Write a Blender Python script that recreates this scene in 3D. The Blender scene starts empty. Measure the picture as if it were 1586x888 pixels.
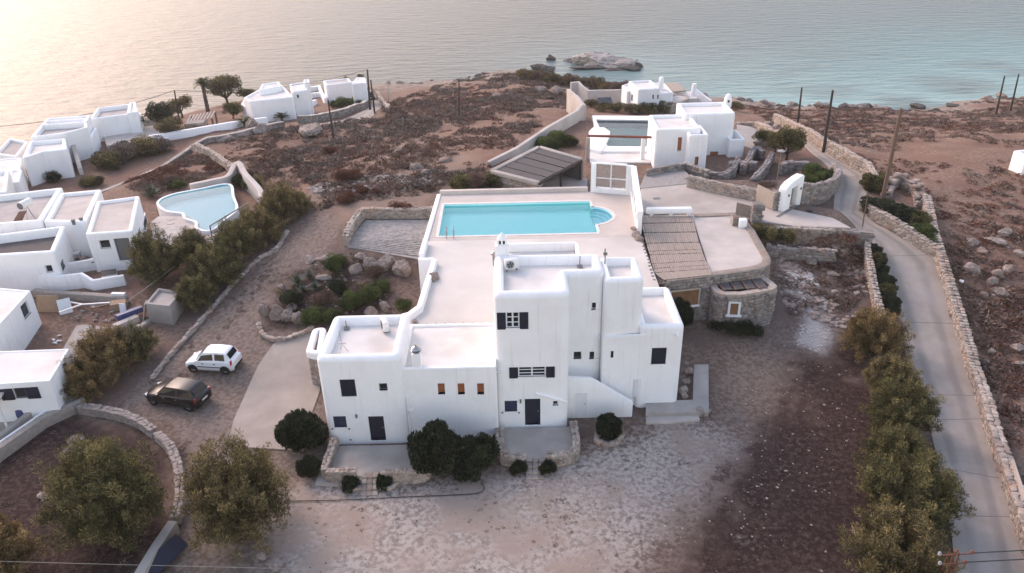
import bpy, bmesh, math, random
import numpy as np
from mathutils import Vector, Matrix
random.seed(7); RNG = np.random.default_rng(7)
scene = bpy.context.scene
C = scene.collection
# ------------------------------------------------------------------ camera
CAM_H = 30.0; CAM_F = 1200.0; CAM_TH = math.radians(28.1); CAM_RO = math.radians(-1.3)
fwv = np.array([0, math.cos(CAM_TH), -math.sin(CAM_TH)]); r0 = np.array([1.0, 0, 0]); u0 = np.cross(r0, fwv)
RV = r0*math.cos(CAM_RO) + u0*math.sin(CAM_RO); UV = -r0*math.sin(CAM_RO) + u0*math.cos(CAM_RO)
cd = bpy.data.cameras.new('camera'); cam = bpy.data.objects.new('camera', cd); C.objects.link(cam)
cd.sensor_width = 36.0; cd.lens = 36.0*CAM_F/1586.0; cd.clip_start = 0.5; cd.clip_end = 20000
cam.matrix_world = Matrix(((RV[0], UV[0], -fwv[0], 0), (RV[1], UV[1], -fwv[1], 0), (RV[2], UV[2], -fwv[2], CAM_H), (0, 0, 0, 1)))
scene.camera = cam
# ------------------------------------------------------------------ light: low hazy evening sun from the left, soft sky
SUN_AZ = math.radians(-44)      # measured from +Y, negative = left
SUN_EL = math.radians(34)
w = bpy.data.worlds.new('World'); scene.world = w; w.use_nodes = True
nt = w.node_tree; bg = nt.nodes['Background']
sky = nt.nodes.new('ShaderNodeTexSky'); sky.sky_type = 'NISHITA'; sky.sun_disc = False
sky.sun_elevation = SUN_EL; sky.sun_rotation = SUN_AZ
sky.air_density = 1.4; sky.dust_density = 1.2; sky.ozone_density = 1.5; sky.altitude = 30
tn = nt.nodes.new('ShaderNodeMixRGB'); tn.name = 'haze_tint'; tn.blend_type = 'MULTIPLY'; tn.inputs[0].default_value = 1.0; tn.inputs[2].default_value = (1.18, .94, .855, 1)   # pink evening haze over the whole sky
nt.links.new(sky.outputs[0], tn.inputs[1]); nt.links.new(tn.outputs[0], bg.inputs[0]); bg.inputs[1].default_value = 0.10
sd = bpy.data.lights.new('sun', 'SUN'); sd.energy = 0.5; sd.angle = math.radians(26); sd.color = (1.0, 0.80, 0.71)
so = bpy.data.objects.new('sun', sd); C.objects.link(so)
sdir = Vector((math.sin(SUN_AZ)*math.cos(SUN_EL), math.cos(SUN_AZ)*math.cos(SUN_EL), math.sin(SUN_EL)))
so.rotation_euler = sdir.to_track_quat('Z', 'Y').to_euler(); so.location = (-60, 40, 60)
scene.view_settings.view_transform = 'Standard'; scene.view_settings.look = 'None'
scene.view_settings.exposure = 1.97; scene.view_settings.gamma = 1.0
# ------------------------------------------------------------------ layout helpers: a point seen at a photo position, at a known real height
def P(px, py, z=0.0):
    d = fwv*CAM_F + RV*(px-793) + UV*(444-py); t = (z-CAM_H)/d[2]
    return (float(d[0]*t), float(d[1]*t), float(z))
def Zat(px, py, Y):
    d = fwv*CAM_F + RV*(px-793) + UV*(444-py); t = Y/d[1]
    return (float(d[0]*t), float(Y), float(CAM_H+d[2]*t))
def Pxy(px, py, z=0.0): return P(px, py, z)[:2]
# ------------------------------------------------------------------ ground height
SEA_Z = -9.0
coast_px = [(-300, 345), (-60, 278), (0, 258), (60, 241), (100, 228), (150, 213), (200, 197), (250, 184), (300, 171), (350, 158), (400, 147), (450, 138), (560, 131), (640, 129), (730, 119), (800, 110), (840, 116), (880, 131), (930, 137), (1000, 139),
            (1060, 146), (1100, 153), (1160, 158), (1250, 163), (1330, 166), (1400, 169), (1470, 167), (1500, 159), (1586, 144), (1750, 128)]
cp = sorted(Pxy(a, b, SEA_Z) for a, b in coast_px)
CX = np.array([-400]+[c[0] for c in cp]+[400]); CY = np.array([cp[0][1]-40]+[c[1] for c in cp]+[cp[-1][1]+30])
def coastY(x): return np.interp(x, CX, CY)
GY = np.array([-200, 20, 34, 42, 48, 58, 66, 74, 85, 100, 118, 135, 150, 160, 175, 260, 500.])
GZ = np.array([-1.5, -0.2, 0, 0.1, 1.3, 3.6, 4.2, 4.0, 2.9, 0.3, -2.8, -5.5, -7.6, -9.0, -11.5, -18, -30.])
def sstep(a, b, x):
    t = np.clip((x-a)/(b-a), 0, 1); return t*t*(3-2*t)
def vnoise(x, y, s, seed=0):
    # smooth value noise
    x = np.asarray(x, float)/s+seed*17.3; y = np.asarray(y, float)/s-seed*9.1
    xi = np.floor(x).astype(np.int64); yi = np.floor(y).astype(np.int64); fx = x-xi; fy = y-yi
    fx = fx*fx*(3-2*fx); fy = fy*fy*(3-2*fy)
    def h(a, b):
        v = np.sin(a*127.1+b*311.7+seed*74.7)*43758.5453; return v-np.floor(v)
    return (h(xi, yi)*(1-fx)+h(xi+1, yi)*fx)*(1-fy)+(h(xi, yi+1)*(1-fx)+h(xi+1, yi+1)*fx)*fy
def base_ground(x, y):
    x = np.asarray(x, float); y = np.asarray(y, float)
    yc = coastY(x); u = np.where(y > 70, 70+(y-70)*90.0/np.maximum(yc-70, 20), y)
    g = np.interp(u, GY, GZ)
    lf = 0.38+0.62*sstep(-27, -12, x)
    return np.where(g > 0, g*lf, g)
def poly_sd(x, y, poly):
    # signed distance to polygon, negative inside
    x = np.asarray(x, float); y = np.asarray(y, float)
    d = np.full(x.shape, 1e9); ins = np.zeros(x.shape, bool); n = len(poly)
    for i in range(n):
        ax, ay = poly[i]; bx, by = poly[(i+1) % n]; ex, ey = bx-ax, by-ay
        t = np.clip(((x-ax)*ex+(y-ay)*ey)/(ex*ex+ey*ey+1e-9), 0, 1)
        d = np.minimum(d, np.hypot(x-ax-t*ex, y-ay-t*ey))
        c = ((ay > y) != (by > y)) & (x < ex*(y-ay)/((by-ay) if by != ay else 1e-9)+ax)
        ins ^= c
    return np.where(ins, -d, d)
PADS = []   # (polygon, z, blend)
SMOOTH = [] # polygons without relief
def ground(x, y, relief=True):
    x = np.asarray(x, float); y = np.asarray(y, float)
    z = base_ground(x, y)
    if relief:
        amp = 0.10+0.5*sstep(66, 84, y)+0.35*sstep(27, 34, x)*sstep(30, 45, y)
        for p in SMOOTH: amp = amp*sstep(0, 3, poly_sd(x, y, p))
        n = (vnoise(x, y, 7, 1)-.5)*1.1+(vnoise(x, y, 2.6, 2)-.5)*.55+(vnoise(x, y, 1.1, 3)-.5)*.25
        z = z+n*amp
    for p, pz, b in PADS:
        k = 1-sstep(0, b, poly_sd(x, y, p)); z = z*(1-k)+pz*k
    return z
def gz(x, y): return float(ground(np.array([x]), np.array([y]))[0])
def G(px, py, dz=0.0):
    z = 0.0
    for i in range(16):
        x, y, _ = P(px, py, z); z = 0.5*z+0.5*(gz(x, y)+dz)
    return P(px, py, z)
def Gxy(px, py): return G(px, py)[:2]
# ------------------------------------------------------------------ materials
def new_mat(name):
    m = bpy.data.materials.new(name); m.use_nodes = True
    return m, m.node_tree, m.node_tree.nodes['Principled BSDF']
def N(nt, kind, **kw):
    n = nt.nodes.new(kind)
    for k, v in kw.items(): setattr(n, k, v)
    return n
def pm(name, c1, c2=None, scale=3.0, rough=0.85, bump=0.0, bscale=30.0, stretch=(1, 1, 1), metal=0.0, spec=0.5, detail=6.0, emit=None, voro=0.0, c3=None):
    """procedural surface: two (or three) own colours broken up by noise, fine relief"""
    m, nt, b = new_mat(name)
    b.inputs['Roughness'].default_value = rough; b.inputs['Metallic'].default_value = metal
    b.inputs['Specular IOR Level'].default_value = spec
    tc = N(nt, 'ShaderNodeNewGeometry'); mp = N(nt, 'ShaderNodeMapping'); mp.inputs['Scale'].default_value = stretch
    nt.links.new(tc.outputs['Position'], mp.inputs[0])
    if c2 is None: c2 = tuple(v*0.86 for v in c1)
    n = N(nt, 'ShaderNodeTexNoise'); n.inputs['Scale'].default_value = scale; n.inputs['Detail'].default_value = detail; n.inputs['Roughness'].default_value = .62
    nt.links.new(mp.outputs[0], n.inputs[0])
    r = N(nt, 'ShaderNodeValToRGB'); r.color_ramp.elements[0].position = .33; r.color_ramp.elements[1].position = .68
    r.color_ramp.elements[0].color = (*c2, 1); r.color_ramp.elements[1].color = (*c1, 1)
    nt.links.new(n.outputs['Fac'], r.inputs[0]); col = r.outputs[0]
    if c3 is not None:
        n3 = N(nt, 'ShaderNodeTexNoise'); n3.inputs['Scale'].default_value = scale*.31; n3.inputs['Detail'].default_value = 5
        nt.links.new(mp.outputs[0], n3.inputs[0])
        r3 = N(nt, 'ShaderNodeValToRGB'); r3.color_ramp.elements[0].position = .5; r3.color_ramp.elements[1].position = .68
        nt.links.new(n3.outputs['Fac'], r3.inputs[0])
        mx = N(nt, 'ShaderNodeMixRGB'); nt.links.new(r3.outputs[0], mx.inputs[0]); nt.links.new(col, mx.inputs[1]); mx.inputs[2].default_value = (*c3, 1); col = mx.outputs[0]
    if voro:
        # per-piece tint from object/island random
        gi = N(nt, 'ShaderNodeNewGeometry'); oi = N(nt, 'ShaderNodeObjectInfo')
        ad = N(nt, 'ShaderNodeMath', operation='ADD'); nt.links.new(gi.outputs['Random Per Island'], ad.inputs[0]); nt.links.new(oi.outputs['Random'], ad.inputs[1])
        fr = N(nt, 'ShaderNodeMath', operation='FRACT'); nt.links.new(ad.outputs[0], fr.inputs[0])
        mr = N(nt, 'ShaderNodeMapRange'); mr.inputs[3].default_value = 1-voro; mr.inputs[4].default_value = 1+voro; nt.links.new(fr.outputs[0], mr.inputs[0])
        mm = N(nt, 'ShaderNodeVectorMath', operation='SCALE'); nt.links.new(col, mm.inputs[0]); nt.links.new(mr.outputs[0], mm.inputs['Scale']); col = mm.outputs[0]
    nt.links.new(col, b.inputs['Base Color'])
    if bump:
        n2 = N(nt, 'ShaderNodeTexNoise'); n2.inputs['Scale'].default_value = bscale; n2.inputs['Detail'].default_value = 4
        nt.links.new(mp.outputs[0], n2.inputs[0])
        bp = N(nt, 'ShaderNodeBump'); bp.inputs['Strength'].default_value = bump; bp.inputs['Distance'].default_value = .05
        nt.links.new(n2.outputs['Fac'], bp.inputs['Height']); nt.links.new(bp.outputs[0], b.inputs['Normal'])
    if emit:
        b.inputs['Emission Color'].default_value = (*emit[0], 1); b.inputs['Emission Strength'].default_value = emit[1]
    return m
M = {}
def plaster(name, base, worn, streak):
    m, nt, b = new_mat(name); b.inputs['Roughness'].default_value = .92; b.inputs['Specular IOR Level'].default_value = .3
    g = N(nt, 'ShaderNodeNewGeometry')
    def ns(sc, st, d=5, r=.6):
        mp = N(nt, 'ShaderNodeMapping'); mp.inputs['Scale'].default_value = st; nt.links.new(g.outputs['Position'], mp.inputs[0])
        n = N(nt, 'ShaderNodeTexNoise'); n.inputs['Scale'].default_value = sc; n.inputs['Detail'].default_value = d; n.inputs['Roughness'].default_value = r; nt.links.new(mp.outputs[0], n.inputs[0]); return n.outputs['Fac']
    def rm(x, a, b_, hi):
        r = N(nt, 'ShaderNodeMapRange'); r.interpolation_type = 'SMOOTHSTEP'; r.inputs[1].default_value = a; r.inputs[2].default_value = b_; r.inputs[4].default_value = hi; nt.links.new(x, r.inputs[0]); return r.outputs[0]
    def mix(f, a, b_):
        n = N(nt, 'ShaderNodeMixRGB'); nt.links.new(f, n.inputs[0])
        for i, v in ((1, a), (2, b_)):
            if isinstance(v, tuple): n.inputs[i].default_value = (*v, 1)
            else: nt.links.new(v, n.inputs[i])
        return n.outputs[0]
    c = mix(rm(ns(.55, (1, 1, 1)), .42, .66, .8), base, worn); c = mix(rm(ns(1.3, (3.2, 3.2, .16), 6, .7), .53, .74, .75), c, streak); c = mix(rm(ns(5, (1, 1, 1), 6, .7), .58, .78, .5), c, streak)
    nt.links.new(c, b.inputs['Base Color'])
    bp = N(nt, 'ShaderNodeBump'); bp.inputs['Strength'].default_value = .35; bp.inputs['Distance'].default_value = .06; nt.links.new(ns(2.2, (1, 1, 1), 4), bp.inputs['Height']); nt.links.new(bp.outputs[0], b.inputs['Normal'])
    return m
M['white'] = plaster('white_plaster', (.86, .855, .845), (.81, .80, .785), (.68, .655, .62))
M['roofwhite'] = pm('white_roof_coating', (.70, .665, .62), (.63, .595, .55), .9, .88, .06, 12, c3=(.53, .49, .445))
M['screed'] = pm('pale_screed', (.53, .475, .43), (.44, .39, .35), .8, .9, .1, 14, c3=(.38, .335, .30))
M['drive'] = pm('driveway_concrete', (.36, .31, .265), (.29, .25, .212), .7, .9, .2, 16, c3=(.245, .208, .175))
M['screedgrey'] = pm('grey_roof_screed', (.42, .38, .35), (.33, .30, .28), .9, .9, .1, 12, c3=(.50, .45, .41))
M['terrace'] = pm('terrace_paint', (.63, .585, .53), (.56, .515, .465), .5, .85, .05, 10, c3=(.48, .435, .39))
M['deck'] = pm('pool_surround_stone', (.56, .49, .435), (.48, .415, .365), .9, .85, .1, 16, c3=(.48, .42, .37))
M['navy'] = pm('navy_paint', (.012, .015, .034), (.010, .012, .028), 6, .6, .05, 30)
M['navylight'] = pm('faded_navy_paint', (.030, .040, .085), (.024, .032, .07), 6, .6, .05, 30)
M['greypaint'] = pm('grey_paint', (.16, .16, .16), (.13, .13, .13), 4, .6)
M['whitepaint'] = pm('white_paint', (.74, .75, .76), (.68, .69, .70), 5, .5)
M['warmwood'] = pm('warm_varnished_wood', (.42, .17, .075), (.30, .11, .05), 4, .5, .1, 20, (1, 1, 4))
M['woodred'] = pm('red_stained_beam', (.24, .075, .04), (.17, .055, .03), 4, .6, .1, 30)
M['wooddark'] = pm('dark_pole_wood', (.055, .04, .032), (.035, .027, .022), 5, .85, .3, 20, (6, 6, .6))
M['woodpole'] = pm('weathered_pole_wood', (.19, .12, .085), (.12, .08, .06), 4, .85, .3, 20, (6, 6, .6))
M['reed'] = pm('reed_matting', (.42, .345, .285), (.29, .235, .195), 9, .95, .5, 34, (5, .25, 1))
M['reeddark'] = pm('weathered_reed_matting', (.115, .10, .095), (.075, .066, .062), 8, .95, .5, 30, (2, .4, 1))
M['batten'] = pm('dark_batten', (.055, .045, .04), (.04, .034, .03), 6, .9)
M['stone'] = pm('field_stone', (.40, .335, .28), (.25, .21, .18), 3.2, .93, .5, 14, c3=(.33, .235, .18), voro=.28)
M['stonegrey'] = pm('grey_field_stone', (.30, .265, .24), (.175, .155, .145), 3.2, .93, .5, 14, c3=(.24, .18, .145), voro=.34)
M['mortar'] = pm('lime_mortar', (.36, .31, .265), (.26, .225, .195), 4, .95, .4, 20)
M['mortargrey'] = pm('grey_mortar', (.22, .195, .175), (.16, .14, .13), 4, .95, .4, 20)
M['rock'] = pm('pale_granite', (.33, .265, .225), (.19, .152, .132), 2.0, .92, .8, 6, c3=(.235, .165, .13), voro=.25)
M['rockdark'] = pm('wet_dark_rock', (.10, .085, .075), (.055, .048, .044), 2.0, .8, .7, 6, voro=.2)
M['concrete'] = pm('concrete', (.40, .36, .325), (.31, .28, .25), .9, .9, .15, 18, c3=(.27, .24, .215))
M['concretelight'] = pm('pale_concrete', (.47, .415, .37), (.38, .335, .30), .7, .9, .12, 18, c3=(.34, .295, .26))
M['cobble'] = pm('cobbles', (.36, .33, .30), (.27, .245, .225), 2.5, .92, .4, 12, voro=.15)
M['rubber'] = pm('tyre_rubber', (.015, .015, .015), None, 5, .8)
M['steel'] = pm('steel', (.45, .45, .45), (.36, .36, .36), 5, .35, metal=.9)
M['alloy'] = pm('alloy_rim', (.35, .35, .36), (.28, .28, .29), 5, .35, metal=.8)
M['plasticgrey'] = pm('grey_plastic', (.30, .30, .30), (.25, .25, .25), 5, .6)
M['plasticwhite'] = pm('white_plastic', (.70, .70, .68), (.62, .62, .60), 5, .5)
M['black'] = pm('black_void', (.008, .008, .009), None, 5, .8)
M['cardboard'] = pm('cardboard', (.34, .24, .155), (.27, .19, .12), 3, .9)
M['bluetarp'] = pm('blue_plastic', (.06, .08, .20), (.045, .06, .15), 3, .5)
M['rust'] = pm('rusty_iron', (.20, .075, .04), (.10, .04, .025), 8, .8, .4, 20)
M['bark'] = pm('bark', (.10, .075, .06), (.06, .045, .037), 4, .95, .6, 12, (4, 4, .8))
M['yellow'] = pm('yellow_cloth', (.50, .36, .06), (.4, .28, .05), 4, .8)
M['beige'] = pm('beige_slat_paint', (.45, .375, .31), (.38, .315, .26), 4, .8)
M['beigedark'] = pm('brown_metal_gate', (.23, .185, .155), (.18, .145, .12), 4, .7)
M['orange'] = pm('orange_print', (.60, .20, .06), (.5, .16, .05), 4, .6)
M['cable'] = pm('black_cable', (.02, .02, .02), None, 4, .6)
M['cablepale'] = pm('pale_cable', (.28, .26, .22), None, 4, .6)
M['redpaint'] = pm('red_lamp_plastic', (.35, .01, .012), None, 5, .3)
M['amber'] = pm('warm_interior', (.24, .125, .058), (.13, .066, .032), 1.2, .8)
M['palerock'] = pm('bleached_islet_rock', (.46, .40, .36), (.30, .255, .225), .35, .92, .8, 1.5, c3=(.25, .20, .17), voro=.12)
M['solar'] = pm('solar_glass', (.02, .022, .03), (.016, .018, .024), 4, .15)
M['copper'] = pm('brown_collector', (.17, .075, .045), (.13, .055, .035), 3, .3)
def glass(name, col, rough=.06):
    m, nt, b = new_mat(name); b.inputs['Base Color'].default_value = (*col, 1); b.inputs['Roughness'].default_value = rough
    b.inputs['Specular IOR Level'].default_value = .35
    return m
M['glassdark'] = glass('dark_window_glass', (.015, .017, .022))
m, nt_, b_ = new_mat('clear_glazing'); b_.inputs['Base Color'].default_value = (.9, .93, .92, 1); b_.inputs['Roughness'].default_value = .03
b_.inputs['Transmission Weight'].default_value = .93; b_.inputs['IOR'].default_value = 1.08; M['glassclear'] = m
def carpaint(name, c, rough=.25):
    m, nt, b = new_mat(name); b.inputs['Base Color'].default_value = (*c, 1); b.inputs['Roughness'].default_value = rough
    b.inputs['Coat Weight'].default_value = .1; b.inputs['Coat Roughness'].default_value = .08
    return m
M['carwhite'] = carpaint('white_car_paint', (.78, .78, .78)); M['carblack'] = carpaint('black_car_paint', (.006, .0055, .006), .35)
def leafmat(name, dark, light, tip, trans=.25):
    m, nt, b = new_mat(name); b.inputs['Roughness'].default_value = .75; b.inputs['Specular IOR Level'].default_value = .25
    a = N(nt, 'ShaderNodeAttribute'); a.attribute_name = 'v'
    r = N(nt, 'ShaderNodeValToRGB'); e = r.color_ramp.elements; e[0].color = (*dark, 1); e[1].color = (*tip, 1); e[0].position = .05; e[1].position = .98
    x = e.new(.55); x.color = (*light, 1)
    nt.links.new(a.outputs['Fac'], r.inputs[0]); nt.links.new(r.outputs[0], b.inputs['Base Color'])
    tr = N(nt, 'ShaderNodeBsdfTranslucent'); nt.links.new(r.outputs[0], tr.inputs[0])
    mx = N(nt, 'ShaderNodeMixShader'); mx.inputs[0].default_value = trans
    out = nt.nodes['Material Output']; nt.links.new(b.outputs[0], mx.inputs[1]); nt.links.new(tr.outputs[0], mx.inputs[2]); nt.links.new(mx.outputs[0], out.inputs[0])
    return m
M['tamarisk'] = leafmat('tamarisk_leaf', (.046, .039, .019), (.128, .105, .045), (.38, .29, .13))
M['tamgold'] = leafmat('golden_tamarisk_leaf', (.070, .046, .021), (.17, .12, .05), (.40, .285, .13))
M['tamgreen'] = leafmat('green_tamarisk_leaf', (.038, .037, .017), (.098, .092, .036), (.28, .23, .095))
ORD = ['first', 'second', 'third', 'fourth', 'fifth', 'sixth', 'seventh', 'eighth', 'ninth', 'tenth', 'eleventh', 'twelfth', 'thirteenth', 'fourteenth', 'fifteenth', 'sixteenth', 'seventeenth', 'eighteenth', 'nineteenth', 'twentieth', 'twenty-first', 'twenty-second']
M['darkleaf'] = leafmat('dark_evergreen_leaf', (.013, .017, .009), (.030, .038, .019), (.075, .085, .042), .12)
M['greenleaf'] = leafmat('fresh_green_leaf', (.036, .050, .016), (.075, .10, .028), (.12, .15, .045))
M['scrub'] = leafmat('dry_scrub_twig', (.088, .054, .041), (.168, .108, .082), (.26, .18, .138), .1)
M['scrubred'] = leafmat('rust_scrub_twig', (.075, .029, .018), (.14, .060, .037), (.20, .10, .066), .1)
M['scrubgrey'] = leafmat('grey_scrub_twig', (.084, .066, .055), (.15, .118, .099), (.23, .19, .16), .1)
M['palmleaf'] = leafmat('palm_leaf', (.030, .035, .016), (.065, .07, .03), (.13, .12, .055))
M['agave'] = leafmat('agave_leaf', (.05, .06, .045), (.10, .115, .085), (.17, .18, .13), .1)
M['floweringleaf'] = leafmat('red_flowering_leaf', (.04, .035, .015), (.07, .06, .025), (.25, .03, .04))
# ------------------------------------------------------------------ object helpers
ORG = {}
def empty(name, loc, label, cat, group=None):
    o = bpy.data.objects.new(name, None); C.objects.link(o); o.location = loc; o.empty_display_size = .3
    o['label'] = label; o['category'] = cat
    if group: o['group'] = group
    ORG[o.name] = Vector(loc); return o
def tag(o, label, cat, group=None):
    o['label'] = label; o['category'] = cat
    if group: o['group'] = group
    return o
def raw_mesh(name, V, Fc, mat, smooth=False, vattr=None, sharp=None):
    me = bpy.data.meshes.new(name)
    V = np.asarray(V, np.float32)
    if isinstance(Fc, np.ndarray):
        k = Fc.shape[1]; n = len(Fc)
        me.vertices.add(len(V)); me.vertices.foreach_set('co', V.ravel())
        me.loops.add(n*k); me.loops.foreach_set('vertex_index', Fc.astype(np.int32).ravel())
        me.polygons.add(n); me.polygons.foreach_set('loop_start', np.arange(0, n*k, k, dtype=np.int32)); me.polygons.foreach_set('loop_total', np.full(n, k, np.int32))
        me.update(calc_edges=True)
    else:
        me.from_pydata([tuple(map(float, v)) for v in V], [], Fc)
    if mat is not None:
        for mm in (mat if isinstance(mat, (list, tuple)) else [mat]): me.materials.append(mm)
    if vattr is not None:
        for an, av in (vattr.items() if isinstance(vattr, dict) else [('v', vattr)]):
            a = me.attributes.new(an, 'FLOAT', 'POINT'); a.data.foreach_set('value', np.asarray(av, np.float32))
    if smooth:
        me.polygons.foreach_set('use_smooth', np.ones(len(me.polygons), bool))
        if sharp is not None: me.set_sharp_from_angle(angle=math.radians(sharp))
    return me
def link(name, me, parent=None, loc=None):
    o = bpy.data.objects.new(name, me); C.objects.link(o)
    if parent is not None: o.parent = parent; ORG[o.name] = ORG[parent.name]
    else: ORG[o.name] = Vector(loc) if loc is not None else Vector((0, 0, 0))
    if loc is not None: o.location = loc
    return o
class MB:
    def __init__(s): s.v = []; s.f = []
    def add(s, V, Fc):
        k = len(s.v); s.v += [tuple(map(float, p)) for p in V]; s.f += [tuple(int(i)+k for i in f) for f in Fc]; return s
    def box(s, x0, x1, y0, y1, z0, z1):
        return s.add([(x0, y0, z0), (x1, y0, z0), (x1, y1, z0), (x0, y1, z0), (x0, y0, z1), (x1, y0, z1), (x1, y1, z1), (x0, y1, z1)],
                     [(0, 3, 2, 1), (4, 5, 6, 7), (0, 1, 5, 4), (1, 2, 6, 5), (2, 3, 7, 6), (3, 0, 4, 7)])
    def obox(s, c, sz, rz=0.0, tilt=(0, 0)):
        Rm = Matrix.Rotation(rz, 3, 'Z') @ Matrix.Rotation(tilt[0], 3, 'X') @ Matrix.Rotation(tilt[1], 3, 'Y')
        V = [Vector(c)+Rm @ Vector((sx*sz[0]/2, sy*sz[1]/2, sz_*sz[2]/2)) for sz_ in (-1, 1) for sx, sy in ((-1, -1), (1, -1), (1, 1), (-1, 1))]
        return s.add(V, [(0, 3, 2, 1), (4, 5, 6, 7), (0, 1, 5, 4), (1, 2, 6, 5), (2, 3, 7, 6), (3, 0, 4, 7)])
    def prism(s, poly, z0, z1):
        n = len(poly); zz0 = z0 if hasattr(z0, '__len__') else [z0]*n; zz1 = z1 if hasattr(z1, '__len__') else [z1]*n
        V = [(p[0], p[1], zz0[i]) for i, p in enumerate(poly)]+[(p[0], p[1], zz1[i]) for i, p in enumerate(poly)]
        return s.add(V, [tuple(reversed(range(n))), tuple(range(n, 2*n))]+[(i, (i+1) % n, n+(i+1) % n, n+i) for i in range(n)])
    def tube(s, pts, rad, n=8, cap=True):
        pts = [Vector(p) for p in pts]; rad = rad if hasattr(rad, '__len__') else [rad]*len(pts)
        V = []; Fc = []
        for i, p in enumerate(pts):
            t = (pts[min(i+1, len(pts)-1)]-pts[max(i-1, 0)]).normalized()
            a = Vector((0, 0, 1)) if abs(t.z) < .9 else Vector((1, 0, 0)); e1 = t.cross(a).normalized(); e2 = t.cross(e1)
            for k in range(n):
                an = 2*math.pi*k/n; V.append(p+(e1*math.cos(an)+e2*math.sin(an))*rad[i])
        for i in range(len(pts)-1):
            for k in range(n): Fc.append((i*n+k, i*n+(k+1) % n, (i+1)*n+(k+1) % n, (i+1)*n+k))
        if cap: Fc.append(tuple(reversed(range(n)))); Fc.append(tuple(range((len(pts)-1)*n, len(pts)*n)))
        return s.add(V, Fc)
    def lathe(s, c, prof, n=12):
        V = []; Fc = []
        for r, z in prof:
            for k in range(n): V.append((c[0]+r*math.cos(2*math.pi*k/n), c[1]+r*math.sin(2*math.pi*k/n), c[2]+z))
        m_ = len(prof)
        for i in range(m_-1):
            for k in range(n): Fc.append((i*n+k, i*n+(k+1) % n, (i+1)*n+(k+1) % n, (i+1)*n+k))
        Fc.append(tuple(reversed(range(n)))); Fc.append(tuple(range((m_-1)*n, m_*n)))
        return s.add(V, Fc)
    def build(s, name, mat, parent=None, smooth=False, sharp=35, merge=False, bevel=0, base=None, recalc=True):
        o_ = ORG[parent.name] if parent is not None else Vector(base if base is not None else (0, 0, 0))
        V = [(v[0]-o_.x, v[1]-o_.y, v[2]-o_.z) for v in s.v]
        me = raw_mesh(name, V, s.f, mat)
        if merge or bevel:
            bm = bmesh.new(); bm.from_mesh(me)
            if merge: bmesh.ops.remove_doubles(bm, verts=bm.verts, dist=.001)
            if bevel: bmesh.ops.bevel(bm, geom=[e for e in bm.edges if len(e.link_faces) == 2 and e.calc_face_angle(0) > .5], offset=bevel, segments=2, profile=.5, affect='EDGES', clamp_overlap=True)
            if recalc: bmesh.ops.recalc_face_normals(bm, faces=bm.faces)
            bm.to_mesh(me); bm.free()
        if smooth or bevel:
            me.polygons.foreach_set('use_smooth', np.ones(len(me.polygons), bool)); me.set_sharp_from_angle(angle=math.radians(sharp))
        return link(name, me, parent, None if parent is not None else tuple(o_))
def struct(o): o['kind'] = 'structure'; return o
def stuff(o): o['kind'] = 'stuff'; return o
def ccw(p):
    a = sum(p[i][0]*p[(i+1) % len(p)][1]-p[(i+1) % len(p)][0]*p[i][1] for i in range(len(p)))
    return list(p) if a > 0 else list(reversed(p))
def ring(poly, inset, rc, n=4):
    """rounded offset outline of a CCW polygon; same vertex count for every inset"""
    m_ = len(poly); out = []
    L = []
    for i in range(m_):
        a = Vector(poly[i]); b = Vector(poly[(i+1) % m_]); d = (b-a).normalized(); nn = Vector((-d.y, d.x)); L.append((a+nn*inset, d))
    for i in range(m_):
        p, d1 = L[i-1]; q, d2 = L[i]
        cr = d1.x*d2.y-d1.y*d2.x
        t = ((q.x-p.x)*d2.y-(q.y-p.y)*d2.x)/cr if abs(cr) > 1e-6 else (q-p).dot(d1)
        c = p+d1*t
        phi = math.atan2(cr, d1.dot(d2)); r = max(rc-inset, .04) if phi > 0 else min(.05+max(inset, 0), .6)
        tl = r*math.tan(abs(phi)/2)
        a = c-d1*tl; b = c+d2*tl
        for k in range(n+1):
            s_ = k/n; out.append(((1-s_)**2*a+2*s_*(1-s_)*c+s_*s_*b)[:])
    return out
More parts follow.
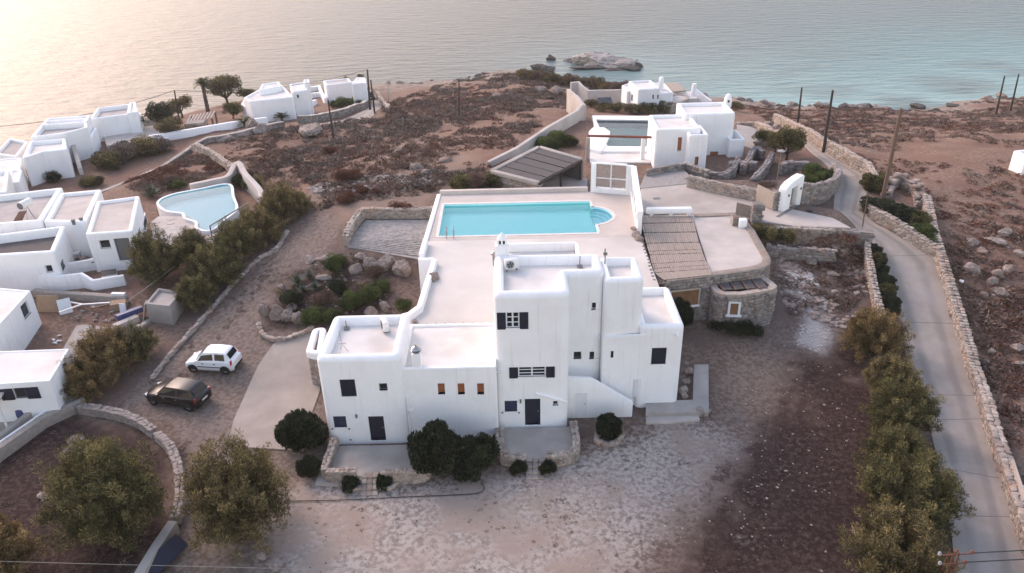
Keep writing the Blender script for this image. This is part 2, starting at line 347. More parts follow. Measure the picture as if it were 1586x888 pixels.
def block(poly, z0, z1, par=.4, th=.35, rs=.16, rc=.3, openings=None, mat='white', roofmat='roofwhite', parent=None, roof=True, rdepth=.22):
    """Cycladic volume: rounded corners, soft parapet, real window recesses. openings: {edge: [(u0,u1,za,zb,depth)]}"""
    n = 4; m_ = len(poly); k = n+1; mb = MB(); openings = openings or {}; flatf = []
    r0_ = ring(poly, 0, rc)
    V = [(x, y) for x, y in r0_]
    cnt = len(V)
    rings = []
    zs = z1-rs
    prof = [(0, zs)]+[(rs*(1-math.cos(a)), zs+rs*math.sin(a)) for a in (.17, .5, .85, 1.2, 1.45)]+[(rs, z1)]
    if roof:
        prof += [(max(th-rs*.7, rs+.01), z1), (th-rs*.35, z1-rs*.08), (th-rs*.1, z1-rs*.32), (th, z1-rs*.7), (th+.02, z1-par)]
    R_ = [[(x, y, z) for x, y in ring(poly, i, rc)] for i, z in prof]
    # walls
    for i in range(m_):
        # arc at corner i
        for q in range(n):
            a = V[i*k+q]; b = V[i*k+q+1]
            mb.add([(*a, z0), (*b, z0), (*b, zs), (*a, zs)], [(0, 1, 2, 3)])
        a = Vector(V[i*k+n]); b = Vector(V[((i+1) % m_)*k]); A = Vector(poly[i]); d = (Vector(poly[(i+1) % m_])-A).normalized(); nn = Vector((d.y, -d.x))
        ua = (a-A).dot(d); ub = (b-A).dot(d); ops = openings.get(i, [])
        us = sorted(set([ua, ub]+[min(max(u, ua), ub) for o in ops for u in o[:2]])); zz = sorted(set([z0, zs]+[min(max(z, z0), zs) for o in ops for z in o[2:4]]))
        def pt(u, z, dep=0): return (A.x+d.x*u-nn.x*dep, A.y+d.y*u-nn.y*dep, z)
        for p in range(len(us)-1):
            for q in range(len(zz)-1):
                cu = (us[p]+us[p+1])/2; cz = (zz[q]+zz[q+1])/2
                if any(o[0] < cu < o[1] and o[2] < cz < o[3] for o in ops): continue
                flatf.append(len(mb.f)); mb.add([pt(us[p], zz[q]), pt(us[p+1], zz[q]), pt(us[p+1], zz[q+1]), pt(us[p], zz[q+1])], [(0, 1, 2, 3)])
        for o in ops:
            a0, a1, c0, c1, dp = o[:5]
            for (p1, p2) in (((a0, c0), (a1, c0)), ((a1, c0), (a1, c1)), ((a1, c1), (a0, c1)), ((a0, c1), (a0, c0))):
                flatf.append(len(mb.f)); mb.add([pt(p1[0], p1[1]), pt(p2[0], p2[1]), pt(p2[0], p2[1], dp), pt(p1[0], p1[1], dp)], [(0, 1, 2, 3)])
    for j in range(len(R_)-1):
        for q in range(cnt):
            q2 = (q+1) % cnt
            if q % k == n or j in (len(R_)-2,): 
                if j in (0, len(R_)-2): pass
            mb.add([R_[j][q], R_[j][q2], R_[j+1][q2], R_[j+1][q]], [(0, 1, 2, 3)])
    wname = 'wall'
    if not roof: mb.add(R_[-1], [tuple(range(cnt))])
    wo = mb.build(wname, M[mat], parent, smooth=True, sharp=40, merge=True, recalc=False)
    sm = np.ones(len(wo.data.polygons), bool)
    for i_ in flatf:
        if i_ < len(sm): sm[i_] = False
    wo.data.polygons.foreach_set('use_smooth', sm)
    if roof:
        rb = MB(); rb.add([(x, y, z1-par+.01) for x, y in ring(poly, th-.05, rc)], [tuple(range(cnt))])
        ro = rb.build('roof', M[roofmat], parent)
    return wo
def hit(px, py, A, B):
    """(u, z) of the photo position on the vertical plane through A-B"""
    A = np.array(A[:2]); B = np.array(B[:2]); e = (B-A)/np.linalg.norm(B-A); n = np.array([e[1], -e[0]])
    d = fwv*CAM_F+RV*(px-793)+UV*(444-py); t = (A@n)/(d[:2]@n); p = d*t
    return float((p[:2]-A)@e), float(CAM_H+p[2])
def rect(pr, A, B):
    x0, y0, x1, y1 = pr; xm = (x0+x1)/2; ym = (y0+y1)/2
    u0_ = hit(x0, ym, A, B)[0]; u1_ = hit(x1, ym, A, B)[0]; za = hit(xm, y1, A, B)[1]; zb = hit(xm, y0, A, B)[1]
    return min(u0_, u1_), max(u0_, u1_), za, zb
class LF:
    """local wall frame for trim and joinery"""
    def __init__(s, A, B): s.A = Vector(A[:2]); s.d = (Vector(B[:2])-s.A).normalized(); s.n = Vector((s.d.y, -s.d.x))
    def p(s, u, n, z): q = s.A+s.d*u+s.n*n; return (q.x, q.y, z)
    def box(s, mb, u0_, u1_, n0, n1, za, zb):
        return mb.add([s.p(u0_, n1, za), s.p(u1_, n1, za), s.p(u1_, n0, za), s.p(u0_, n0, za), s.p(u0_, n1, zb), s.p(u1_, n1, zb), s.p(u1_, n0, zb), s.p(u0_, n0, zb)],
                      [(0, 3, 2, 1), (4, 5, 6, 7), (0, 1, 5, 4), (1, 2, 6, 5), (2, 3, 7, 6), (3, 0, 4, 7)])
def joinery(parent, lf, r, kind, dep=.2, mat='navy'):
    u0_, u1_, za, zb = r[:4]; w_ = u1_-u0_; h_ = zb-za
    if kind in ('shutter', 'door'):
        mb = MB(); lf.box(mb, u0_, u1_, -dep, -dep+.03, za, zb)
        o = mb.build('shutter' if kind == 'shutter' else 'door', M[mat], parent)
        f = MB(); t = min(.07, w_*.12); n1 = -dep+.06
        lf.box(f, u0_, u0_+t, -dep, n1, za, zb); lf.box(f, u1_-t, u1_, -dep, n1, za, zb); lf.box(f, u0_+t, u1_-t, -dep, n1-.002, zb-t, zb); lf.box(f, u0_+t, u1_-t, -dep, n1-.002, za, za+t)
        if w_ > .55: lf.box(f, (u0_+u1_)/2-t*.6, (u0_+u1_)/2+t*.6, -dep, n1-.004, za+t, zb-t)
        z = za+t+.04
        while z < zb-t-.05 and kind == 'shutter':
            lf.box(f, u0_+t, u1_-t, -dep, -dep+.045, z, z+.035); z += .085
        f.build('frame', M[mat], o)
        s = MB(); lf.box(s, u0_-.04, u1_+.04, -dep+.01, .035, za-.05, za); s.build('sill', M['white'], o)
        if kind == 'door':
            k = MB(); lf.box(k, u1_-.16, u1_-.12, -dep+.06, -dep+.12, za+h_*.46, za+h_*.52); k.build('handle', M['steel'], o)
    elif kind in ('sash', 'warm', 'dark', 'pane'):
        mb = MB(); lf.box(mb, u0_, u1_, -dep, -dep+.02, za, zb)
        o = mb.build('window', M[{'sash': 'glassdark', 'warm': 'warmwood', 'dark': 'glassdark', 'pane': 'glassdark'}[kind]], parent)
        f = MB(); t = min(.055, w_*.13); n1 = -dep+.06
        lf.box(f, u0_, u0_+t, -dep, n1, za, zb); lf.box(f, u1_-t, u1_, -dep, n1, za, zb); lf.box(f, u0_+t, u1_-t, -dep, n1-.002, zb-t, zb); lf.box(f, u0_+t, u1_-t, -dep, n1-.002, za, za+t)
        if kind == 'sash':
            lf.box(f, (u0_+u1_)/2-.05, (u0_+u1_)/2+.05, -dep, n1-.004, za+t, zb-t)
            nb = 3 if h_ > .7 else 3
            for i in range(1, nb):
                z = za+h_*i/nb; lf.box(f, u0_+t, u1_-t, -dep, n1-.01, z-.025, z+.025)
        f.build('frame', M[{'sash': 'whitepaint', 'warm': 'warmwood', 'dark': 'greypaint', 'pane': 'whitepaint'}[kind]], o)
        s = MB(); lf.box(s, u0_-.05, u1_+.05, -dep+.01, .05, za-.05, za); s.build('sill', M['white'], o)
    return o
def open_shutters(parent, lf, r, wd, mat='navy'):
    u0_, u1_, za, zb = r[:4]
    for a, b in ((u0_-wd-.02, u0_-.02), (u1_+.02, u1_+wd+.02)):
        mb = MB(); lf.box(mb, a, b, .005, .04, za-.08, zb); o = mb.build('shutter', M[mat], parent)
        f = MB(); z = za
        while z < zb-.08: lf.box(f, a+.05, b-.05, .04, .055, z, z+.035); z += .085
        f.build('slats', M[mat], o)
# ------------------------------------------------------------------ joined pieces
def tri_box(seed):
    rg = np.random.default_rng(seed); b = .10; V = []; idx = {}
    for sx in (-1, 1):
        for sy in (-1, 1):
            for sz in (-1, 1):
                j = rg.normal(0, .085, 3)
                for ax in range(3):
                    p = np.array([sx, sy, sz])*.5+j
                    for k in range(3):
                        if k != ax: p[k] -= np.sign([sx, sy, sz][k])*b
                    idx[(sx, sy, sz, ax)] = len(V); V.append(p)
    V = np.array(V); bm = bmesh.new(); vs = [bm.verts.new(p) for p in V]
    r = bmesh.ops.convex_hull(bm, input=vs); bmesh.ops.triangulate(bm, faces=bm.faces); bm.verts.index_update()
    me = bpy.data.meshes.new('tmp'); bm.to_mesh(me); bm.free()
    Vv = np.array([v.co[:] for v in me.vertices]); Fv = np.array([p.vertices[:] for p in me.polygons]); bpy.data.meshes.remove(me)
    return Vv, Fv
def tri_rock(seed, sub=1, rough=.22, flat=.8):
    rg = np.random.default_rng(seed); bm = bmesh.new(); bmesh.ops.create_icosphere(bm, subdivisions=sub+1, radius=.5)
    V = np.array([v.co[:] for v in bm.verts]); Fv = np.array([[v.index for v in f.verts] for f in bm.faces]); bm.free()
    # facet by a few cutting planes, then jitter
    for i in range(9):
        d = rg.normal(size=3); d /= np.linalg.norm(d); h = rg.uniform(.27, .42); s = V@d; k = s > h; V[k] -= np.outer(s[k]-h, d)
    V += rg.normal(0, .5*rough*.12, V.shape); V[:, 2] *= flat
    return V, Fv
STONE_T = [tri_box(i) for i in range(8)]
ROCK_T = [tri_rock(40+i, 1) for i in range(6)]
BIGROCK_T = [tri_rock(60+i, 3, .3, .8) for i in range(6)]
def join_inst(T, pos, scl, rot, tilt=None):
    """many copies of template pieces as one mesh (arrays)"""
    pos = np.asarray(pos, float); scl = np.asarray(scl, float); rot = np.asarray(rot, float); n = len(pos)
    if scl.ndim == 1: scl = np.repeat(scl[:, None], 3, 1)
    VV = []; FF = []; k = 0; sel = np.arange(n) % len(T); RNG.shuffle(sel); ids = []
    for t in range(len(T)):
        i = np.where(sel == t)[0]
        if len(i) == 0: continue
        V, Fc = T[t][:2]
        v = V[None]*scl[i][:, None]; c = np.cos(rot[i])[:, None]; s = np.sin(rot[i])[:, None]
        if tilt is not None:
            ct = np.cos(tilt[i])[:, None]; st = np.sin(tilt[i])[:, None]
            v = np.stack([v[..., 0], v[..., 1]*ct-v[..., 2]*st, v[..., 1]*st+v[..., 2]*ct], -1)
        v = np.stack([v[..., 0]*c-v[..., 1]*s, v[..., 0]*s+v[..., 1]*c, v[..., 2]], -1)+pos[i][:, None]
        VV.append(v.reshape(-1, 3)); FF.append((Fc[None]+(np.arange(len(i))*len(V))[:, None, None]+k).reshape(-1, Fc.shape[1])); k += len(i)*len(V); ids.append(i)
    return np.concatenate(VV), np.concatenate(FF), np.concatenate(ids)
_SM = {}
def stone_mesh(i, mat):
    key = (i, mat.name)
    if key not in _SM:
        V, Fc = STONE_T[i]; _SM[key] = raw_mesh('stone', V, Fc, mat)
    return _SM[key]
def resample(path, step):
    P_ = [np.array(p[:2], float) for p in path]; L = [0]
    for a, b in zip(P_, P_[1:]): L.append(L[-1]+np.linalg.norm(b-a))
    n = max(2, int(L[-1]/step)+1); s = np.linspace(0, L[-1], n)
    return np.stack([np.interp(s, L, [p[0] for p in P_]), np.interp(s, L, [p[1] for p in P_])], 1), L[-1]
def smooth_path(pts, n=6):
    """Catmull-Rom through points"""
    P_ = [np.array(p, float) for p in pts]; out = []
    for i in range(len(P_)-1):
        p0 = P_[max(i-1, 0)]; p1 = P_[i]; p2 = P_[i+1]; p3 = P_[min(i+2, len(P_)-1)]
        for k in range(n):
            t = k/n; out.append(.5*((2*p1)+(-p0+p2)*t+(2*p0-5*p1+4*p2-p3)*t*t+(-p0+3*p1-3*p2+p3)*t**3))
    out.append(P_[-1]); return [tuple(p) for p in out]
def strip_solid(mb, path, th, zb, zt):
    """wall solid along a path; zb/zt lists per point"""
    P_ = [Vector(p[:2]) for p in path]; n = len(P_); V = []
    for i in range(n):
        a = (P_[i]-P_[i-1]).normalized() if i else (P_[1]-P_[0]).normalized(); b = (P_[i+1]-P_[i]).normalized() if i < n-1 else a
        t = (a+b).normalized(); nn = Vector((-t.y, t.x)); m_ = th/2/max(.5, nn.dot(Vector((-a.y, a.x))))
        for s, z in ((1, zb[i]), (1, zt[i]), (-1, zt[i]), (-1, zb[i])): V.append((P_[i].x+nn.x*m_*s, P_[i].y+nn.y*m_*s, z))
    Fc = []
    for i in range(n-1):
        for k in range(4): Fc.append((i*4+k, i*4+(k+1) % 4, (i+1)*4+(k+1) % 4, (i+1)*4+k))
    Fc.append((3, 2, 1, 0)); Fc.append(tuple(range((n-1)*4, n*4)))
    mb.add(V, Fc)
def stone_wall(name, label, path, h, th=.5, size=.3, mat='stone', indiv=0, zfun=None, cap=None, group=None, cat='stone wall', parent=None, under=.5, hs=None, mortar='mortar', topstones=True, ragged=.0):
    zf = zfun or (lambda x, y: base_like(x, y))
    pts, L = resample(path, .6); n = len(pts)
    zb = np.array([zf(p[0], p[1]) for p in pts]); hh = np.full(n, h) if hs is None else np.interp(np.linspace(0, 1, n), np.linspace(0, 1, len(hs)), hs)
    base = (float(pts[n//2][0]), float(pts[n//2][1]), float(zb[n//2]))
    root = empty(name, base, label, cat, group) if parent is None else parent
    core = MB(); strip_solid(core, pts, th-.05, list(zb-under), list(zb+hh-.05))
    core.build('wall_core', M[mortar], root)
    pos = []; scl = []; rot = []
    cum = np.linspace(0, L, n)
    def at(s): return np.interp(s, cum, pts[:, 0]), np.interp(s, cum, pts[:, 1]), np.interp(s, cum, zb), np.interp(s, cum, hh)
    for side in (1, -1):
        rows = max(1, int(round(float(hh.max())/(size*.72))))
        for r in range(rows):
            s = random.uniform(-.3, 0)*size
            while s < L:
                ln = size*random.uniform(.75, 1.7); sc = min(max(s+ln/2, 0), L); x, y, z, hloc = at(sc); x2, y2, _, _ = at(min(sc+.1, L)); x1, y1, _, _ = at(max(sc-.1, 0))
                ang = math.atan2(y2-y1, x2-x1); nx, ny = -math.sin(ang)*side, math.cos(ang)*side
                rh = float(hloc)/rows
                s += ln
                if nx*(-x)+ny*(-y) < -.25*math.hypot(x, y): continue
                dpt = size*.62; pos.append((x+nx*(th/2-dpt*.42+random.uniform(-.02, .015)), y+ny*(th/2-dpt*.42), z+(r+.5)*rh+random.uniform(-.02, .02)))
                scl.append((ln*.97, size*.62*random.uniform(.85, 1.2), rh*random.uniform(.88, 1.04))); rot.append(ang+random.uniform(-.06, .06))
    if topstones and cap is None:
        s = 0
        while s < L:
            ln = size*random.uniform(.8, 1.6); sc = min(s+ln/2, L); x, y, z, hloc = at(sc); x2, y2, _, _ = at(min(sc+.1, L)); x1, y1, _, _ = at(max(sc-.1, 0)); ang = math.atan2(y2-y1, x2-x1); s += ln
            k = 1 if th < .42 else 2
            for q in range(k):
                off = 0 if k == 1 else (q-.5)*th*.5+random.uniform(-.04, .04)
                pos.append((x-math.sin(ang)*off, y+math.cos(ang)*off, z+hloc-.03+random.uniform(-.02, .04+ragged))); scl.append((ln*.95, th/k*random.uniform(.85, 1.05), size*.42*random.uniform(.8, 1.3+ragged*3))); rot.append(ang+random.uniform(-.12, .12))
    if cap is not None:
        c = MB(); strip_solid(c, pts, th+.06, list(zb+hh-.04), list(zb+hh+.05)); c.build('coping', M[cap], root, bevel=.02)
    pos = np.array(pos); scl = np.array(scl); rot = np.array(rot)
    d = np.hypot(pos[:, 0], pos[:, 1]); order = np.argsort(d); ni = min(indiv, len(order))
    o_ = ORG[root.name]
    for i in order[:ni]:
        ob = bpy.data.objects.new('stone', stone_mesh(int(i) % 8, M[mat])); C.objects.link(ob); ob.parent = root
        ob.location = (pos[i][0]-o_.x, pos[i][1]-o_.y, pos[i][2]-o_.z); ob.scale = tuple(scl[i]); ob.rotation_euler = (random.uniform(-.06, .06), random.uniform(-.06, .06), rot[i])
    rest = order[ni:]
    if len(rest):
        V, Fc, _ = join_inst(STONE_T, pos[rest]-np.array(o_), scl[rest], rot[rest], RNG.uniform(-.08, .08, len(rest)))
        stuff(link('stones', raw_mesh('stones', V, Fc, M[mat]), root))
    return root
def base_like(x, y): return gz(x, y)
# ------------------------------------------------------------------ foliage
def leaf_cloud(cent, rad, n, L, W, seed=0, up=.3, shell=.55, vo=None, droop=0.0):
    """leaf-sized quads spread through clumps. cent (k,3), rad (k,3)"""
    rg = np.random.default_rng(seed); cent = np.asarray(cent, float); rad = np.asarray(rad, float); k = len(cent)
    wgt = rad.prod(1)**.67; ci = rg.choice(k, n, p=wgt/wgt.sum())
    d = rg.normal(size=(n, 3)); d /= np.linalg.norm(d, axis=1)[:, None]
    r = rg.random(n)**(1/3*(1-shell)+.08)
    p = cent[ci]+d*r[:, None]*rad[ci]
    a = d*.7+rg.normal(size=(n, 3))*.55; a[:, 2] += up-droop*rg.random(n); a /= np.linalg.norm(a, axis=1)[:, None]
    b = np.cross(a, rg.normal(size=(n, 3))); b /= np.linalg.norm(b, axis=1)[:, None]
    l = L*rg.uniform(.6, 1.4, n)[:, None]; w_ = W*rg.uniform(.6, 1.4, n)[:, None]
    V = np.stack([p-a*l*.5, p+b*w_*.5, p+a*l*.5, p-b*w_*.5], 1).reshape(-1, 3)
    Fc = np.arange(4*n).reshape(n, 4)
    cv = rg.normal(0, .16, k) if vo is None else vo
    v = np.clip(.45+cv[ci]+rg.normal(0, .2, n), 0, 1)
    return V, Fc, np.repeat(v, 4)
def tree_proto(seed, Rw, Hh, th_, nc, nl, L, W, matk, trunk_r=.14, up=.25, cl=(.26, .42), droop=0.0, squash=1.0, low=.15):
    rg = np.random.default_rng(seed); cent = []; rad = []
    while len(cent) < nc:
        d = rg.normal(size=3); d /= np.linalg.norm(d); r = rg.random()**.45*.78
        if d[2] < -.75: continue
        zc = th_+(Hh-th_)*.48
        c = np.array([d[0]*r*Rw, d[1]*r*Rw, zc+d[2]*r*(Hh-th_)*.5])
        s = Rw*rg.uniform(*cl); cent.append(c); rad.append((s*rg.uniform(.8, 1.2), s*rg.uniform(.8, 1.2), s*rg.uniform(.7, 1.1)*squash))
    cent = np.array(cent); rad = np.array(rad); cent[:, 2] = np.maximum(cent[:, 2], low*Hh)
    V, Fc, v = leaf_cloud(cent, rad, nl, L, W, seed+1, up, .5, None, droop)
    crown = raw_mesh('crown', V, Fc, M[matk], vattr=v)
    mb = MB(); mb.tube([(0, 0, -.3), (.05, .02, th_*.6), (rg.normal()*.1, rg.normal()*.1, max(th_, .6)), (0, 0, Hh*.7)], [trunk_r*1.3, trunk_r, trunk_r*.8, trunk_r*.25], 7)
    for i in range(min(nc, 12)):
        c = cent[i]; a = np.array([0, 0, th_*rg.uniform(.5, 1.0)+.1]); m_ = (a+c)/2+rg.normal(size=3)*.12+np.array([0, 0, -.1*Rw]); mb.tube([a, m_, c], [trunk_r*.55, trunk_r*.38, trunk_r*.12], 5)
    tm = raw_mesh('trunk', mb.v, mb.f, M['bark'], smooth=True)
    return crown, tm
def plant(name, label, cat, loc, proto, sc=1.0, rz=None, mat=None, group=None, cname='crown', scz=None):
    root = empty(name, loc, label, cat, group); s = sc if hasattr(sc, '__len__') else (sc, sc, sc)
    root.scale = s; root.rotation_euler = (0, 0, random.uniform(0, 6.28) if rz is None else rz)
    c = bpy.data.objects.new(cname, proto[0]); C.objects.link(c); c.parent = root
    if mat: c.material_slots[0].link = 'OBJECT'; c.material_slots[0].material = M[mat]
    t = bpy.data.objects.new('trunk' if cat == 'tree' else 'stem', proto[1]); C.objects.link(t); t.parent = root
    return root
PT = {}
def tam_proto(seed, Rw, Hh, ns, nl, L, W):
    """feathery tamarisk: many arching sprays from a low base, foliage along each spray"""
    rg = np.random.default_rng(seed); cent = []; rad = []; vo = []; mb = MB(); lob = rg.uniform(.88, 1.12, 9)
    for i in range(ns):
        az = rg.uniform(0, 6.283); el = math.asin(rg.uniform(.02, 1.0)); f = lob[int(az/6.284*9)]*rg.uniform(.80, 1.06)
        tip = np.array([math.cos(az)*math.cos(el)*Rw*f, math.sin(az)*math.cos(el)*Rw*f, Hh*(.10+.9*math.sin(el)**.8)*rg.uniform(.86, 1.05)]); o = np.array([math.cos(az)*.25*Rw, math.sin(az)*.25*Rw, .12*Hh]); sv = rg.normal(0, .13)
        for q in range(5):
            t = .28+.18*q+rg.uniform(-.05, .05); c = o+(tip-o)*t+np.array([0, 0, .10*Hh*math.sin(3.14*t)])+rg.normal(size=3)*.05*Rw; s = Rw*rg.uniform(.10, .17)*(1.25-.5*t)
            cent.append(c); rad.append((s, s, s*1.25)); vo.append(sv+(.16 if q == 4 else 0))
        if i < 16: mb.tube([(0, 0, -.2), o*.6, o+(tip-o)*.35, o+(tip-o)*.8], [.10, .08, .05, .015], 5)
    V, Fc, v = leaf_cloud(cent, rad, nl, L, W, seed+1, .55, .25, np.array(vo))
    V[:, 2] = np.maximum(V[:, 2], .02)
    return raw_mesh('crown', V, Fc, M['tamarisk'], vattr=v), raw_mesh('trunk', mb.v, mb.f, M['bark'], smooth=True)
PT['tamA'] = tam_proto(1, 2.7, 5.4, 130, 58000, .21, .04)
PT['tamB'] = tam_proto(2, 2.8, 5.0, 130, 56000, .21, .04)
PT['tamC'] = tam_proto(3, 2.5, 4.4, 95, 42000, .21, .042)
PT['tamD'] = tam_proto(4, 2.6, 3.8, 95, 40000, .21, .042)
PT['bushA'] = tree_proto(11, 1.0, 1.5, .1, 44, 16000, .14, .05, 'darkleaf', .05, .5, (.18, .42), 0, 1, .2)
PT['bushB'] = tree_proto(12, 1.0, 1.15, .05, 42, 15000, .14, .05, 'darkleaf', .05, .5, (.18, .42), 0, 1, .2)
PT['bushC'] = tree_proto(13, 1.0, .9, .05, 26, 8000, .10, .05, 'greenleaf', .04, .35, (.26, .44), 0, 1, .2)
PT['dome'] = tree_proto(14, 1.0, .85, .03, 26, 5200, .10, .03, 'scrubred', .04, .5, (.24, .36), 0, 1, .22)
PT['wildA'] = tree_proto(15, 1.0, 1.0, .05, 16, 2600, .14, .05, 'tamgreen', .04, .6, (.26, .46), 0, 1, .2)
PT['farA'] = tree_proto(16, 2.2, 3.6, .7, 26, 7000, .22, .10, 'darkleaf', .14, .2, (.24, .42))
PT['farB'] = tree_proto(17, 2.2, 3.0, .5, 20, 5000, .24, .09, 'tamarisk', .12, .3, (.24, .40), .3)
def frond_plant(seed, nf, Lf, leaflet, wl, trunk_h, trunk_r, arch=1.0, nlf=22, fan=False, elev=(.1, 1.4)):
    """palm: arching fronds with separate leaflets on a ringed trunk"""
    rg = np.random.default_rng(seed); V = []; Fc = []; vv = []
    for i in range(nf):
        az = 2*math.pi*i/nf*2.4+rg.normal()*.2; e0 = rg.uniform(*elev); L = Lf*rg.uniform(.8, 1.1); p = np.array([0, 0, trunk_h]); el = e0; sv = np.clip(.45+rg.normal()*.2, 0, 1)
        for k in range(nlf):
            t = k/nlf; el = e0-arch*t*t*1.6; dv = np.array([math.cos(az)*math.cos(el), math.sin(az)*math.cos(el), math.sin(el)]); p = p+dv*L/nlf
            sd_ = np.cross(dv, [0, 0, 1]); sd_ /= max(np.linalg.norm(sd_), 1e-6); upv = np.cross(sd_, dv)
            ll = leaflet*math.sin(math.pi*(.12+.85*t))
            for s in (-1, 1):
                tip = p+(sd_*s*.8+dv*.6-upv*.15)*ll+rg.normal(size=3)*.02; q = len(V)
                V += [p-dv*wl, p+dv*wl, tip+dv*wl*.2, tip-dv*wl*.2]; Fc.append((q, q+1, q+2, q+3)); vv += [sv]*4
            q = len(V); V += [p-sd_*.02-dv*L/nlf, p+sd_*.02-dv*L/nlf, p+sd_*.015, p-sd_*.015]; Fc.append((q, q+1, q+2, q+3)); vv += [sv*.7]*4
    crown = raw_mesh('crown', np.array(V), np.array(Fc), M['palmleaf'], vattr=vv)
    mb = MB(); n = max(3, int(trunk_h/.25)); mb.tube([(.03*math.sin(k), 0, -.2+(trunk_h+.2)*k/n) for k in range(n+1)], [trunk_r*(1.12 if k % 2 else .95)*(1.15-.25*k/n) for k in range(n+1)], 9)
    return crown, raw_mesh('trunk', mb.v, mb.f, M['bark'], smooth=True)
PT['palm'] = frond_plant(5, 34, 1.5, .42, .03, 3.2, .22, 1.1)
PT['palmlow'] = frond_plant(6, 30, 2.2, .55, .03, .5, .22, .9, elev=(.3, 1.45))
def agave(seed, n, L, W):
    rg = np.random.default_rng(seed); V = []; Fc = []; vv = []
    for i in range(n):
        az = i*2.4; el = .25+1.15*(i/n)+rg.normal()*.08; l = L*rg.uniform(.75, 1.1); dv = np.array([math.cos(az)*math.cos(el), math.sin(az)*math.cos(el), math.sin(el)]); sd_ = np.array([-math.sin(az), math.cos(az), 0]); u_ = np.cross(dv, sd_)*-1
        q = len(V); o = np.array([0, 0, .05])
        V += [o-sd_*W*.5, o-u_*W*.2, o+sd_*W*.5, o+dv*l*.45-sd_*W*.55, o+dv*l*.45-u_*W*.15, o+dv*l*.45+sd_*W*.55, o+dv*l+np.array([0, 0, -.08*l])]
        Fc += [(q, q+1, q+4, q+3), (q+1, q+2, q+5, q+4), (q+3, q+4, q+6), (q+4, q+5, q+6)]; vv += [np.clip(.5+rg.normal()*.2, 0, 1)]*7
    mb = MB(); mb.tube([(0, 0, -.1), (0, 0, .2)], [.12, .08], 7)
    return raw_mesh('crown', np.array(V), Fc, M['agave'], vattr=vv), raw_mesh('trunk', mb.v, mb.f, M['bark'])
PT['agave'] = agave(3, 40, 1.0, .14)
def boulder(label, px, py, size, k=0, mat='rock', rz=None, sink=.25, flat=1.0, group=None, name='boulder', dz=0.0, z=None, cat='rock'):
    x, y, zz = G(px, py) if z is None else P(px, py, z)
    s = size if hasattr(size, '__len__') else (size, size*.8, size*.7*flat)
    V, Fc = BIGROCK_T[k % 6]
    key = ('b', k % 6, mat)
    if key not in _SM: _SM[key] = raw_mesh('boulder', V, Fc, M[mat], smooth=True, sharp=22)
    o = link(name, _SM[key], None, (x, y, zz+s[2]*(.4-sink)+dz)); o.scale = s; o.rotation_euler = (random.uniform(-.2, .2), random.uniform(-.2, .2), random.uniform(0, 6) if rz is None else rz)
    return tag(o, label, cat, group)
# ================================================================== THE SETTING
ROADL = [(1482, 930), (1474, 832), (1457, 734), (1440, 665), (1423, 609), (1400, 540), (1380, 477), (1360, 420), (1346, 378), (1318, 352), (1290, 338), (1292, 306), (1296, 288), (1296, 274), (1281, 258), (1268, 247), (1257, 238), (1234, 217), (1215, 203), (1190, 190)]
ROADR = [(1598, 930), (1576, 832), (1549, 740), (1530, 680), (1513, 620), (1490, 545), (1471, 480), (1449, 405), (1410, 378), (1360, 350), (1332, 328), (1340, 306), (1347, 290), (1339, 271), (1319, 261), (1297, 249), (1277, 236), (1254, 220.5), (1225, 206.5), (1199, 192)]
def bxy(px, py):
    z = 0.0
    for i in range(30):
        x, y, _ = P(px, py, z); z = .6*z+.4*float(base_ground(np.array([x]), np.array([y]))[0])
    return (x, y)
FORE = ccw([Pxy(a, b, 4.75) for a, b in [(985, 318), (994, 268), (1040, 262), (1072, 286), (1120, 298), (1182, 306), (1215, 325), (1245, 318), (1290, 325), (1300, 352), (1230, 349), (1140, 336), (1070, 332)]])
PADS.append((FORE, 4.68, 2.5))
PADS.append((ccw([(6.5, 71.5), (27, 70.5), (28, 88), (22, 92), (6, 92)]), 3.35, 2.5))
PADS.append((ccw([(-1.2, 69), (2.6, 66.2), (7.0, 65.6), (7.6, 71.5), (3, 75.2)]), 3.3, 1.0))
PADS.append((ccw([(-50, 54.8), (-30.5, 54.8), (-30, 62), (-23.5, 61.5), (-25, 72), (-27.5, 78), (-37, 76), (-38, 71), (-50, 71)]), 1.0, 2.0))
PADS.append(([(-5.4, 55.6), (6.9, 55.6), (8.3, 57.3), (8.3, 60.6), (6.9, 61.9), (-5.4, 61.9)], 2.6, .5))
PADS.append((ccw([(-80, 76), (-47, 79), (-43, 90), (-44, 99), (-52, 103), (-80, 96)]), -1.3, 6.0))
PADS.append((ccw([Pxy(a, b, 3.6) for a, b in ((924, 187.5), (1011, 188.5), (1010, 228), (942, 227))]), 2.2, .5))
PADS.append((ccw([Pxy(a, b, 2.0) for a, b in ((254, 312), (275, 303), (350, 289), (360, 322), (328, 350), (300, 335), (262, 324))]), .2, 1.0))
ROAD_POLY = [bxy(a, b) for a, b in ROADL]+[bxy(a, b) for a, b in reversed(ROADR)]
SMOOTH.append(ROAD_POLY)
APRON = [bxy(a, b) for a, b in [(352, 690), (362, 650), (384, 600), (402, 562), (428, 528), (470, 516), (500, 517), (515, 690), (440, 695)]]
SMOOTH.append(APRON)
SMOOTH.append([(-12.5, 30), (20, 30), (20, 45), (10.5, 48), (-12, 42)])
MATWALK = [P(a, b, .35)[:2] for a, b in [(1000, 641), (1000, 618), (1040, 622), (1075, 500), (1097, 500), (1099, 640)]]
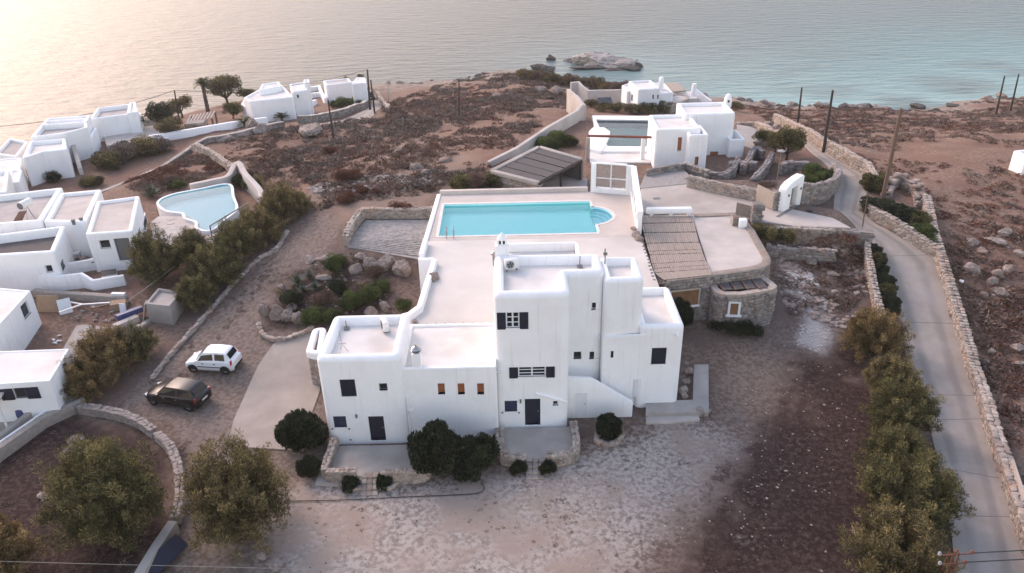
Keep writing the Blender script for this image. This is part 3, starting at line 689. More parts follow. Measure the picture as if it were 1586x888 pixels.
# ---- terrain sheet
def axis(parts):
    out = []
    for a, b, s in parts: out += list(np.arange(a, b, s))
    return np.array(out)
gx = axis([(-420, -120, 20), (-120, -60, 2), (-60, -40, .8), (-40, 40, .42), (40, 70, .8), (70, 130, 1.6), (130, 421, 20)])
gy = axis([(-220, 0, 15), (0, 22, 2), (22, 72, .42), (72, 130, .75), (130, 190, 1.2), (190, 320, 10)])
X, Y = np.meshgrid(gx, gy); Z = ground(X, Y)
V = np.stack([X, Y, Z], -1).reshape(-1, 3); nx_, ny_ = len(gx), len(gy)
ii = (np.arange(ny_-1)[:, None]*nx_+np.arange(nx_-1)[None]).ravel(); Fq = np.stack([ii, ii+1, ii+nx_+1, ii+nx_], 1)
xs, ys = V[:, 0], V[:, 1]
def mask(pxs, soft, proj=bxy):
    return 1-sstep(-soft, soft, poly_sd(xs, ys, [proj(a, b) for a, b in pxs]))
pale = np.maximum(mask([(430, 760), (500, 735), (700, 742), (800, 735), (905, 700), (1000, 668), (1100, 660), (1160, 690), (1120, 760), (1030, 840), (960, 940), (420, 940)], 3.5),
                  .85*mask([(1000, 645), (1080, 645), (1085, 660), (1010, 662)], .6))
track = mask([(180, 640), (240, 570), (310, 505), (380, 445), (450, 372), (500, 330), (535, 345), (500, 400), (440, 450), (405, 500), (430, 525), (480, 515), (500, 600), (440, 700), (330, 740), (300, 800), (280, 900), (420, 940), (440, 740), (500, 690), (480, 560), (300, 640), (270, 660)], 1.6)
track = np.maximum(track, mask([(230, 600), (330, 500), (480, 520), (500, 690), (430, 760), (430, 940), (270, 940), (290, 760), (275, 670)], 1.2))
track = np.maximum(track, .75*mask([(1000, 690), (1090, 640), (1105, 545), (1210, 500), (1270, 530), (1250, 610), (1180, 700), (1110, 760)], 3.5))
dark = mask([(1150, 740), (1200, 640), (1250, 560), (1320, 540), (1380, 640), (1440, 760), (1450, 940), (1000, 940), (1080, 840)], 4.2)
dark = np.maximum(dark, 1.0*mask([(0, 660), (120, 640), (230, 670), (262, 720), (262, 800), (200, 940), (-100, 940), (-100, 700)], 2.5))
dark = np.maximum(dark, .6*mask([(430, 425), (560, 388), (640, 400), (610, 480), (500, 515), (405, 515)], 1.5))
scrubm = np.maximum(sstep(66, 78, ys), sstep(26, 32, xs)*sstep(28, 36, ys)); scrubm = np.maximum(scrubm, .6*sstep(-20, -30, xs))
sand = np.maximum(mask([(560, 250), (600, 225), (660, 205), (700, 215), (730, 250), (700, 290), (600, 262)], 5), mask([(520, 320), (600, 300), (680, 290), (660, 325), (590, 330), (520, 350)], 2.5))
chalk = np.maximum(mask([(1205, 440), (1245, 425), (1290, 520), (1275, 550), (1235, 530), (1250, 480)], 1.0), mask([(1215, 415), (1260, 420), (1265, 440), (1220, 438)], .8))
darkrim = mask([(1090, 740), (1150, 630), (1220, 540), (1330, 520), (1420, 640), (1480, 760), (1480, 940), (930, 940), (1010, 840)], 6.0)
shore = sstep(-9.4, -8.6, V[:, 2])*(1-sstep(-8.3, -6.8, V[:, 2]))
m, nt, b = new_mat('earth'); b.inputs['Roughness'].default_value = .96; b.inputs['Specular IOR Level'].default_value = .2
geo = N(nt, 'ShaderNodeNewGeometry')
def noise(s, d=6, r=.6):
    n = N(nt, 'ShaderNodeTexNoise'); n.inputs['Scale'].default_value = s; n.inputs['Detail'].default_value = d; n.inputs['Roughness'].default_value = r; nt.links.new(geo.outputs['Position'], n.inputs[0]); return n.outputs['Fac']
def rampf(x, a, b_):
    r = N(nt, 'ShaderNodeMapRange'); r.interpolation_type = 'SMOOTHSTEP'; r.inputs[1].default_value = a; r.inputs[2].default_value = b_; nt.links.new(x, r.inputs[0]); return r.outputs[0]
def math_(op, a, b_):
    n = N(nt, 'ShaderNodeMath', operation=op)
    for i, v in enumerate((a, b_)):
        if isinstance(v, (int, float)): n.inputs[i].default_value = v
        else: nt.links.new(v, n.inputs[i])
    return n.outputs[0]
def attr(n):
    a = N(nt, 'ShaderNodeAttribute'); a.attribute_name = n; return a.outputs['Fac']
def mixc(f, a, b_):
    n = N(nt, 'ShaderNodeMixRGB')
    nt.links.new(f, n.inputs[0])
    for i, v in ((1, a), (2, b_)):
        if isinstance(v, tuple): n.inputs[i].default_value = (*v, 1)
        else: nt.links.new(v, n.inputs[i])
    return n.outputs[0]
nA = noise(.9, 8, .65); nB = noise(3.5, 8, .7); nC = noise(.22, 6, .6); nD = noise(14, 5, .7)
brk = math_('ADD', math_('MULTIPLY', nC, .36), math_('ADD', math_('MULTIPLY', nA, .28), math_('MULTIPLY', nB, .36)))
def masked(name, sharp=.10, gain=1.7):
    # own outline of the patch, broken up by noise
    s_ = math_('ADD', attr(name), math_('MULTIPLY', math_('SUBTRACT', brk, .5), gain)); return rampf(s_, .5-sharp, .5+sharp)
soil = mixc(rampf(nB, .43, .57), (.125, .086, .067), (.205, .15, .12)); soil = mixc(rampf(nC, .45, .6), soil, (.145, .104, .086))
scr = mixc(rampf(nB, .35, .68), (.15, .09, .065), (.28, .19, .142)); scr = mixc(rampf(nC, .45, .62), scr, (.190, .110, .080))
col = mixc(masked('scrub', .3), soil, scr)
col = mixc(masked('track', .2), col, mixc(rampf(nB, .42, .58), (.15, .113, .091), (.235, .186, .153)))
col = mixc(masked('sand', .3), col, mixc(rampf(nB, .3, .7), (.29, .205, .155), (.21, .145, .11)))
pl = mixc(rampf(nB, .42, .56), (.265, .218, .19), (.445, .385, .342)); pl = mixc(rampf(nC, .42, .62), pl, (.35, .275, .225))
col = mixc(masked('pale', .25, 2.2), col, pl)
vor = N(nt, 'ShaderNodeTexVoronoi'); vor.inputs['Scale'].default_value = 2.6; nt.links.new(geo.outputs['Position'], vor.inputs[0])
spk = math_('MULTIPLY', rampf(vor.outputs['Distance'], .17, .12), math_('MULTIPLY', rampf(nA, .50, .56), attr('pale')))
col = mixc(spk, col, (.085, .072, .066))
col = mixc(math_('MULTIPLY', masked('darkrim', .5, 2.0), .7), col, mixc(rampf(nB, .42, .58), (.105, .070, .057), (.175, .128, .108)))
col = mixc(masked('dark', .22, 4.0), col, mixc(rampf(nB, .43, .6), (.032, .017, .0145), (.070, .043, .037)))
col = mixc(masked('chalk', .4, 2.4), col, (.42, .385, .36))
col = mixc(attr('shore'), col, mixc(rampf(nA, .4, .6), (.32, .25, .20), (.20, .16, .135)))
nt.links.new(mixc(rampf(nD, .2, .8), col, mixc(rampf(nD, .6, .75), col, (.26, .225, .20))), b.inputs['Base Color'])
bp = N(nt, 'ShaderNodeBump'); bp.inputs['Strength'].default_value = .8; bp.inputs['Distance'].default_value = .12
nt.links.new(math_('ADD', math_('MULTIPLY', nB, .6), math_('MULTIPLY', nD, .4)), bp.inputs['Height']); nt.links.new(bp.outputs[0], b.inputs['Normal'])
M['earth'] = m
terr = link('ground', raw_mesh('ground', V, Fq, M['earth'], smooth=True, vattr=dict(pale=pale, track=track, dark=dark, scrub=scrubm, sand=sand, chalk=chalk, shore=shore, darkrim=darkrim)))
struct(terr)
# ---- sea
gx = axis([(-1900, -600, 100), (-600, -140, 40), (-140, 140, 4), (140, 600, 40), (600, 1901, 100)])
gy = axis([(60, 230, 2.5), (230, 600, 12), (600, 1901, 100)])
X, Y = np.meshgrid(gx, gy); V = np.stack([X, Y, np.full_like(X, SEA_Z)], -1).reshape(-1, 3); nx_, ny_ = len(gx), len(gy)
ii = (np.arange(ny_-1)[:, None]*nx_+np.arange(nx_-1)[None]).ravel(); Fq = np.stack([ii, ii+1, ii+nx_+1, ii+nx_], 1)
dd = V[:, 1]-coastY(V[:, 0])
shal = np.exp(-np.maximum(dd, 0)/26)*sstep(5, 70, V[:, 0])+.45*np.exp(-np.hypot(V[:, 0]-22, V[:, 1]-176)/22)
bright = sstep(15, 100, V[:, 0])*np.exp(-np.maximum(dd-10, 0)/90)
grass = sstep(.55, .7, vnoise(V[:, 0], V[:, 1], 16, 5)*.7+vnoise(V[:, 0], V[:, 1], 6, 6)*.3)*sstep(30, 80, V[:, 0])*np.exp(-np.maximum(dd, 0)/50)
pgx, pgy, _ = P(1482, 132, SEA_Z); grass = np.maximum(grass, np.exp(-(((V[:, 0]-pgx)/9)**2+((V[:, 1]-pgy)/9)**2)**2)*(.6+.6*vnoise(V[:, 0], V[:, 1], 5, 8)))
m, nt, b = new_mat('sea_water'); b.inputs['Roughness'].default_value = .36; b.inputs['IOR'].default_value = 1.33; b.inputs['Specular IOR Level'].default_value = .5
geo = N(nt, 'ShaderNodeNewGeometry')
c = mixc(attr('bright'), (.046, .050, .052), (.055, .155, .17)); c = mixc(attr('shal'), c, (.22, .36, .345)); c = mixc(attr('grass'), c, (.060, .085, .090))
nt.links.new(c, b.inputs['Base Color'])
mp = N(nt, 'ShaderNodeMapping'); mp.inputs['Scale'].default_value = (.14, .46, 1); mp.inputs['Rotation'].default_value = (0, 0, .12); nt.links.new(geo.outputs['Position'], mp.inputs[0])
n1 = N(nt, 'ShaderNodeTexNoise'); n1.inputs['Scale'].default_value = 1.0; n1.inputs['Detail'].default_value = 5; n1.inputs['Roughness'].default_value = .55; nt.links.new(mp.outputs[0], n1.inputs[0])
mp2 = N(nt, 'ShaderNodeMapping'); mp2.inputs['Scale'].default_value = (.6, 1.8, 1); mp2.inputs['Rotation'].default_value = (0, 0, -.15); nt.links.new(geo.outputs['Position'], mp2.inputs[0])
n2 = N(nt, 'ShaderNodeTexNoise'); n2.inputs['Scale'].default_value = 1.0; n2.inputs['Detail'].default_value = 4; nt.links.new(mp2.outputs[0], n2.inputs[0])
bp = N(nt, 'ShaderNodeBump'); bp.inputs['Strength'].default_value = 1.0; bp.inputs['Distance'].default_value = .8
nt.links.new(math_('ADD', n1.outputs['Fac'], math_('MULTIPLY', n2.outputs['Fac'], .22)), bp.inputs['Height']); nt.links.new(bp.outputs[0], b.inputs['Normal'])
M['sea'] = m
struct(link('sea', raw_mesh('sea', V, Fq, M['sea'], vattr=dict(shal=np.clip(shal, 0, 1), bright=np.clip(bright, 0, 1), grass=np.clip(grass, 0, 1)*.8))))
# ---- road and paved sheets laid on the ground
m, nt, b = new_mat('road_concrete'); b.inputs['Roughness'].default_value = .9
geo = N(nt, 'ShaderNodeNewGeometry')
nA = noise(.7, 7); nB = noise(9, 5, .7); nC = noise(.25, 5)
trk = attr('lane')
c = mixc(rampf(nA, .3, .7), (.295, .25, .212), (.36, .31, .262)); c = mixc(rampf(trk, .2, .9), c, (.24, .208, .182)); c = mixc(math_('MULTIPLY', rampf(nB, .5, .8), .5), c, (.18, .162, .15)); c = mixc(math_('MULTIPLY', rampf(nC, .5, .64), .45), c, (.36, .32, .288))
nt.links.new(c, b.inputs['Base Color'])
bp = N(nt, 'ShaderNodeBump'); bp.inputs['Strength'].default_value = .3; bp.inputs['Distance'].default_value = .03; nt.links.new(nB, bp.inputs['Height']); nt.links.new(bp.outputs[0], b.inputs['Normal'])
M['road'] = m
def lay_strip(name, Lp, Rp, mat, dz=.05, n=160, cross=10, lanes=False, proj=bxy, zf=None):
    a = np.array([proj(*p) for p in Lp]); b_ = np.array([proj(*p) for p in Rp]); t = np.linspace(0, len(a)-1, n); k = np.arange(len(a))
    A = np.stack([np.interp(t, k, a[:, 0]), np.interp(t, k, a[:, 1])], 1); B = np.stack([np.interp(t, k, b_[:, 0]), np.interp(t, k, b_[:, 1])], 1)
    s = np.linspace(0, 1, cross+1); Q = A[:, None]*(1-s)[None, :, None]+B[:, None]*s[None, :, None]
    z = (ground(Q[..., 0], Q[..., 1]) if zf is None else zf(Q[..., 0], Q[..., 1]))+dz
    V = np.concatenate([Q, z[..., None]], -1).reshape(-1, 3); w_ = cross+1
    ii = (np.arange(n-1)[:, None]*w_+np.arange(cross)[None]).ravel(); Fq = np.stack([ii, ii+1, ii+w_+1, ii+w_], 1)
    # skirt so that the slab has thickness
    la = np.tile(np.exp(-((s-.27)/.09)**2)+np.exp(-((s-.73)/.09)**2), n)
    edge = [i*w_ for i in range(n)]+[(n-1)*w_+j for j in range(1, w_)]+[i*w_+cross for i in reversed(range(n-1))]+[j for j in reversed(range(1, cross))]
    k0 = len(V); V = np.concatenate([V, V[edge]-np.array([0, 0, .35])]); la = np.concatenate([la, np.zeros(len(edge))]); ne = len(edge)
    Fs = np.array([[edge[i], k0+i, k0+(i+1) % ne, edge[(i+1) % ne]] for i in range(ne)])
    me = raw_mesh(name, V, np.concatenate([Fq, Fs]), M[mat], smooth=True, sharp=50, vattr=dict(lane=la))
    return struct(link(name, me))
road_o = lay_strip('road', ROADL, ROADR, 'road', .06, 240, 12)
def flat_strip(mb, p, q, wd, z, th=.02):
    d = Vector((q[0]-p[0], q[1]-p[1])).normalized(); nn = Vector((-d.y, d.x))*wd/2; zz = z if hasattr(z, '__len__') else [z, z]
    pl4 = [(p[0]+nn.x, p[1]+nn.y, zz[0]), (p[0]-nn.x, p[1]-nn.y, zz[0]), (q[0]-nn.x, q[1]-nn.y, zz[1]), (q[0]+nn.x, q[1]+nn.y, zz[1])]
    mb.add(pl4+[(a, b_, c_-th) for a, b_, c_ in pl4], [(0, 1, 2, 3), (7, 6, 5, 4), (0, 4, 5, 1), (1, 5, 6, 2), (2, 6, 7, 3), (3, 7, 4, 0)])
M['joint'] = pm('joint_filler', (.19, .168, .152), (.16, .142, .13), 6, .95)
for a, b_ in (((1366, 398), (1446, 396)), ((1389, 500), (1477, 502)), ((1424, 612), (1510, 614)), ((1437, 652), (1522, 650)), ((1455, 725), (1546, 742)), ((1470, 800), (1567, 802)), ((1296, 276), (1340, 275)), ((1258, 238), (1278, 237))):   # expansion joints of the concrete road
    mb = MB(); A, B = bxy(*a), bxy(*b_)
    for k in range(6):
        p = [A[i]+(B[i]-A[i])*k/6+(random.uniform(-.02, .02) if k else 0) for i in (0, 1)]; q = [A[i]+(B[i]-A[i])*(k+1)/6 for i in (0, 1)]; flat_strip(mb, p, q, .035, [gz(*p)+.068, gz(*q)+.068], .03)
    mb.build('joint', M['joint'], road_o)
lay_strip('driveway', [(352, 692), (362, 652), (384, 602), (402, 564), (424, 534), (452, 521)], [(470, 700), (480, 650), (496, 605), (492, 560), (487, 530), (482, 517)], 'drive', .07, 60, 10)
# forecourt slabs of the pool house
def slab(name, pxs, z, mat, th=.3, dz=0, parent=None, st=True):
    p = ccw([Pxy(a, b, z) for a, b in pxs]); mb = MB(); mb.prism(p, z-th, z+dz); o = mb.build(name, M[mat], parent)
    return struct(o) if st and parent is None else o
fc = slab('forecourt', [(988, 316), (993, 290), (1078, 283), (1120, 296), (1186, 306), (1222, 323), (1290, 338), (1318, 353), (1232, 350), (1140, 337), (1070, 331), (1000, 331)], 4.76, 'concretelight')
slab('cobbled_court', [(990, 292), (1000, 268), (1058, 262), (1080, 283)], 4.80, 'cobble')
# joint lines and drain grates of the forecourt
mb = MB(); flat_strip(mb, Pxy(1204, 336, 4.77), Pxy(1235, 318, 4.77), .28, 4.785); mb.build('drain_channel', M['greypaint'], fc)
mb = MB(); flat_strip(mb, Pxy(1250, 327, 4.77), Pxy(1258, 327, 4.77), .35, 4.785); mb.build('drain_grate', M['black'], fc)
mb = MB(); flat_strip(mb, Pxy(1012, 308, 4.77), Pxy(1022, 307, 4.77), .4, 4.785); mb.build('drain_grate', M['greypaint'], fc)
# walkway along the right side of the main house
wk = MB(); wk.prism(ccw([Pxy(a, b, .42) for a, b in [(1000, 640), (1001, 621), (1073, 619), (1077, 500), (1097, 500), (1098, 638)]]), -.1, .42)
struct(wk.build('walkway', M['concrete'], bevel=.03))
wk = MB(); wk.prism(ccw([Pxy(a, b, .2) for a, b in [(1000, 655), (1002, 641), (1082, 640), (1084, 650), (1040, 654)]]), -.1, .2)
struct(wk.build('walkway', M['concretelight'], bevel=.03))
# ================================================================== MAIN VILLA
TZ = 5.0
villa = empty('villa', (0, 40, 0), 'large white flat-roofed house with navy shutters and a three-storey tower', 'house')
def front(poly, i): return poly[i], poly[(i+1) % len(poly)]
def block_with(parent, poly, z0, z1, wins, **kw):
    """wins: {edge: [(photo rect, kind, depth, mat, shutters)]}"""
    ops = {}; jobs = []
    for e, L in wins.items():
        A, B = front(poly, e)
        for wv in L:
            r = rect(wv[0], A, B); dep = wv[2] if len(wv) > 2 else .2
            ops.setdefault(e, []).append((*r, dep)); jobs.append((LF(A, B), r, wv[1], dep, wv[3] if len(wv) > 3 else 'navy', wv[4] if len(wv) > 4 else 0))
    o = block(poly, z0, z1, openings=ops, parent=parent, **kw)
    for lf, r, kind, dep, mt, sh in jobs:
        joinery(parent, lf, r, kind, dep, mt)
        if sh: open_shutters(parent, lf, r, sh, mt)
    return o
# left block
LBp = [(-11.15, 36.55), (-6.35, 36.55), (-6.35, 41.5), (-11.05, 41.5)]
block_with(villa, LBp, -.4, 6.2, {0: [((527, 588, 551, 614), 'shutter', .16), ((587, 594, 600, 605), 'dark', .2), ((516.5, 645, 536.5, 662), 'shutter', .14, 'navylight'), ((572, 645, 596, 682), 'door', .2)]}, par=.55, th=.55, rs=.34, rc=.45)
# wing with terrace roof
WGp = [(-6.5, 36.9), (-1.0, 36.9), (-1.0, 41.9), (-6.5, 41.9)]
block_with(villa, WGp, -.4, 5.12, {0: [((678, 594, 689, 611), 'warm', .28), ((708.7, 594, 719.6, 611), 'warm', .28), ((739, 594, 749.6, 611), 'warm', .28), ((622, 595, 626, 603.5), 'dark', .2)]}, par=.14, th=.22, rs=.07, rc=.1)
# tower
TWp = [(-1.05, 37.55), (3.2, 37.55), (3.2, 40.0), (5.4, 40.0), (5.4, 42.6), (-1.05, 42.7)]
block_with(villa, TWp, -.4, 9.5, {0: [((784, 484, 804, 508), 'sash', .12, 'navy', .5), ((803, 568.5, 845, 583.5), 'sash', .12, 'navy', .52), ((781, 621, 801, 637.5), 'shutter', .14, 'navylight'), ((813, 618, 837, 658), 'door', .2), ((856, 621.5, 864.5, 628), 'pane', .15)],
                                       2: [((916, 469, 927.5, 480), 'pane', .2), ((888.5, 545, 900.5, 556), 'dark', .2), ((913, 545, 926, 556), 'dark', .2)]}, par=.58, th=.55, rs=.36, rc=.45)
S3p = [(5.36, 39.65), (7.68, 39.65), (7.68, 42.75), (5.36, 42.75)]
block_with(villa, S3p, -.4, 9.15, {}, par=.5, th=.42, rs=.3, rc=.4)
RBp = [(7.55, 39.45), (10.25, 39.45), (10.25, 44.5), (7.55, 44.5)]
block_with(villa, RBp, -.2, 6.05, {0: [((1009, 539, 1032, 564), 'shutter', .16)]}, par=.48, th=.42, rs=.28, rc=.4)
# ground storey under the narrow stair block, with a sloping ledge
A, B = (5.38, 39.44), (7.95, 39.44)
lg = MB(); 
zl = [hit(938, 524, A, B)[1], hit(1000, 518, A, B)[1]]
lf = LF(A, B)
r = rect((946, 544, 950, 554), A, B); d_ = rect((980, 588, 1001, 617), A, B)
lg.add([lf.p(0, 0, -.2), lf.p(d_[0], 0, -.2), lf.p(d_[0], 0, d_[3]), lf.p(d_[1], 0, d_[3]), lf.p(d_[1], 0, -.2), lf.p(d_[1]+.12, 0, -.2), lf.p(d_[1]+.12, 0, zl[1]), lf.p(0, 0, zl[0]), lf.p(d_[1]+.12, -.02, zl[1]+.05), lf.p(0, -.3, zl[0]+.05), lf.p(0, -.3, -.2)],
       [(0, 1, 2, 7), (2, 3, 6, 7), (3, 4, 5, 6), (7, 6, 8, 9), (0, 7, 9, 10)])
lg.build('wall', M['white'], villa)
mb = MB(); lf.box(mb, d_[0], d_[1], -.12, -.1, d_[2], d_[3]); dr = mb.build('door', M['whitepaint'], villa)
mb = MB(); lf.box(mb, d_[0]+.03, d_[1]-.03, -.1, -.085, d_[2]+.05, d_[3]-.05); mb.build('panel', M['whitepaint'], dr)
mb = MB(); lf.box(mb, d_[1]-.2, d_[1]-.15, -.085, -.03, d_[2]+.8, d_[2]+.88); mb.build('handle', M['steel'], dr)
mb = MB(); lf.box(mb, r[0], r[1], .0, .012, r[2], r[3]); mb.build('window', M['glassdark'], villa)
# outdoor stair with solid balustrade
A, B = (3.22, 38.55), (7.4, 38.55); lf = LF(A, B)
a1 = hit(888, 585, A, B); a2 = hit(916, 586.5, A, B); a3 = hit(980.5, 624, A, B)
sw = MB(); pr = [(0, -.2), (a3[0], -.2), (a3[0], a3[1]), (a2[0], a2[1]), (0, a1[1])]
n_ = len(pr); V_ = [lf.p(u, 0, z) for u, z in pr]+[lf.p(u, -.25, z) for u, z in pr]
sw.add(V_, [tuple(range(n_)), tuple(reversed(range(n_, 2*n_)))]+[((i+1) % n_, i, n_+i, n_+(i+1) % n_) for i in range(n_)])
stw = sw.build('stair_wall', M['white'], villa, bevel=.05)
dd_ = rect((889.5, 609, 909, 642), A, B); mb = MB(); lf.box(mb, dd_[0]+.06, dd_[1], 0.004, .03, max(dd_[2], 0), dd_[3]); dr = mb.build('door', M['whitepaint'], villa)
mb = MB(); lf.box(mb, dd_[1]-.16, dd_[1]-.12, .03, .07, dd_[2]+.8, dd_[2]+.88); mb.build('handle', M['steel'], dr)
ns = 14
for i in range(ns):
    u1 = a3[0]-(a3[0]-a2[0])*i/ns; u2 = a3[0]-(a3[0]-a2[0])*(i+1)/ns; z = (a2[1]-.85)*(i+1)/ns
    mb = MB(); lf.box(mb, u2, u1, -.86, -.25, -.2, z); mb.build('step', M['white'], villa)
mb = MB(); lf.box(mb, 0.03, a2[0], -1.4, -.25, -.2, a2[1]-.85); mb.build('landing', M['white'], villa)
# small trim: wall lamps, drip ledges, pipes
def wall_bit(name, pr, A, B, n0, n1, mat, bev=0):
    r = rect(pr, A, B); mb = MB(); LF(A, B).box(mb, r[0], r[1], n0, n1, r[2], r[3]); return mb.build(name, M[mat], villa, bevel=bev)
fT = front(TWp, 0); fL = front(LBp, 0); fW = front(WGp, 0)
for pr, f in (((805, 618.5, 807.5, 623), fT), ((551, 641.5, 553.5, 646), fL)):
    wall_bit('wall_lamp', pr, f[0], f[1], 0, .14, 'greypaint')
def ledge(p, q, f, t=.05, dn=.1):
    u1, z1_ = hit(*p, *f); u2, z2_ = hit(*q, *f); lf = LF(*f); mb = MB()
    mb.add([lf.p(u1, 0, z1_), lf.p(u2, 0, z2_), lf.p(u2, dn, z2_-.03), lf.p(u1, dn, z1_-.03), lf.p(u1, 0, z1_+t), lf.p(u2, 0, z2_+t), lf.p(u2, dn, z2_+t-.03), lf.p(u1, dn, z1_+t-.03)],
           [(0, 1, 2, 3), (4, 7, 6, 5), (0, 4, 5, 1), (3, 2, 6, 7), (0, 3, 7, 4), (1, 5, 6, 2)])
    mb.build('drip_ledge', M['white'], villa)
ledge((829, 609), (879, 622), fT); ledge((629, 639), (640, 635), fW); 
mb = MB(); lf = LF(*fW); u, z = hit(627, 600, *fW); lf.box(mb, .18, .3, 0, .1, 0, 3.2); mb.build('downpipe', M['white'], villa)
mb = MB(); lf = LF(*fT); lf.box(mb, .02, .5, 0.0, .06, 4.35, 4.41); lf.box(mb, .42, .54, .0, .12, 4.28, 4.44); mb.build('gutter_spout', M['white'], villa)
mb = MB(); lf = LF(*front(RBp, 0)); u, z = hit(1062, 517, *front(RBp, 0)); lf.box(mb, 2.2, 2.35, 0, .0+.3, z-.05, z+.05); mb.build('gutter_spout', M['white'], villa)
for f, pts in ((fL, [(515, 664), (541, 664), (543, 681)]), (fT, [(778, 639), (804, 639)])):
    for q in pts: u, z = hit(*q, *f); mb = MB(); LF(*f).box(mb, u-.05, u+.05, 0, .06, z-.04, z+.04); mb.build('shutter_catch', M['greypaint'], villa)
# chimneys that belong to the house
def wing_stack():
    x, y = -5.55, 37.25; mb = MB(); mb.box(x-.26, x+.26, y-.26, y+.3, 4.9, 6.0); c = mb.build('chimney', M['white'], villa, bevel=.05)
    mb = MB(); mb.lathe((x, y, 6.0), [(.16, 0), (.16, .1), (.3, .12), (.3, .16), (.16, .2), (.3, .24), (.26, .32), (.08, .42), (.05, .55)], 12); mb.build('cowl', M['steel'], c, smooth=True)
wing_stack()
x, y = -.55, 42.75; mb = MB(); mb.prism([(x-.42, y-.3), (x+.42, y-.3), (x+.42, y+.35), (x-.42, y+.35)], 5, 10.1); mb.prism([(x-.3, y-.22), (x+.3, y-.22), (x+.3, y+.25), (x-.3, y+.25)], 10.1, 10.5)
mb.lathe((x, y, 10.5), [(.3, 0), (.22, .16), (.08, .3), (.03, .4)], 8); ch = mb.build('chimney', M['white'], villa, bevel=.04)
for s in (-.12, .12): mb = MB(); mb.box(x+s-.06, x+s+.06, y-.232, y-.2, 10.2, 10.42); mb.build('smoke_opening', M['black'], ch)
x = -1.02; mb = MB(); mb.lathe((x-.0, 42.9, 8.6), [(.14, 0), (.14, .75), (.24, .78), (.24, .9), (.1, 1.0)], 10); mb.build('flue', M['steel'], villa, smooth=True)
# raised planter at the driveway side, stone with a white rounded rim
pl = empty('stone_planter', (*Pxy(490, 560, 0), 0), 'round-cornered stone planter with thick white rim beside the house corner', 'planter')
pp = ccw([Pxy(a, b, 2.75) for a, b in [(473, 546), (484, 510), (506, 507), (499, 553)]])
block(pp, 2.35, 2.85, par=.35, th=.42, rs=.16, rc=.45, parent=pl, roofmat='rock', rdepth=.1)
def stone_clad(parent, poly, z0, z1, size, mat, indiv=0, edges=None, proud=.05, core='mortargrey', skip=None):
    """stone facing of a building: solid core and proud stones, course by course"""
    c = MB(); c.prism(poly, z0, z1); c.build('wall', M[core], parent)
    pos = []; scl = []; rot = []
    for i in range(len(poly)):
        a = Vector(poly[i]); b_ = Vector(poly[(i+1) % len(poly)]); L = (b_-a).length; d = (b_-a)/L; nn = Vector((d.y, -d.x)); mid = (a+b_)/2
        if edges is not None and i not in edges: continue
        if nn.dot(-mid) < -.1*mid.length: continue
        rows = max(1, int((z1-z0)/(size*.62))); rh = (z1-z0)/rows
        for r in range(rows):
            s = -random.random()*.2*size
            while s < L:
                ln = size*random.uniform(.7, 1.7); sc = min(max(s+ln/2, .02), L-.02); z = z0+(r+.5)*rh; s += ln
                if skip and skip(i, sc, z, ln): continue
                q = a+d*sc; pos.append((q.x+nn.x*(proud-.1), q.y+nn.y*(proud-.1), z+random.uniform(-.015, .015))); scl.append((min(ln, L)*.96, .22, rh*random.uniform(.86, 1.0))); rot.append(math.atan2(d.y, d.x)+random.uniform(-.03, .03))
    if pos:
        pos = np.array(pos); scl = np.array(scl); rot = np.array(rot)
        V_, F_, _ = join_inst(STONE_T, pos-np.array(ORG[parent.name]), scl, rot, RNG.uniform(-.04, .04, len(pos)))
        stuff(link('stones', raw_mesh('stones', V_, F_, M[mat]), parent))
stone_clad(pl, [((p[0]-pp[0][0])*.9+pp[0][0]+.03, (p[1]-pp[0][1])*.96+pp[0][1]+.05) for p in pp], -.2, 2.4, .3, 'stone', core='mortar')
# ---- terrace with the pool
PX0, PX1, PY0, PY1 = -5.65, 6.82, 55.45, 62.0; LC = (6.55, 58.95); LR = 1.85
arc = [(LC[0]+LR*math.cos(a), LC[1]+LR*math.sin(a)) for a in np.linspace(-math.pi/2+.14, math.pi/2-.14, 15)]
ter = empty('terrace', (0, 52, 0), 'broad white painted roof terrace between the tower and the swimming pool', 'terrace')
TL = [Pxy(a, b, 5.0) for a, b in [(640, 500), (652, 478), (675, 402), (662, 398), (660, 392)]]
mb = MB(); mb.prism(ccw([(-6.4, 41.92), (-6.4, 43.2), (-6.05, 44), (-5.5, 50.9), (-6.75, 51.7), (-6.75, 54.6), (10.0, 54.6), (10.0, 44.5), (7.7, 42.8), (-1.02, 42.72), (-1.02, 41.92)]), 0, TZ)
mb.build('floor', M['terrace'], ter)
pool = empty('swimming_pool', (0, 58.7, 3), 'long turquoise swimming pool with rounded end set in the white terrace', 'swimming pool')
mb = MB(); dk = ccw([(-6.75, 54.62), (PX0, 54.62), (PX1, 54.62), (9.98, 54.62), (10.6, 60), (10.6, 64.2), (7.1, 64.9), (-6.15, 64.9)])
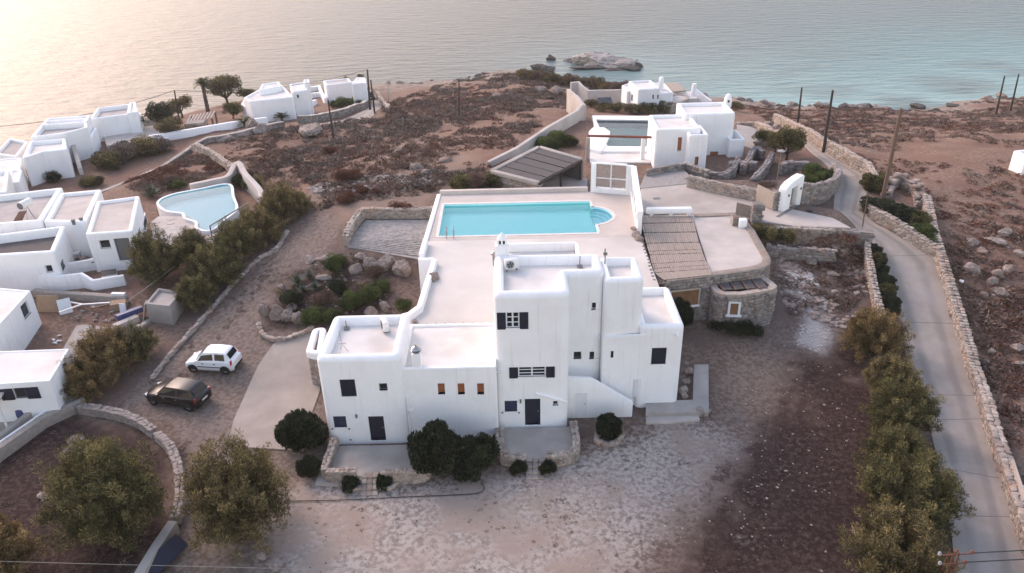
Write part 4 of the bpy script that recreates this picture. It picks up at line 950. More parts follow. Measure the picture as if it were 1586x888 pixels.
# surround as four pieces round the basin
mb.prism(ccw([(-6.75, 54.61), (9.99, 54.61), (9.99, PY0), (-6.72, PY0)]), 1.5, TZ+.005)
mb.prism(ccw([(-6.72, PY0), (PX0, PY0), (PX0, PY1), (-6.3, PY1)]), 1.5, TZ+.005)
mb.prism(ccw([(-6.3, PY1), (PX1, PY1), (PX1, 64.3), (-6.15, 64.3)]), 1.5, TZ+.005)
mb.prism([(PX1, PY0), (9.99, PY0), (10.55, 60), (10.6, 63.4), (7.15, 64.3), (PX1, 64.3), (PX1, PY1)]+list(reversed([a for a in arc if a[0] > PX1])), 1.5, TZ+.003)
mb.build('surround', M['deck'], pool)
mb = MB(); mb.box(-6.2, 6.9, 64.3, 64.75, 1.5, TZ+.35); mb.build('kerb', M['deck'], pool, bevel=.06)
mb = MB(); mb.prism(ccw([(-6.8, 54.6), (-6.42, 54.6), (-6.1, 64.3), (-6.45, 64.3)]), 1.0, TZ+.12); mb.build('kerb', M['white'], pool, bevel=.05)
# basin
tile = pm('pool_plaster', (.55, .96, .90), (.50, .94, .88), .6, .6, c3=(.60, .96, .91)); tile2 = pm('pool_step_plaster', (.60, .88, .90), (.55, .84, .86), .8, .6)
e_ = .006; ol = [(PX0+e_, PY0+e_), (PX1-e_, PY0+e_), (PX1-e_, PY1-e_), (PX0+e_, PY1-e_)]; mb = MB(); n_ = 4
V_ = [(x, y, TZ) for x, y in ol]+[(x, y, 4.2) for x, y in ol]
mb.add(V_, [(4, 5, 6, 7)]+[(i, n_+i, n_+(i+1) % 4, (i+1) % 4) for i in (0, 2, 3)])
a0 = [a for a in arc if a[0] > PX1]
PXb = PX1-e_
mb.add([(PXb, PY0, TZ), (PXb, PY0, 4.2), (PXb, a0[0][1], 4.2), (PXb, a0[0][1], TZ), (PXb, a0[-1][1], TZ), (PXb, a0[-1][1], 4.2), (PXb, PY1, 4.2), (PXb, PY1, TZ), (PXb, a0[0][1], 4.35), (PXb, a0[-1][1], 4.35)], [(0, 3, 2, 1), (4, 7, 6, 5), (2, 8, 9, 5)])
mb.build('basin', tile, pool)
a0i = [(LC[0]+(x-LC[0])*.996, LC[1]+(y-LC[1])*.996) for x, y in a0]
mb = MB(); lob = [(PX1, a0i[0][1])]+a0i+[(PX1, a0i[-1][1])]; n_ = len(lob)
mb.add([(x, y, 4.35) for x, y in lob]+[(x, y, TZ) for x, y in lob], [tuple(range(n_))]+[(i, n_+i, n_+i+1, i+1) for i in range(n_-1)])
mb.build('step_lobe', tile2, pool)
for k, rr in enumerate((1.0, .55)):
    mb = MB(); pts = [(LC[0]+(LR-.0-.32*(k+1)+.0)*math.cos(a), LC[1]+(LR-.32*(k+1))*math.sin(a)) for a in np.linspace(-1.4, 1.4, 13)]; pts2 = [(LC[0]+(LR-.02)*math.cos(a), LC[1]+(LR-.02)*math.sin(a)) for a in np.linspace(1.4, -1.4, 13)]
    mb.prism(ccw(pts+pts2), 4.34, 4.62 if k == 0 else 4.48); mb.build('pool_step', tile2, pool)
def watermat(name, tint):
    m, nt, b = new_mat(name); nt.nodes.remove(b); out = nt.nodes['Material Output']
    tr = N(nt, 'ShaderNodeBsdfTransparent'); tr.inputs[0].default_value = (*tint, 1); gl = N(nt, 'ShaderNodeBsdfGlossy'); gl.inputs['Roughness'].default_value = .04
    fr = N(nt, 'ShaderNodeFresnel'); fr.inputs[0].default_value = 1.33; mx = N(nt, 'ShaderNodeMixShader'); geo = N(nt, 'ShaderNodeNewGeometry')
    n = N(nt, 'ShaderNodeTexNoise'); n.inputs['Scale'].default_value = 1.6; n.inputs['Detail'].default_value = 3; nt.links.new(geo.outputs['Position'], n.inputs[0]); bp = N(nt, 'ShaderNodeBump'); bp.inputs['Strength'].default_value = .25; bp.inputs['Distance'].default_value = .1
    nt.links.new(n.outputs['Fac'], bp.inputs['Height']); nt.links.new(bp.outputs[0], gl.inputs['Normal']); nt.links.new(bp.outputs[0], fr.inputs['Normal'])
    nt.links.new(fr.outputs[0], mx.inputs[0]); nt.links.new(tr.outputs[0], mx.inputs[1]); nt.links.new(gl.outputs[0], mx.inputs[2]); nt.links.new(mx.outputs[0], out.inputs[0]); return m
M['poolwater'] = watermat('pool_water', (.80, 1.0, 1.0)); M['poolgreen'] = watermat('green_pool_water', (.72, .80, .74)); M['poolpale'] = watermat('pale_pool_water', (.85, .97, .98))
mb = MB(); mb.add([(PX0, PY0, 4.86), (PX1, PY0, 4.86)]+[(x, y, 4.86) for x, y in a0]+[(PX1, PY1, 4.86), (PX0, PY1, 4.86)], [tuple(range(4+len(a0)))]); mb.build('water', M['poolwater'], pool)
# white coping rim
cop = MB()
for (q, p) in (((PX0-.25, PY0-.25), (PX1+.1, PY0)), ((PX0-.25, PY1), (PX1+.1, PY1+.3)), ((PX0-.25, PY0), (PX0, PY1))): cop.box(q[0], p[0], q[1], p[1], TZ, TZ+.03)
ao = [(LC[0]+(LR+.25)*math.cos(a), LC[1]+(LR+.25)*math.sin(a)) for a in np.linspace(math.pi/2-.14, -math.pi/2+.14, 15)]
cop.prism(ccw(a0+[a for a in ao if a[0] > PX1]), TZ, TZ+.028)
cop.box(PX1, PX1+.2, PY0, LC[1]-LR-.02, TZ, TZ+.026); cop.box(PX1, PX1+.2, LC[1]+LR+.02, PY1, TZ, TZ+.026)
cop.build('coping', pm('coping_stone', (.68, .64, .60), (.60, .56, .52), 1.5, .8), pool)
lad = empty('pool_ladder', (-5.0, 55.4, 5), 'pair of chrome grab rails at the near left corner of the pool', 'pool ladder')
for k in (0, .55): mb = MB(); mb.tube([(-5.0+k, 54.9, 5), (-5.0+k, 54.95, 5.75), (-5.0+k, 55.2, 5.9), (-5.0+k, 55.55, 5.75), (-5.0+k, 55.6, 4.2)], .035, 8); mb.build('rail', M['steel'], lad, smooth=True)
for z in (4.5, 4.75): mb = MB(); mb.box(-5.0, -4.45, 55.55, 55.65, z, z+.03); mb.build('rung', M['steel'], lad)
# parapets of the terrace
def parapet(path, th, z0, z1, mat='white', parent=None, name='parapet', bev=.07):
    mb = MB(); strip_solid(mb, path, th, [z0]*len(path), z1 if hasattr(z1, '__len__') else [z1]*len(path)); return mb.build(name, M[mat], parent, bevel=bev)
parapet([Pxy(a, b, 5.45) for a, b in [(622, 488), (634, 485), (650, 473), (660, 440), (673, 401)]], .38, 2.0, 5.45, parent=ter)
parapet([Pxy(a, b, 5.5) for a, b in [(652, 393), (659, 369)]], .38, 2.0, 5.5, parent=ter)
mb = MB(); mb.box(-6.8, -5.6, 50.75, 51.1, 2, 5.3); mb.build('parapet', M['white'], ter, bevel=.06)
yb = P(840, 376.5, 6.0)[1]; xl = P(790, 376, 6)[0]; xr = P(893, 376, 6)[0]
well = empty('stairwell_wall', (xl, yb, TZ), 'low white three-sided wall on the terrace behind the tower', 'wall')
mb = MB(); mb.box(xl-.3, xr, yb-.1, yb+.12, TZ, 6.0); mb.build('back_wall', M['white'], well, bevel=.04)
mb = MB(); mb.box(xr-.12, xr+.1, yb-3.2, yb-.102, TZ, 5.98); mb.build('side_wall', M['white'], well, bevel=.04)
mb = MB(); mb.box(xl-.3, xr-.13, yb-.75, yb-.11, TZ, 5.35); mb.build('bench', M['roofwhite'], well, bevel=.04)
for i in range(9):
    x, y = -6.0+i*.58, 42.0; mb = MB(); mb.lathe((x, y, TZ), [(.05, 0), (.05, .06), (.02, .08)], 6); mb.build('stud', M['greypaint'], ter)
def rock_at(x, y, z, s, k, label, group=None, name='rock', mat='rock', rz=None):
    V_, F_ = BIGROCK_T[k % 6]; key = ('b', k % 6, mat)
    if key not in _SM: _SM[key] = raw_mesh('boulder', V_, F_, M[mat], smooth=True, sharp=22)
    o = link(name, _SM[key], None, (x, y, z)); o.scale = s; o.rotation_euler = (random.uniform(-.3, .3), random.uniform(-.3, .3), random.uniform(0, 6) if rz is None else rz); return tag(o, label, 'rock', group)
x, y, _ = P(672, 433, 5); rock_at(x, y, 5.25, (1.0, .8, .75), 1, 'pale boulder resting against the left terrace parapet')
x, y, _ = P(643, 500, 5); rock_at(x, y, 5.1, (.35, .3, .3), 2, 'small stone on the terrace beside the left roof parapet')
# ---- roof equipment: things of their own standing on the roofs
def ac_unit(loc, rz, label, group=None):
    t = empty('air_conditioner', loc, label, 'air conditioner', group); x, y, z = loc; Rm = Matrix.Rotation(rz, 3, 'Z')
    def ob(mb, name, mat, **k):
        mb.v = [tuple(Vector(loc)+Rm @ Vector(v)) for v in mb.v]; return mb.build(name, M[mat], t, **k)
    mb = MB(); mb.box(-.42, .42, -.16, .16, .1, .72); b_ = ob(mb, 'casing', 'plasticwhite', bevel=.03)
    mb = MB(); n = 20; V_ = [(-.1+.25*math.cos(2*math.pi*i/n), -.165, .41+.25*math.sin(2*math.pi*i/n)) for i in range(n)]; mb.add(V_+[(v[0], -.185, v[2]) for v in V_], [tuple(range(n, 2*n))]+[(i, (i+1) % n, n+(i+1) % n, n+i) for i in range(n)]); g_ = MB(); g_.v = mb.v; g_.f = mb.f; gr = ob(g_, 'fan_grille', 'plasticgrey')
    mb = MB(); n = 16
    for q in range(5):
        a = q*2*math.pi/5; mb.add([(-.1, -.19, .41), (-.1+.2*math.cos(a), -.19, .41+.2*math.sin(a)), (-.1+.2*math.cos(a+.7), -.19, .41+.2*math.sin(a+.7))], [(0, 2, 1)])
    ob(mb, 'fan_blades', 'black')
    for s in (-.3, .3): mb = MB(); mb.box(s-.04, s+.04, -.18, .18, 0, .1); ob(mb, 'foot', 'greypaint')
    return t
x, y, _ = P(792, 418, 9.0); ac_unit((x, y, 9.01), .25, 'white air-conditioning unit on the tower roof')
x, y, _ = P(597, 512, 5.7); ac_unit((x, y, 5.72), -1.2, 'air-conditioning unit on the left block roof beside the parapet')
def rod(px, py0, py1, z, label, r=.03, cat='roof vent', mat='greypaint', foot=True):
    x, y, _ = P(px, py1, z); zt = Zat(px, py0, y)[2]; t = empty('vent_rod', (x, y, z), label, cat)
    mb = MB(); mb.tube([(x, y, z), (x, y, zt)], r, 6); mb.build('rod', M[mat], t)
    if foot: mb = MB(); mb.box(x-.16, x+.16, y-.16, y+.16, z, z+.05); mb.build('foot_plate', M[mat], t)
    return t
rod(898, 397, 413, 9.01, 'thin metal mast standing on the tower roof'); rod(537, 497, 509, 5.72, 'slim vent rod on the left block roof near its back parapet')
mb_x, mb_y, _ = P(941, 415, 8.72); mm_ = empty('antenna_mast', (mb_x-.2, mb_y-.3, 8.72), 'dark antenna mast beside the parapet of the narrow roof right of the tower', 'antenna')
mb = MB(); mb.tube([(mb_x-.2, mb_y-.3, 8.72), (mb_x-.22, mb_y-.2, 10.1)], .035, 6); mb.build('pole', M['wooddark'], mm_); mb = MB(); mb.box(mb_x-.32, mb_x-.08, mb_y-.28, mb_y-.16, 9.7, 9.85); mb.build('bracket', M['greypaint'], mm_)
x, y, _ = P(531, 545, 5.72); an = empty('antenna_tripod', (x, y, 5.72), 'small tripod antenna on the front of the left block roof', 'antenna')
for a in (0, 2.1, 4.2): mb = MB(); mb.tube([(x+.32*math.cos(a), y+.32*math.sin(a), 5.72), (x, y, 6.3)], .02, 5); mb.build('leg', M['steel'], an)
mb = MB(); mb.tube([(x, y, 6.25), (x-.05, y, 7.1)], .025, 5); mb.build('rod', M['steel'], an); mb = MB(); mb.box(x-.25, x+.25, y-.03, y+.03, 6.28, 6.34); mb.build('crossbar', M['steel'], an)
# ---- front patios: stone walls, floor, steps
def patio(label, floor_px, zf, walls, steps_px, lab_floor):
    t = empty('patio', (*Pxy(*floor_px[0], zf), 0), label, 'patio')
    mb = MB(); mb.prism(ccw([Pxy(a, b, zf) for a, b in floor_px]), -.3, zf); mb.build('floor', M['concrete'], t)
    for k, (a, b) in enumerate(steps_px):
        pass
    return t
p1 = patio('front patio before the left block with rubble parapet walls and steps', [(507, 691), (631, 689), (664, 738), (506, 738)], .28, None, [], '')
p2 = patio('front patio before the tower door with rubble parapet walls and steps', [(776, 664), (885, 661), (893, 708), (777, 712)], .32, None, [], '')
zc = lambda z: (lambda x, y: z)
def pwall(parent, pxs, z, h, th=.42, hs=None): stone_wall('', '', [Pxy(a, b, z) for a, b in pxs], h, th, .21, 'stone', 0, zc(0.0), None, parent=parent, hs=hs, under=.2)
pwall(p1, [(520, 689), (511, 715), (504, 738)], .3, .85); pwall(p1, [(507, 740), (535, 740), (552, 740)], .3, .85); pwall(p1, [(592, 740), (630, 740), (655, 738), (666, 730), (664, 716)], .3, .8)
pwall(p2, [(774, 670), (775, 700), (781, 713), (812, 716)], .3, .75); pwall(p2, [(848, 714), (880, 712), (894, 702), (888, 664)], .3, .8)
mb = MB(); strip_solid(mb, [Pxy(a, b, 0) for a, b in [(516, 700), (497, 748), (552, 751)]], .5, [-.2]*3, [.14]*3); mb.build('plinth', M['concretelight'], p1)
def steps(parent, pxs, n, ztop):
    # pxs: left-top, right-top, right-bottom, left-bottom on the ground
    a, b, c_, d = [np.array(Pxy(*p, 0.1)) for p in pxs]
    for k in range(n):
        t0, t1 = k/n, (k+1)/n; q = [a+(d-a)*t0, b+(c_-b)*t0, b+(c_-b)*t1, a+(d-a)*t1]; z = ztop*(1-(k+.6)/n)
        for i in range(3):
            s0, s1 = i/3+.012, (i+1)/3-.012; qq = [q[0]+(q[1]-q[0])*s0, q[0]+(q[1]-q[0])*s1, q[3]+(q[2]-q[3])*s1, q[3]+(q[2]-q[3])*s0]
            mb = MB(); mb.prism(ccw([tuple(v) for v in qq]), -.1, z+random.uniform(0, .015)); mb.build('step_stone', M['stone'], parent, bevel=.02)
    mb = MB(); mb.prism(ccw([tuple(v) for v in (a, b, c_, d)]), -.2, .02); mb.build('step_bed', M['mortar'], parent)
steps(p1, [(561, 736), (588, 736), (585, 766), (557, 766)], 4, .34); steps(p2, [(815, 712), (845, 711), (843, 741), (814, 741)], 4, .36)
for i, (p, lab) in enumerate((((545, 753), 'low stone planting ring left of the left patio steps'), ((601, 750), 'low stone planting ring right of the left patio steps'))):
    cx, cy, _ = P(*p, 0); stone_wall('planting_ring', lab, [(cx+.62*math.cos(a), cy+.5*math.sin(a)) for a in np.linspace(.6 if i == 0 else -3.6, 5.6 if i == 0 else 2.4, 14)], .22, .2, .22, 'stone', 60, zc(0.0), cat='planting ring', group='planting rings beside the left patio')
# narrow planting strip with boulders right of the house
for k, (px, py, s) in enumerate([(1060, 615, .6), (1058, 607, .75), (1062, 594, .6), (1066, 578, .7), (1062, 566, .55), (1066, 550, .6), (1063, 538, .4), (1070, 522, .35)]):
    x, y, z = P(px, py, .3); rock_at(x, y, .45, (s, s*.8, s*.75), k, ORD[k]+' boulder from the near end of the strip between house and side path', 'boulders along the side path')
for k, (px, py, s) in enumerate([(1086, 641, .85), (1096, 640, .5)]):
    x, y, z = P(px, py, .1); rock_at(x, y, .25, (s, s*.8, s*.8), k+3, ['larger boulder at the end of the concrete side path', 'smaller boulder at the end of the concrete side path'][k])
# ================================================================== STONE POOL HOUSE
RZ = 4.72
ph = empty('pool_house', (14, 54, 1), 'low grey stone pool house with part reed, part screed flat roof', 'pool house')
out_px = [(991, 334), (1028, 437), (1100, 429), (1160, 421), (1180, 417), (1191, 411), (1193, 403), (1168, 358), (1144, 331)]
PH = ccw([Pxy(a, b, RZ) for a, b in out_px])
A_, B_ = Pxy(1036, 440, 4.2), Pxy(1092, 434, 4.2)
fi = min(range(len(PH)), key=lambda i: (Vector(PH[i])-Vector(Pxy(1028, 437, RZ))).length); nfi = PH[(fi+1) % len(PH)]
def skip_open(i, s, z, ln): return i == fi and .55-ln*.4 < s < 2.75+ln*.4 and 2.6 < z < 3.95
cw = MB(); cw.prism(PH, RZ-.02, RZ+.0)
stone_clad(ph, PH, .6, RZ-.03, .34, 'stonegrey', skip=skip_open)
mb = MB(); mb.add([(x, y, RZ) for x, y in PH], [tuple(range(len(PH)))]); mb.build('roof', M['screed'], ph)
# flat stone border of the roof on front, right and back edges
bd = MB(); seq = [Pxy(a, b, RZ) for a, b in [(1028, 437), (1100, 429), (1160, 421), (1180, 417), (1191, 411), (1193, 403), (1168, 358), (1144, 331), (1075, 333)]]
cen = Vector((14.5, 54)); inn = [(Vector(p)+(cen-Vector(p)).normalized()*.28)[:] for p in seq]
strip_solid(bd, inn, .55, [RZ]*len(inn), [RZ+.1]*len(inn)); bd.build('roof_border', M['stone'], ph, bevel=.02)
# reed panels, each its own piece, over dark battens
zl = [(60, 4), (75, 67), (142, 137), (220, 212), (278, 263), (303, 290), (368, 345), (403, 376), (432, 403), (478, 440)]
def rl(z_, t): 
    xl = 50+(140-50)*(z_-25)/(430-25); return 0
rows = [((991, 335.5), (1073, 334.5)), ((993.3, 346), (1075, 344.3)), ((997, 360.4), (1078.5, 359.3)), ((1001, 377), (1083, 375.3)), ((1004.5, 389.5), (1087, 386.3)), ((1006, 394.8), (1088.5, 392)), ((1009.5, 408.7), (1093.5, 403.8)), ((1011.5, 416.2), (1097, 410.4)), ((1013, 422.4), (1099.5, 416.2)), ((1029, 434), (1103, 426))]
for i in range(len(rows)-1):
    (a, b), (c_, d) = rows[i], rows[i+1]; q = [np.array(Pxy(*p, RZ+.12)) for p in (a, b, d, c_)]
    g = .035; v = q[3]-q[0]; v2 = q[2]-q[1]; q = [q[0]+v*g, q[1]+v2*g, q[2]-v2*g, q[3]-v*g]
    mb = MB(); n = 26; lo = [q[0]+(q[1]-q[0])*k/n for k in range(n+1)]; hi = [q[3]+(q[2]-q[3])*k/n for k in range(n+1)]
    for k in range(n):
        zz = RZ+.12+random.uniform(-.012, .012); e = (lo[k+1]-lo[k])*.06
        mb.prism(ccw([tuple(lo[k]+e), tuple(lo[k+1]-e), tuple(hi[k+1]-e+RNG.normal(0, .01, 2)), tuple(hi[k]+e+RNG.normal(0, .01, 2))]), zz-.05, zz)
    o = mb.build('reed_panel', M['reed'], ph)
for i in range(1, len(rows)):
    (a, b) = rows[i]; mb = MB(); flat_strip(mb, Pxy(*a, RZ+.1), Pxy(*b, RZ+.1), .09, RZ+.11, .09); mb.build('batten', M['batten'], ph)
mb = MB(); mb.prism(ccw([Pxy(*p, RZ+.03) for p in ((991, 336), (1072, 335.5), (1101, 425), (1030, 433))]), RZ+.003, RZ+.05); mb.build('batten_deck', M['batten'], ph)
# front window bay with a white frame
lf = LF(PH[fi], nfi); mb = MB(); lf.box(mb, .55, 2.75, -.05, .02, 2.6, 3.95); wn = mb.build('window', M['amber'], ph)
mb = MB(); lf.box(mb, .5, 2.8, -.2, .14, 2.5, 2.62); mb.build('sill', M['white'], wn)
mb = MB(); lf.box(mb, .52, .62, -.2, .1, 2.62, 3.95); lf.box(mb, 2.66, 2.78, -.2, .1, 2.62, 3.95); lf.box(mb, .62, 2.66, -.2, .1, 3.86, 3.96); mb.build('frame', M['beige'], wn)
# dark reed awning between house and pool house
aw = empty('reed_awning', (*Pxy(1012, 432, 4.7), 4.7), 'small dark reed awning between the white house and pool house', 'awning')
q = ccw([Pxy(a, b, 4.7) for a, b in [(998, 424), (1023, 422), (1028, 440), (1000, 441)]]); mb = MB(); mb.prism(q, 4.62, 4.7); mb.build('reed_panel', M['reeddark'], aw)
mb = MB(); flat_strip(mb, Pxy(1024, 422, 4.7), Pxy(1029, 440, 4.7), .12, 4.75, .2); mb.build('beam', M['woodpole'], aw)
for p in ((1023, 424), (1028, 439)): x, y = Pxy(*p, 4.7); mb = MB(); mb.box(x-.06, x+.06, y-.06, y+.06, .5, 4.62); mb.build('post', M['woodpole'], aw)
# rounded annex
AZ = 4.0
ann = empty('stone_annex', (*Pxy(1150, 495, 1.3), 1.2), 'small round-cornered stone annex with white window and slatted roof panel', 'annex')
APX = [(1101, 438), (1103, 446), (1109, 452), (1118, 456), (1147, 457), (1178, 452), (1197, 448), (1202, 444), (1196, 438), (1186, 431), (1150, 432)]
AP = ccw([Pxy(a, b, AZ) for a, b in APX])
ai = min(range(len(AP)), key=lambda i: (Vector(AP[i])-Vector(Pxy(1118, 456, AZ))).length)
ra = rect((1128, 467, 1146, 487), AP[ai], AP[(ai+1) % len(AP)])
def skip_a(i, s, z, ln): return i == ai and ra[0]-ln*.45 < s < ra[1]+ln*.45 and ra[2]-.08 < z < ra[3]+.08
stone_clad(ann, AP, .4, AZ-.1, .34, 'stonegrey', skip=skip_a)
mb = MB(); strip_solid(mb, [(Vector(p)+(Vector((16.3, 48.8))-Vector(p)).normalized()*.18)[:] for p in AP+[AP[0]]], .46, [AZ-.12]*(len(AP)+1), [AZ+.04]*(len(AP)+1)); mb.build('coping', M['stone'], ann)
mb = MB(); mb.prism([(Vector(p)+(Vector((16.3, 48.8))-Vector(p)).normalized()*.3)[:] for p in AP], AZ-.25, AZ-.1); mb.build('roof', M['screedgrey'], ann)
lf = LF(AP[ai], AP[(ai+1) % len(AP)]); mb = MB(); lf.box(mb, ra[0], ra[1], -.04, .02, ra[2], ra[3]); wn = mb.build('window', M['amber'], ann)
mb = MB(); t = .12; lf.box(mb, ra[0]-.03, ra[0]+t, -.1, .12, ra[2], ra[3]); lf.box(mb, ra[1]-t, ra[1]+.03, -.1, .12, ra[2], ra[3]); lf.box(mb, ra[0]+t, ra[1]-t, -.1, .11, ra[3]-t, ra[3]); lf.box(mb, ra[0]-.15, ra[1]+.15, -.1, .18, ra[2]-.12, ra[2]); mb.build('frame', M['whitepaint'], wn)
q = [np.array(Pxy(*p, AZ+.12)) for p in ((1112, 440), (1180, 431), (1190, 445), (1118, 449))]
for k in range(4):
    s0, s1 = k/4+.012, (k+1)/4-.012; qq = [q[0]+(q[1]-q[0])*s0, q[0]+(q[1]-q[0])*s1, q[3]+(q[2]-q[3])*s1, q[3]+(q[2]-q[3])*s0]
    mb = MB(); mb.prism(ccw([tuple(v) for v in qq]), AZ+.06, AZ+.11); mb.build('roof_panel', M['reeddark'], ann)
    mb = MB(); e = q[3]+(q[2]-q[3])*(k/4+.05); flat_strip(mb, tuple(q[0]+(q[1]-q[0])*(k/4+.02)), tuple(e+(e-q[0]-(q[1]-q[0])*(k/4+.02))*.12), .09, AZ+.17, .1); mb.build('rafter', M['woodpole'], ann)
# white edge course between terrace and pool house roof, with stones
for k in range(13):
    x, y, _ = P(994+k*1.55, 372+k*5.2, 4.95); rock_at(x, y, 4.95, (.32, .3, .3), k, ORD[k]+' small edging stone along the reed roof counted from the glass screen', 'edging stones by the reed roof')
for k, (px, py, s) in enumerate([(985, 366, .9), (989, 372, .8), (982, 358, .6)]):
    x, y, _ = P(px, py, 5); rock_at(x, y, 5.2, (s, s*.8, s*.6), k, ['broad flat brown boulder at the terrace corner by the screen', 'lower brown boulder at the terrace corner by the reed roof', 'small brown boulder below the glazed screen'][k])
# chimney stack and white box on the pool house roof
cs = empty('roof_stack', (*Pxy(1140, 350, RZ), RZ), 'stone chimney stack with a white box on the pool house roof corner', 'chimney')
x, y = Pxy(1140, 349, RZ); mb = MB(); mb.box(x-.35, x+.1, y-.2, y+.5, RZ, RZ+.75); mb.build('stack', M['stonegrey'], cs, bevel=.03)
x, y = Pxy(1150, 352, RZ); mb = MB(); mb.box(x-.32, x+.28, y-.2, y+.3, RZ, RZ+.68); mb.build('box', M['white'], cs, bevel=.04)
# ================================================================== GLAZED WIND SCREEN
scn = empty('glazed_screen', (10, 60, TZ), 'tall white framed glass wind screen at the far corner of the pool', 'glass screen')
A, B = Pxy(915, 297, TZ), Pxy(979, 302, TZ); lf = LF(A, B); L = (Vector(B)-Vector(A)).length
gr = rect((923, 253, 970, 292), A, B); HT = 7.65
for u0_, u1_, za, zb in ((0, gr[0], TZ, HT), (gr[1], L, TZ, HT), (gr[0], gr[1], TZ, gr[2]), (gr[0], gr[1], gr[3], HT)):
    mb = MB(); lf.box(mb, u0_, u1_, -.17, .17, za, zb); mb.build('frame', M['white'], scn)
um = (gr[0]+gr[1])/2; 
for s0, s1 in ((gr[0], um-.05), (um+.05, gr[1])):
    mb = MB(); lf.box(mb, s0, s1, -.012, .012, gr[2], gr[3]); mb.build('pane', M['glassclear'], scn)
mb = MB(); lf.box(mb, um-.05, um+.05, -.06, .06, gr[2], gr[3]); mb.build('mullion', M['whitepaint'], scn)
mb = MB(); lf.box(mb, gr[0], gr[1], -.03, .03, gr[2]+.85, gr[2]+.93); mb.build('transom', M['whitepaint'], scn)
# long side with sloping top
A = B; B = Pxy(990, 360, TZ); lf = LF(A, B); L = (Vector(B)-Vector(A)).length; z1_, z2_ = HT, 6.75
def zt(u): return z1_+(z2_-z1_)*u/L
def slope_piece(name, u0_, u1_, n0, n1, fb, ft, mat):
    mb = MB(); V_ = []
    for u in (u0_, u1_):
        for n in (n0, n1): V_ += [lf.p(u, n, fb(u)), lf.p(u, n, ft(u))]
    mb.add(V_, [(0, 1, 3, 2), (4, 6, 7, 5), (0, 4, 5, 1), (2, 3, 7, 6), (1, 5, 7, 3), (0, 2, 6, 4)]); mb.build(name, M[mat], scn, merge=True)
slope_piece('frame', 0, L, -.22, .22, lambda u: zt(u)-.32, zt, 'white'); slope_piece('frame', 0, L, -.18, .18, lambda u: TZ-.2, lambda u: TZ+.45, 'white')
npn = 5
for k in range(npn+1):
    u = L*k/npn; u0_ = max(0, min(u-.14, L-.28)); slope_piece('post', u0_, u0_+.28, -.16, .16, lambda u: TZ+.45, lambda u: zt(u)-.32, 'white')
for k in range(npn): slope_piece('pane', L*k/npn+.14, L*(k+1)/npn-.14, -.012, .012, lambda u: TZ+.45, lambda u: zt(u)-.32, 'glassclear')
bm_ = empty('roof_parapet', (*Pxy(1035, 333, RZ), RZ), 'thick white low parapet beam along the back of the reed roof', 'parapet')
A, B = Pxy(1001, 333, RZ+.15), Pxy(1071, 332, RZ+.15); lf = LF(A, B); mb = MB(); lf.box(mb, 0, (Vector(B)-Vector(A)).length, -.3, .25, RZ+.28, RZ+.75); mb.build('beam', M['white'], bm_, bevel=.1)
for u in (.3, 1.9, 3.4): mb = MB(); lf.box(mb, u, u+.25, -.2, .15, RZ-.1, RZ+.3); mb.build('pier', M['white'], bm_)
# ================================================================== CARPORT
CZ = 5.4
cpo = empty('carport', (3, 70, 3.3), 'dark reed-roofed stone carport beyond the far edge of the pool', 'carport')
cF, cR, cB, cL = [np.array(Pxy(*p, CZ)) for p in ((834, 283), (901, 247), (835, 228), (762, 265))]
for k in range(5):
    s0, s1 = k/5+.008, (k+1)/5-.008; i0 = .04; pts = [cL+(cB-cL)*s0, cL+(cB-cL)*s1, cF+(cR-cF)*s1, cF+(cR-cF)*s0]; ctr = sum(pts)/4
    pts = [p+(ctr-p)*.03 for p in pts]; mb = MB(); mb.prism(ccw([tuple(p) for p in pts]), CZ-.06, CZ+random.uniform(-.01, .015)); mb.build('reed_panel', M['reeddark'], cpo)
for (a, b) in ((cL, cF), (cB, cL), (cR, cB)):
    mb = MB(); strip_solid(mb, [tuple(a), tuple(b)], .5, [CZ-.25]*2, [CZ+.1]*2); mb.build('coping', M['concrete'], cpo, bevel=.04)
wallpoly = lambda a, b: ccw([tuple(a), tuple(b), tuple(b+(cR-cF)/np.linalg.norm(cR-cF)*.4), tuple(a+(cR-cF)/np.linalg.norm(cR-cF)*.4)])
stone_clad(cpo, wallpoly(cL, cF), 2.8, CZ-.25, .34, 'stone', core='mortar')
mb = MB(); strip_solid(mb, [tuple(cB), tuple(cL)], .4, [2.8]*2, [CZ-.25]*2); strip_solid(mb, [tuple(cR), tuple(cB)], .4, [2.8]*2, [CZ-.26]*2); mb.build('wall', M['mortargrey'], cpo)
for t in (.0, .5, 1.0): p = cF+(cR-cF)*(.03+.94*t); mb = MB(); mb.box(p[0]-.09, p[0]+.09, p[1]-.09, p[1]+.09, 3.2, CZ-.07); mb.build('post', M['wooddark'], cpo)
mb = MB(); strip_solid(mb, [tuple(cF), tuple(cR)], .16, [CZ-.26]*2, [CZ-.06]*2); mb.build('beam', M['wooddark'], cpo)
mb = MB(); mb.prism(ccw([tuple(cF), (6.9, 65.2), tuple(cR+np.array([.6, 0])), tuple(cB), tuple(cL)]), 3.0, 3.36); mb.build('floor', M['concrete'], cpo)
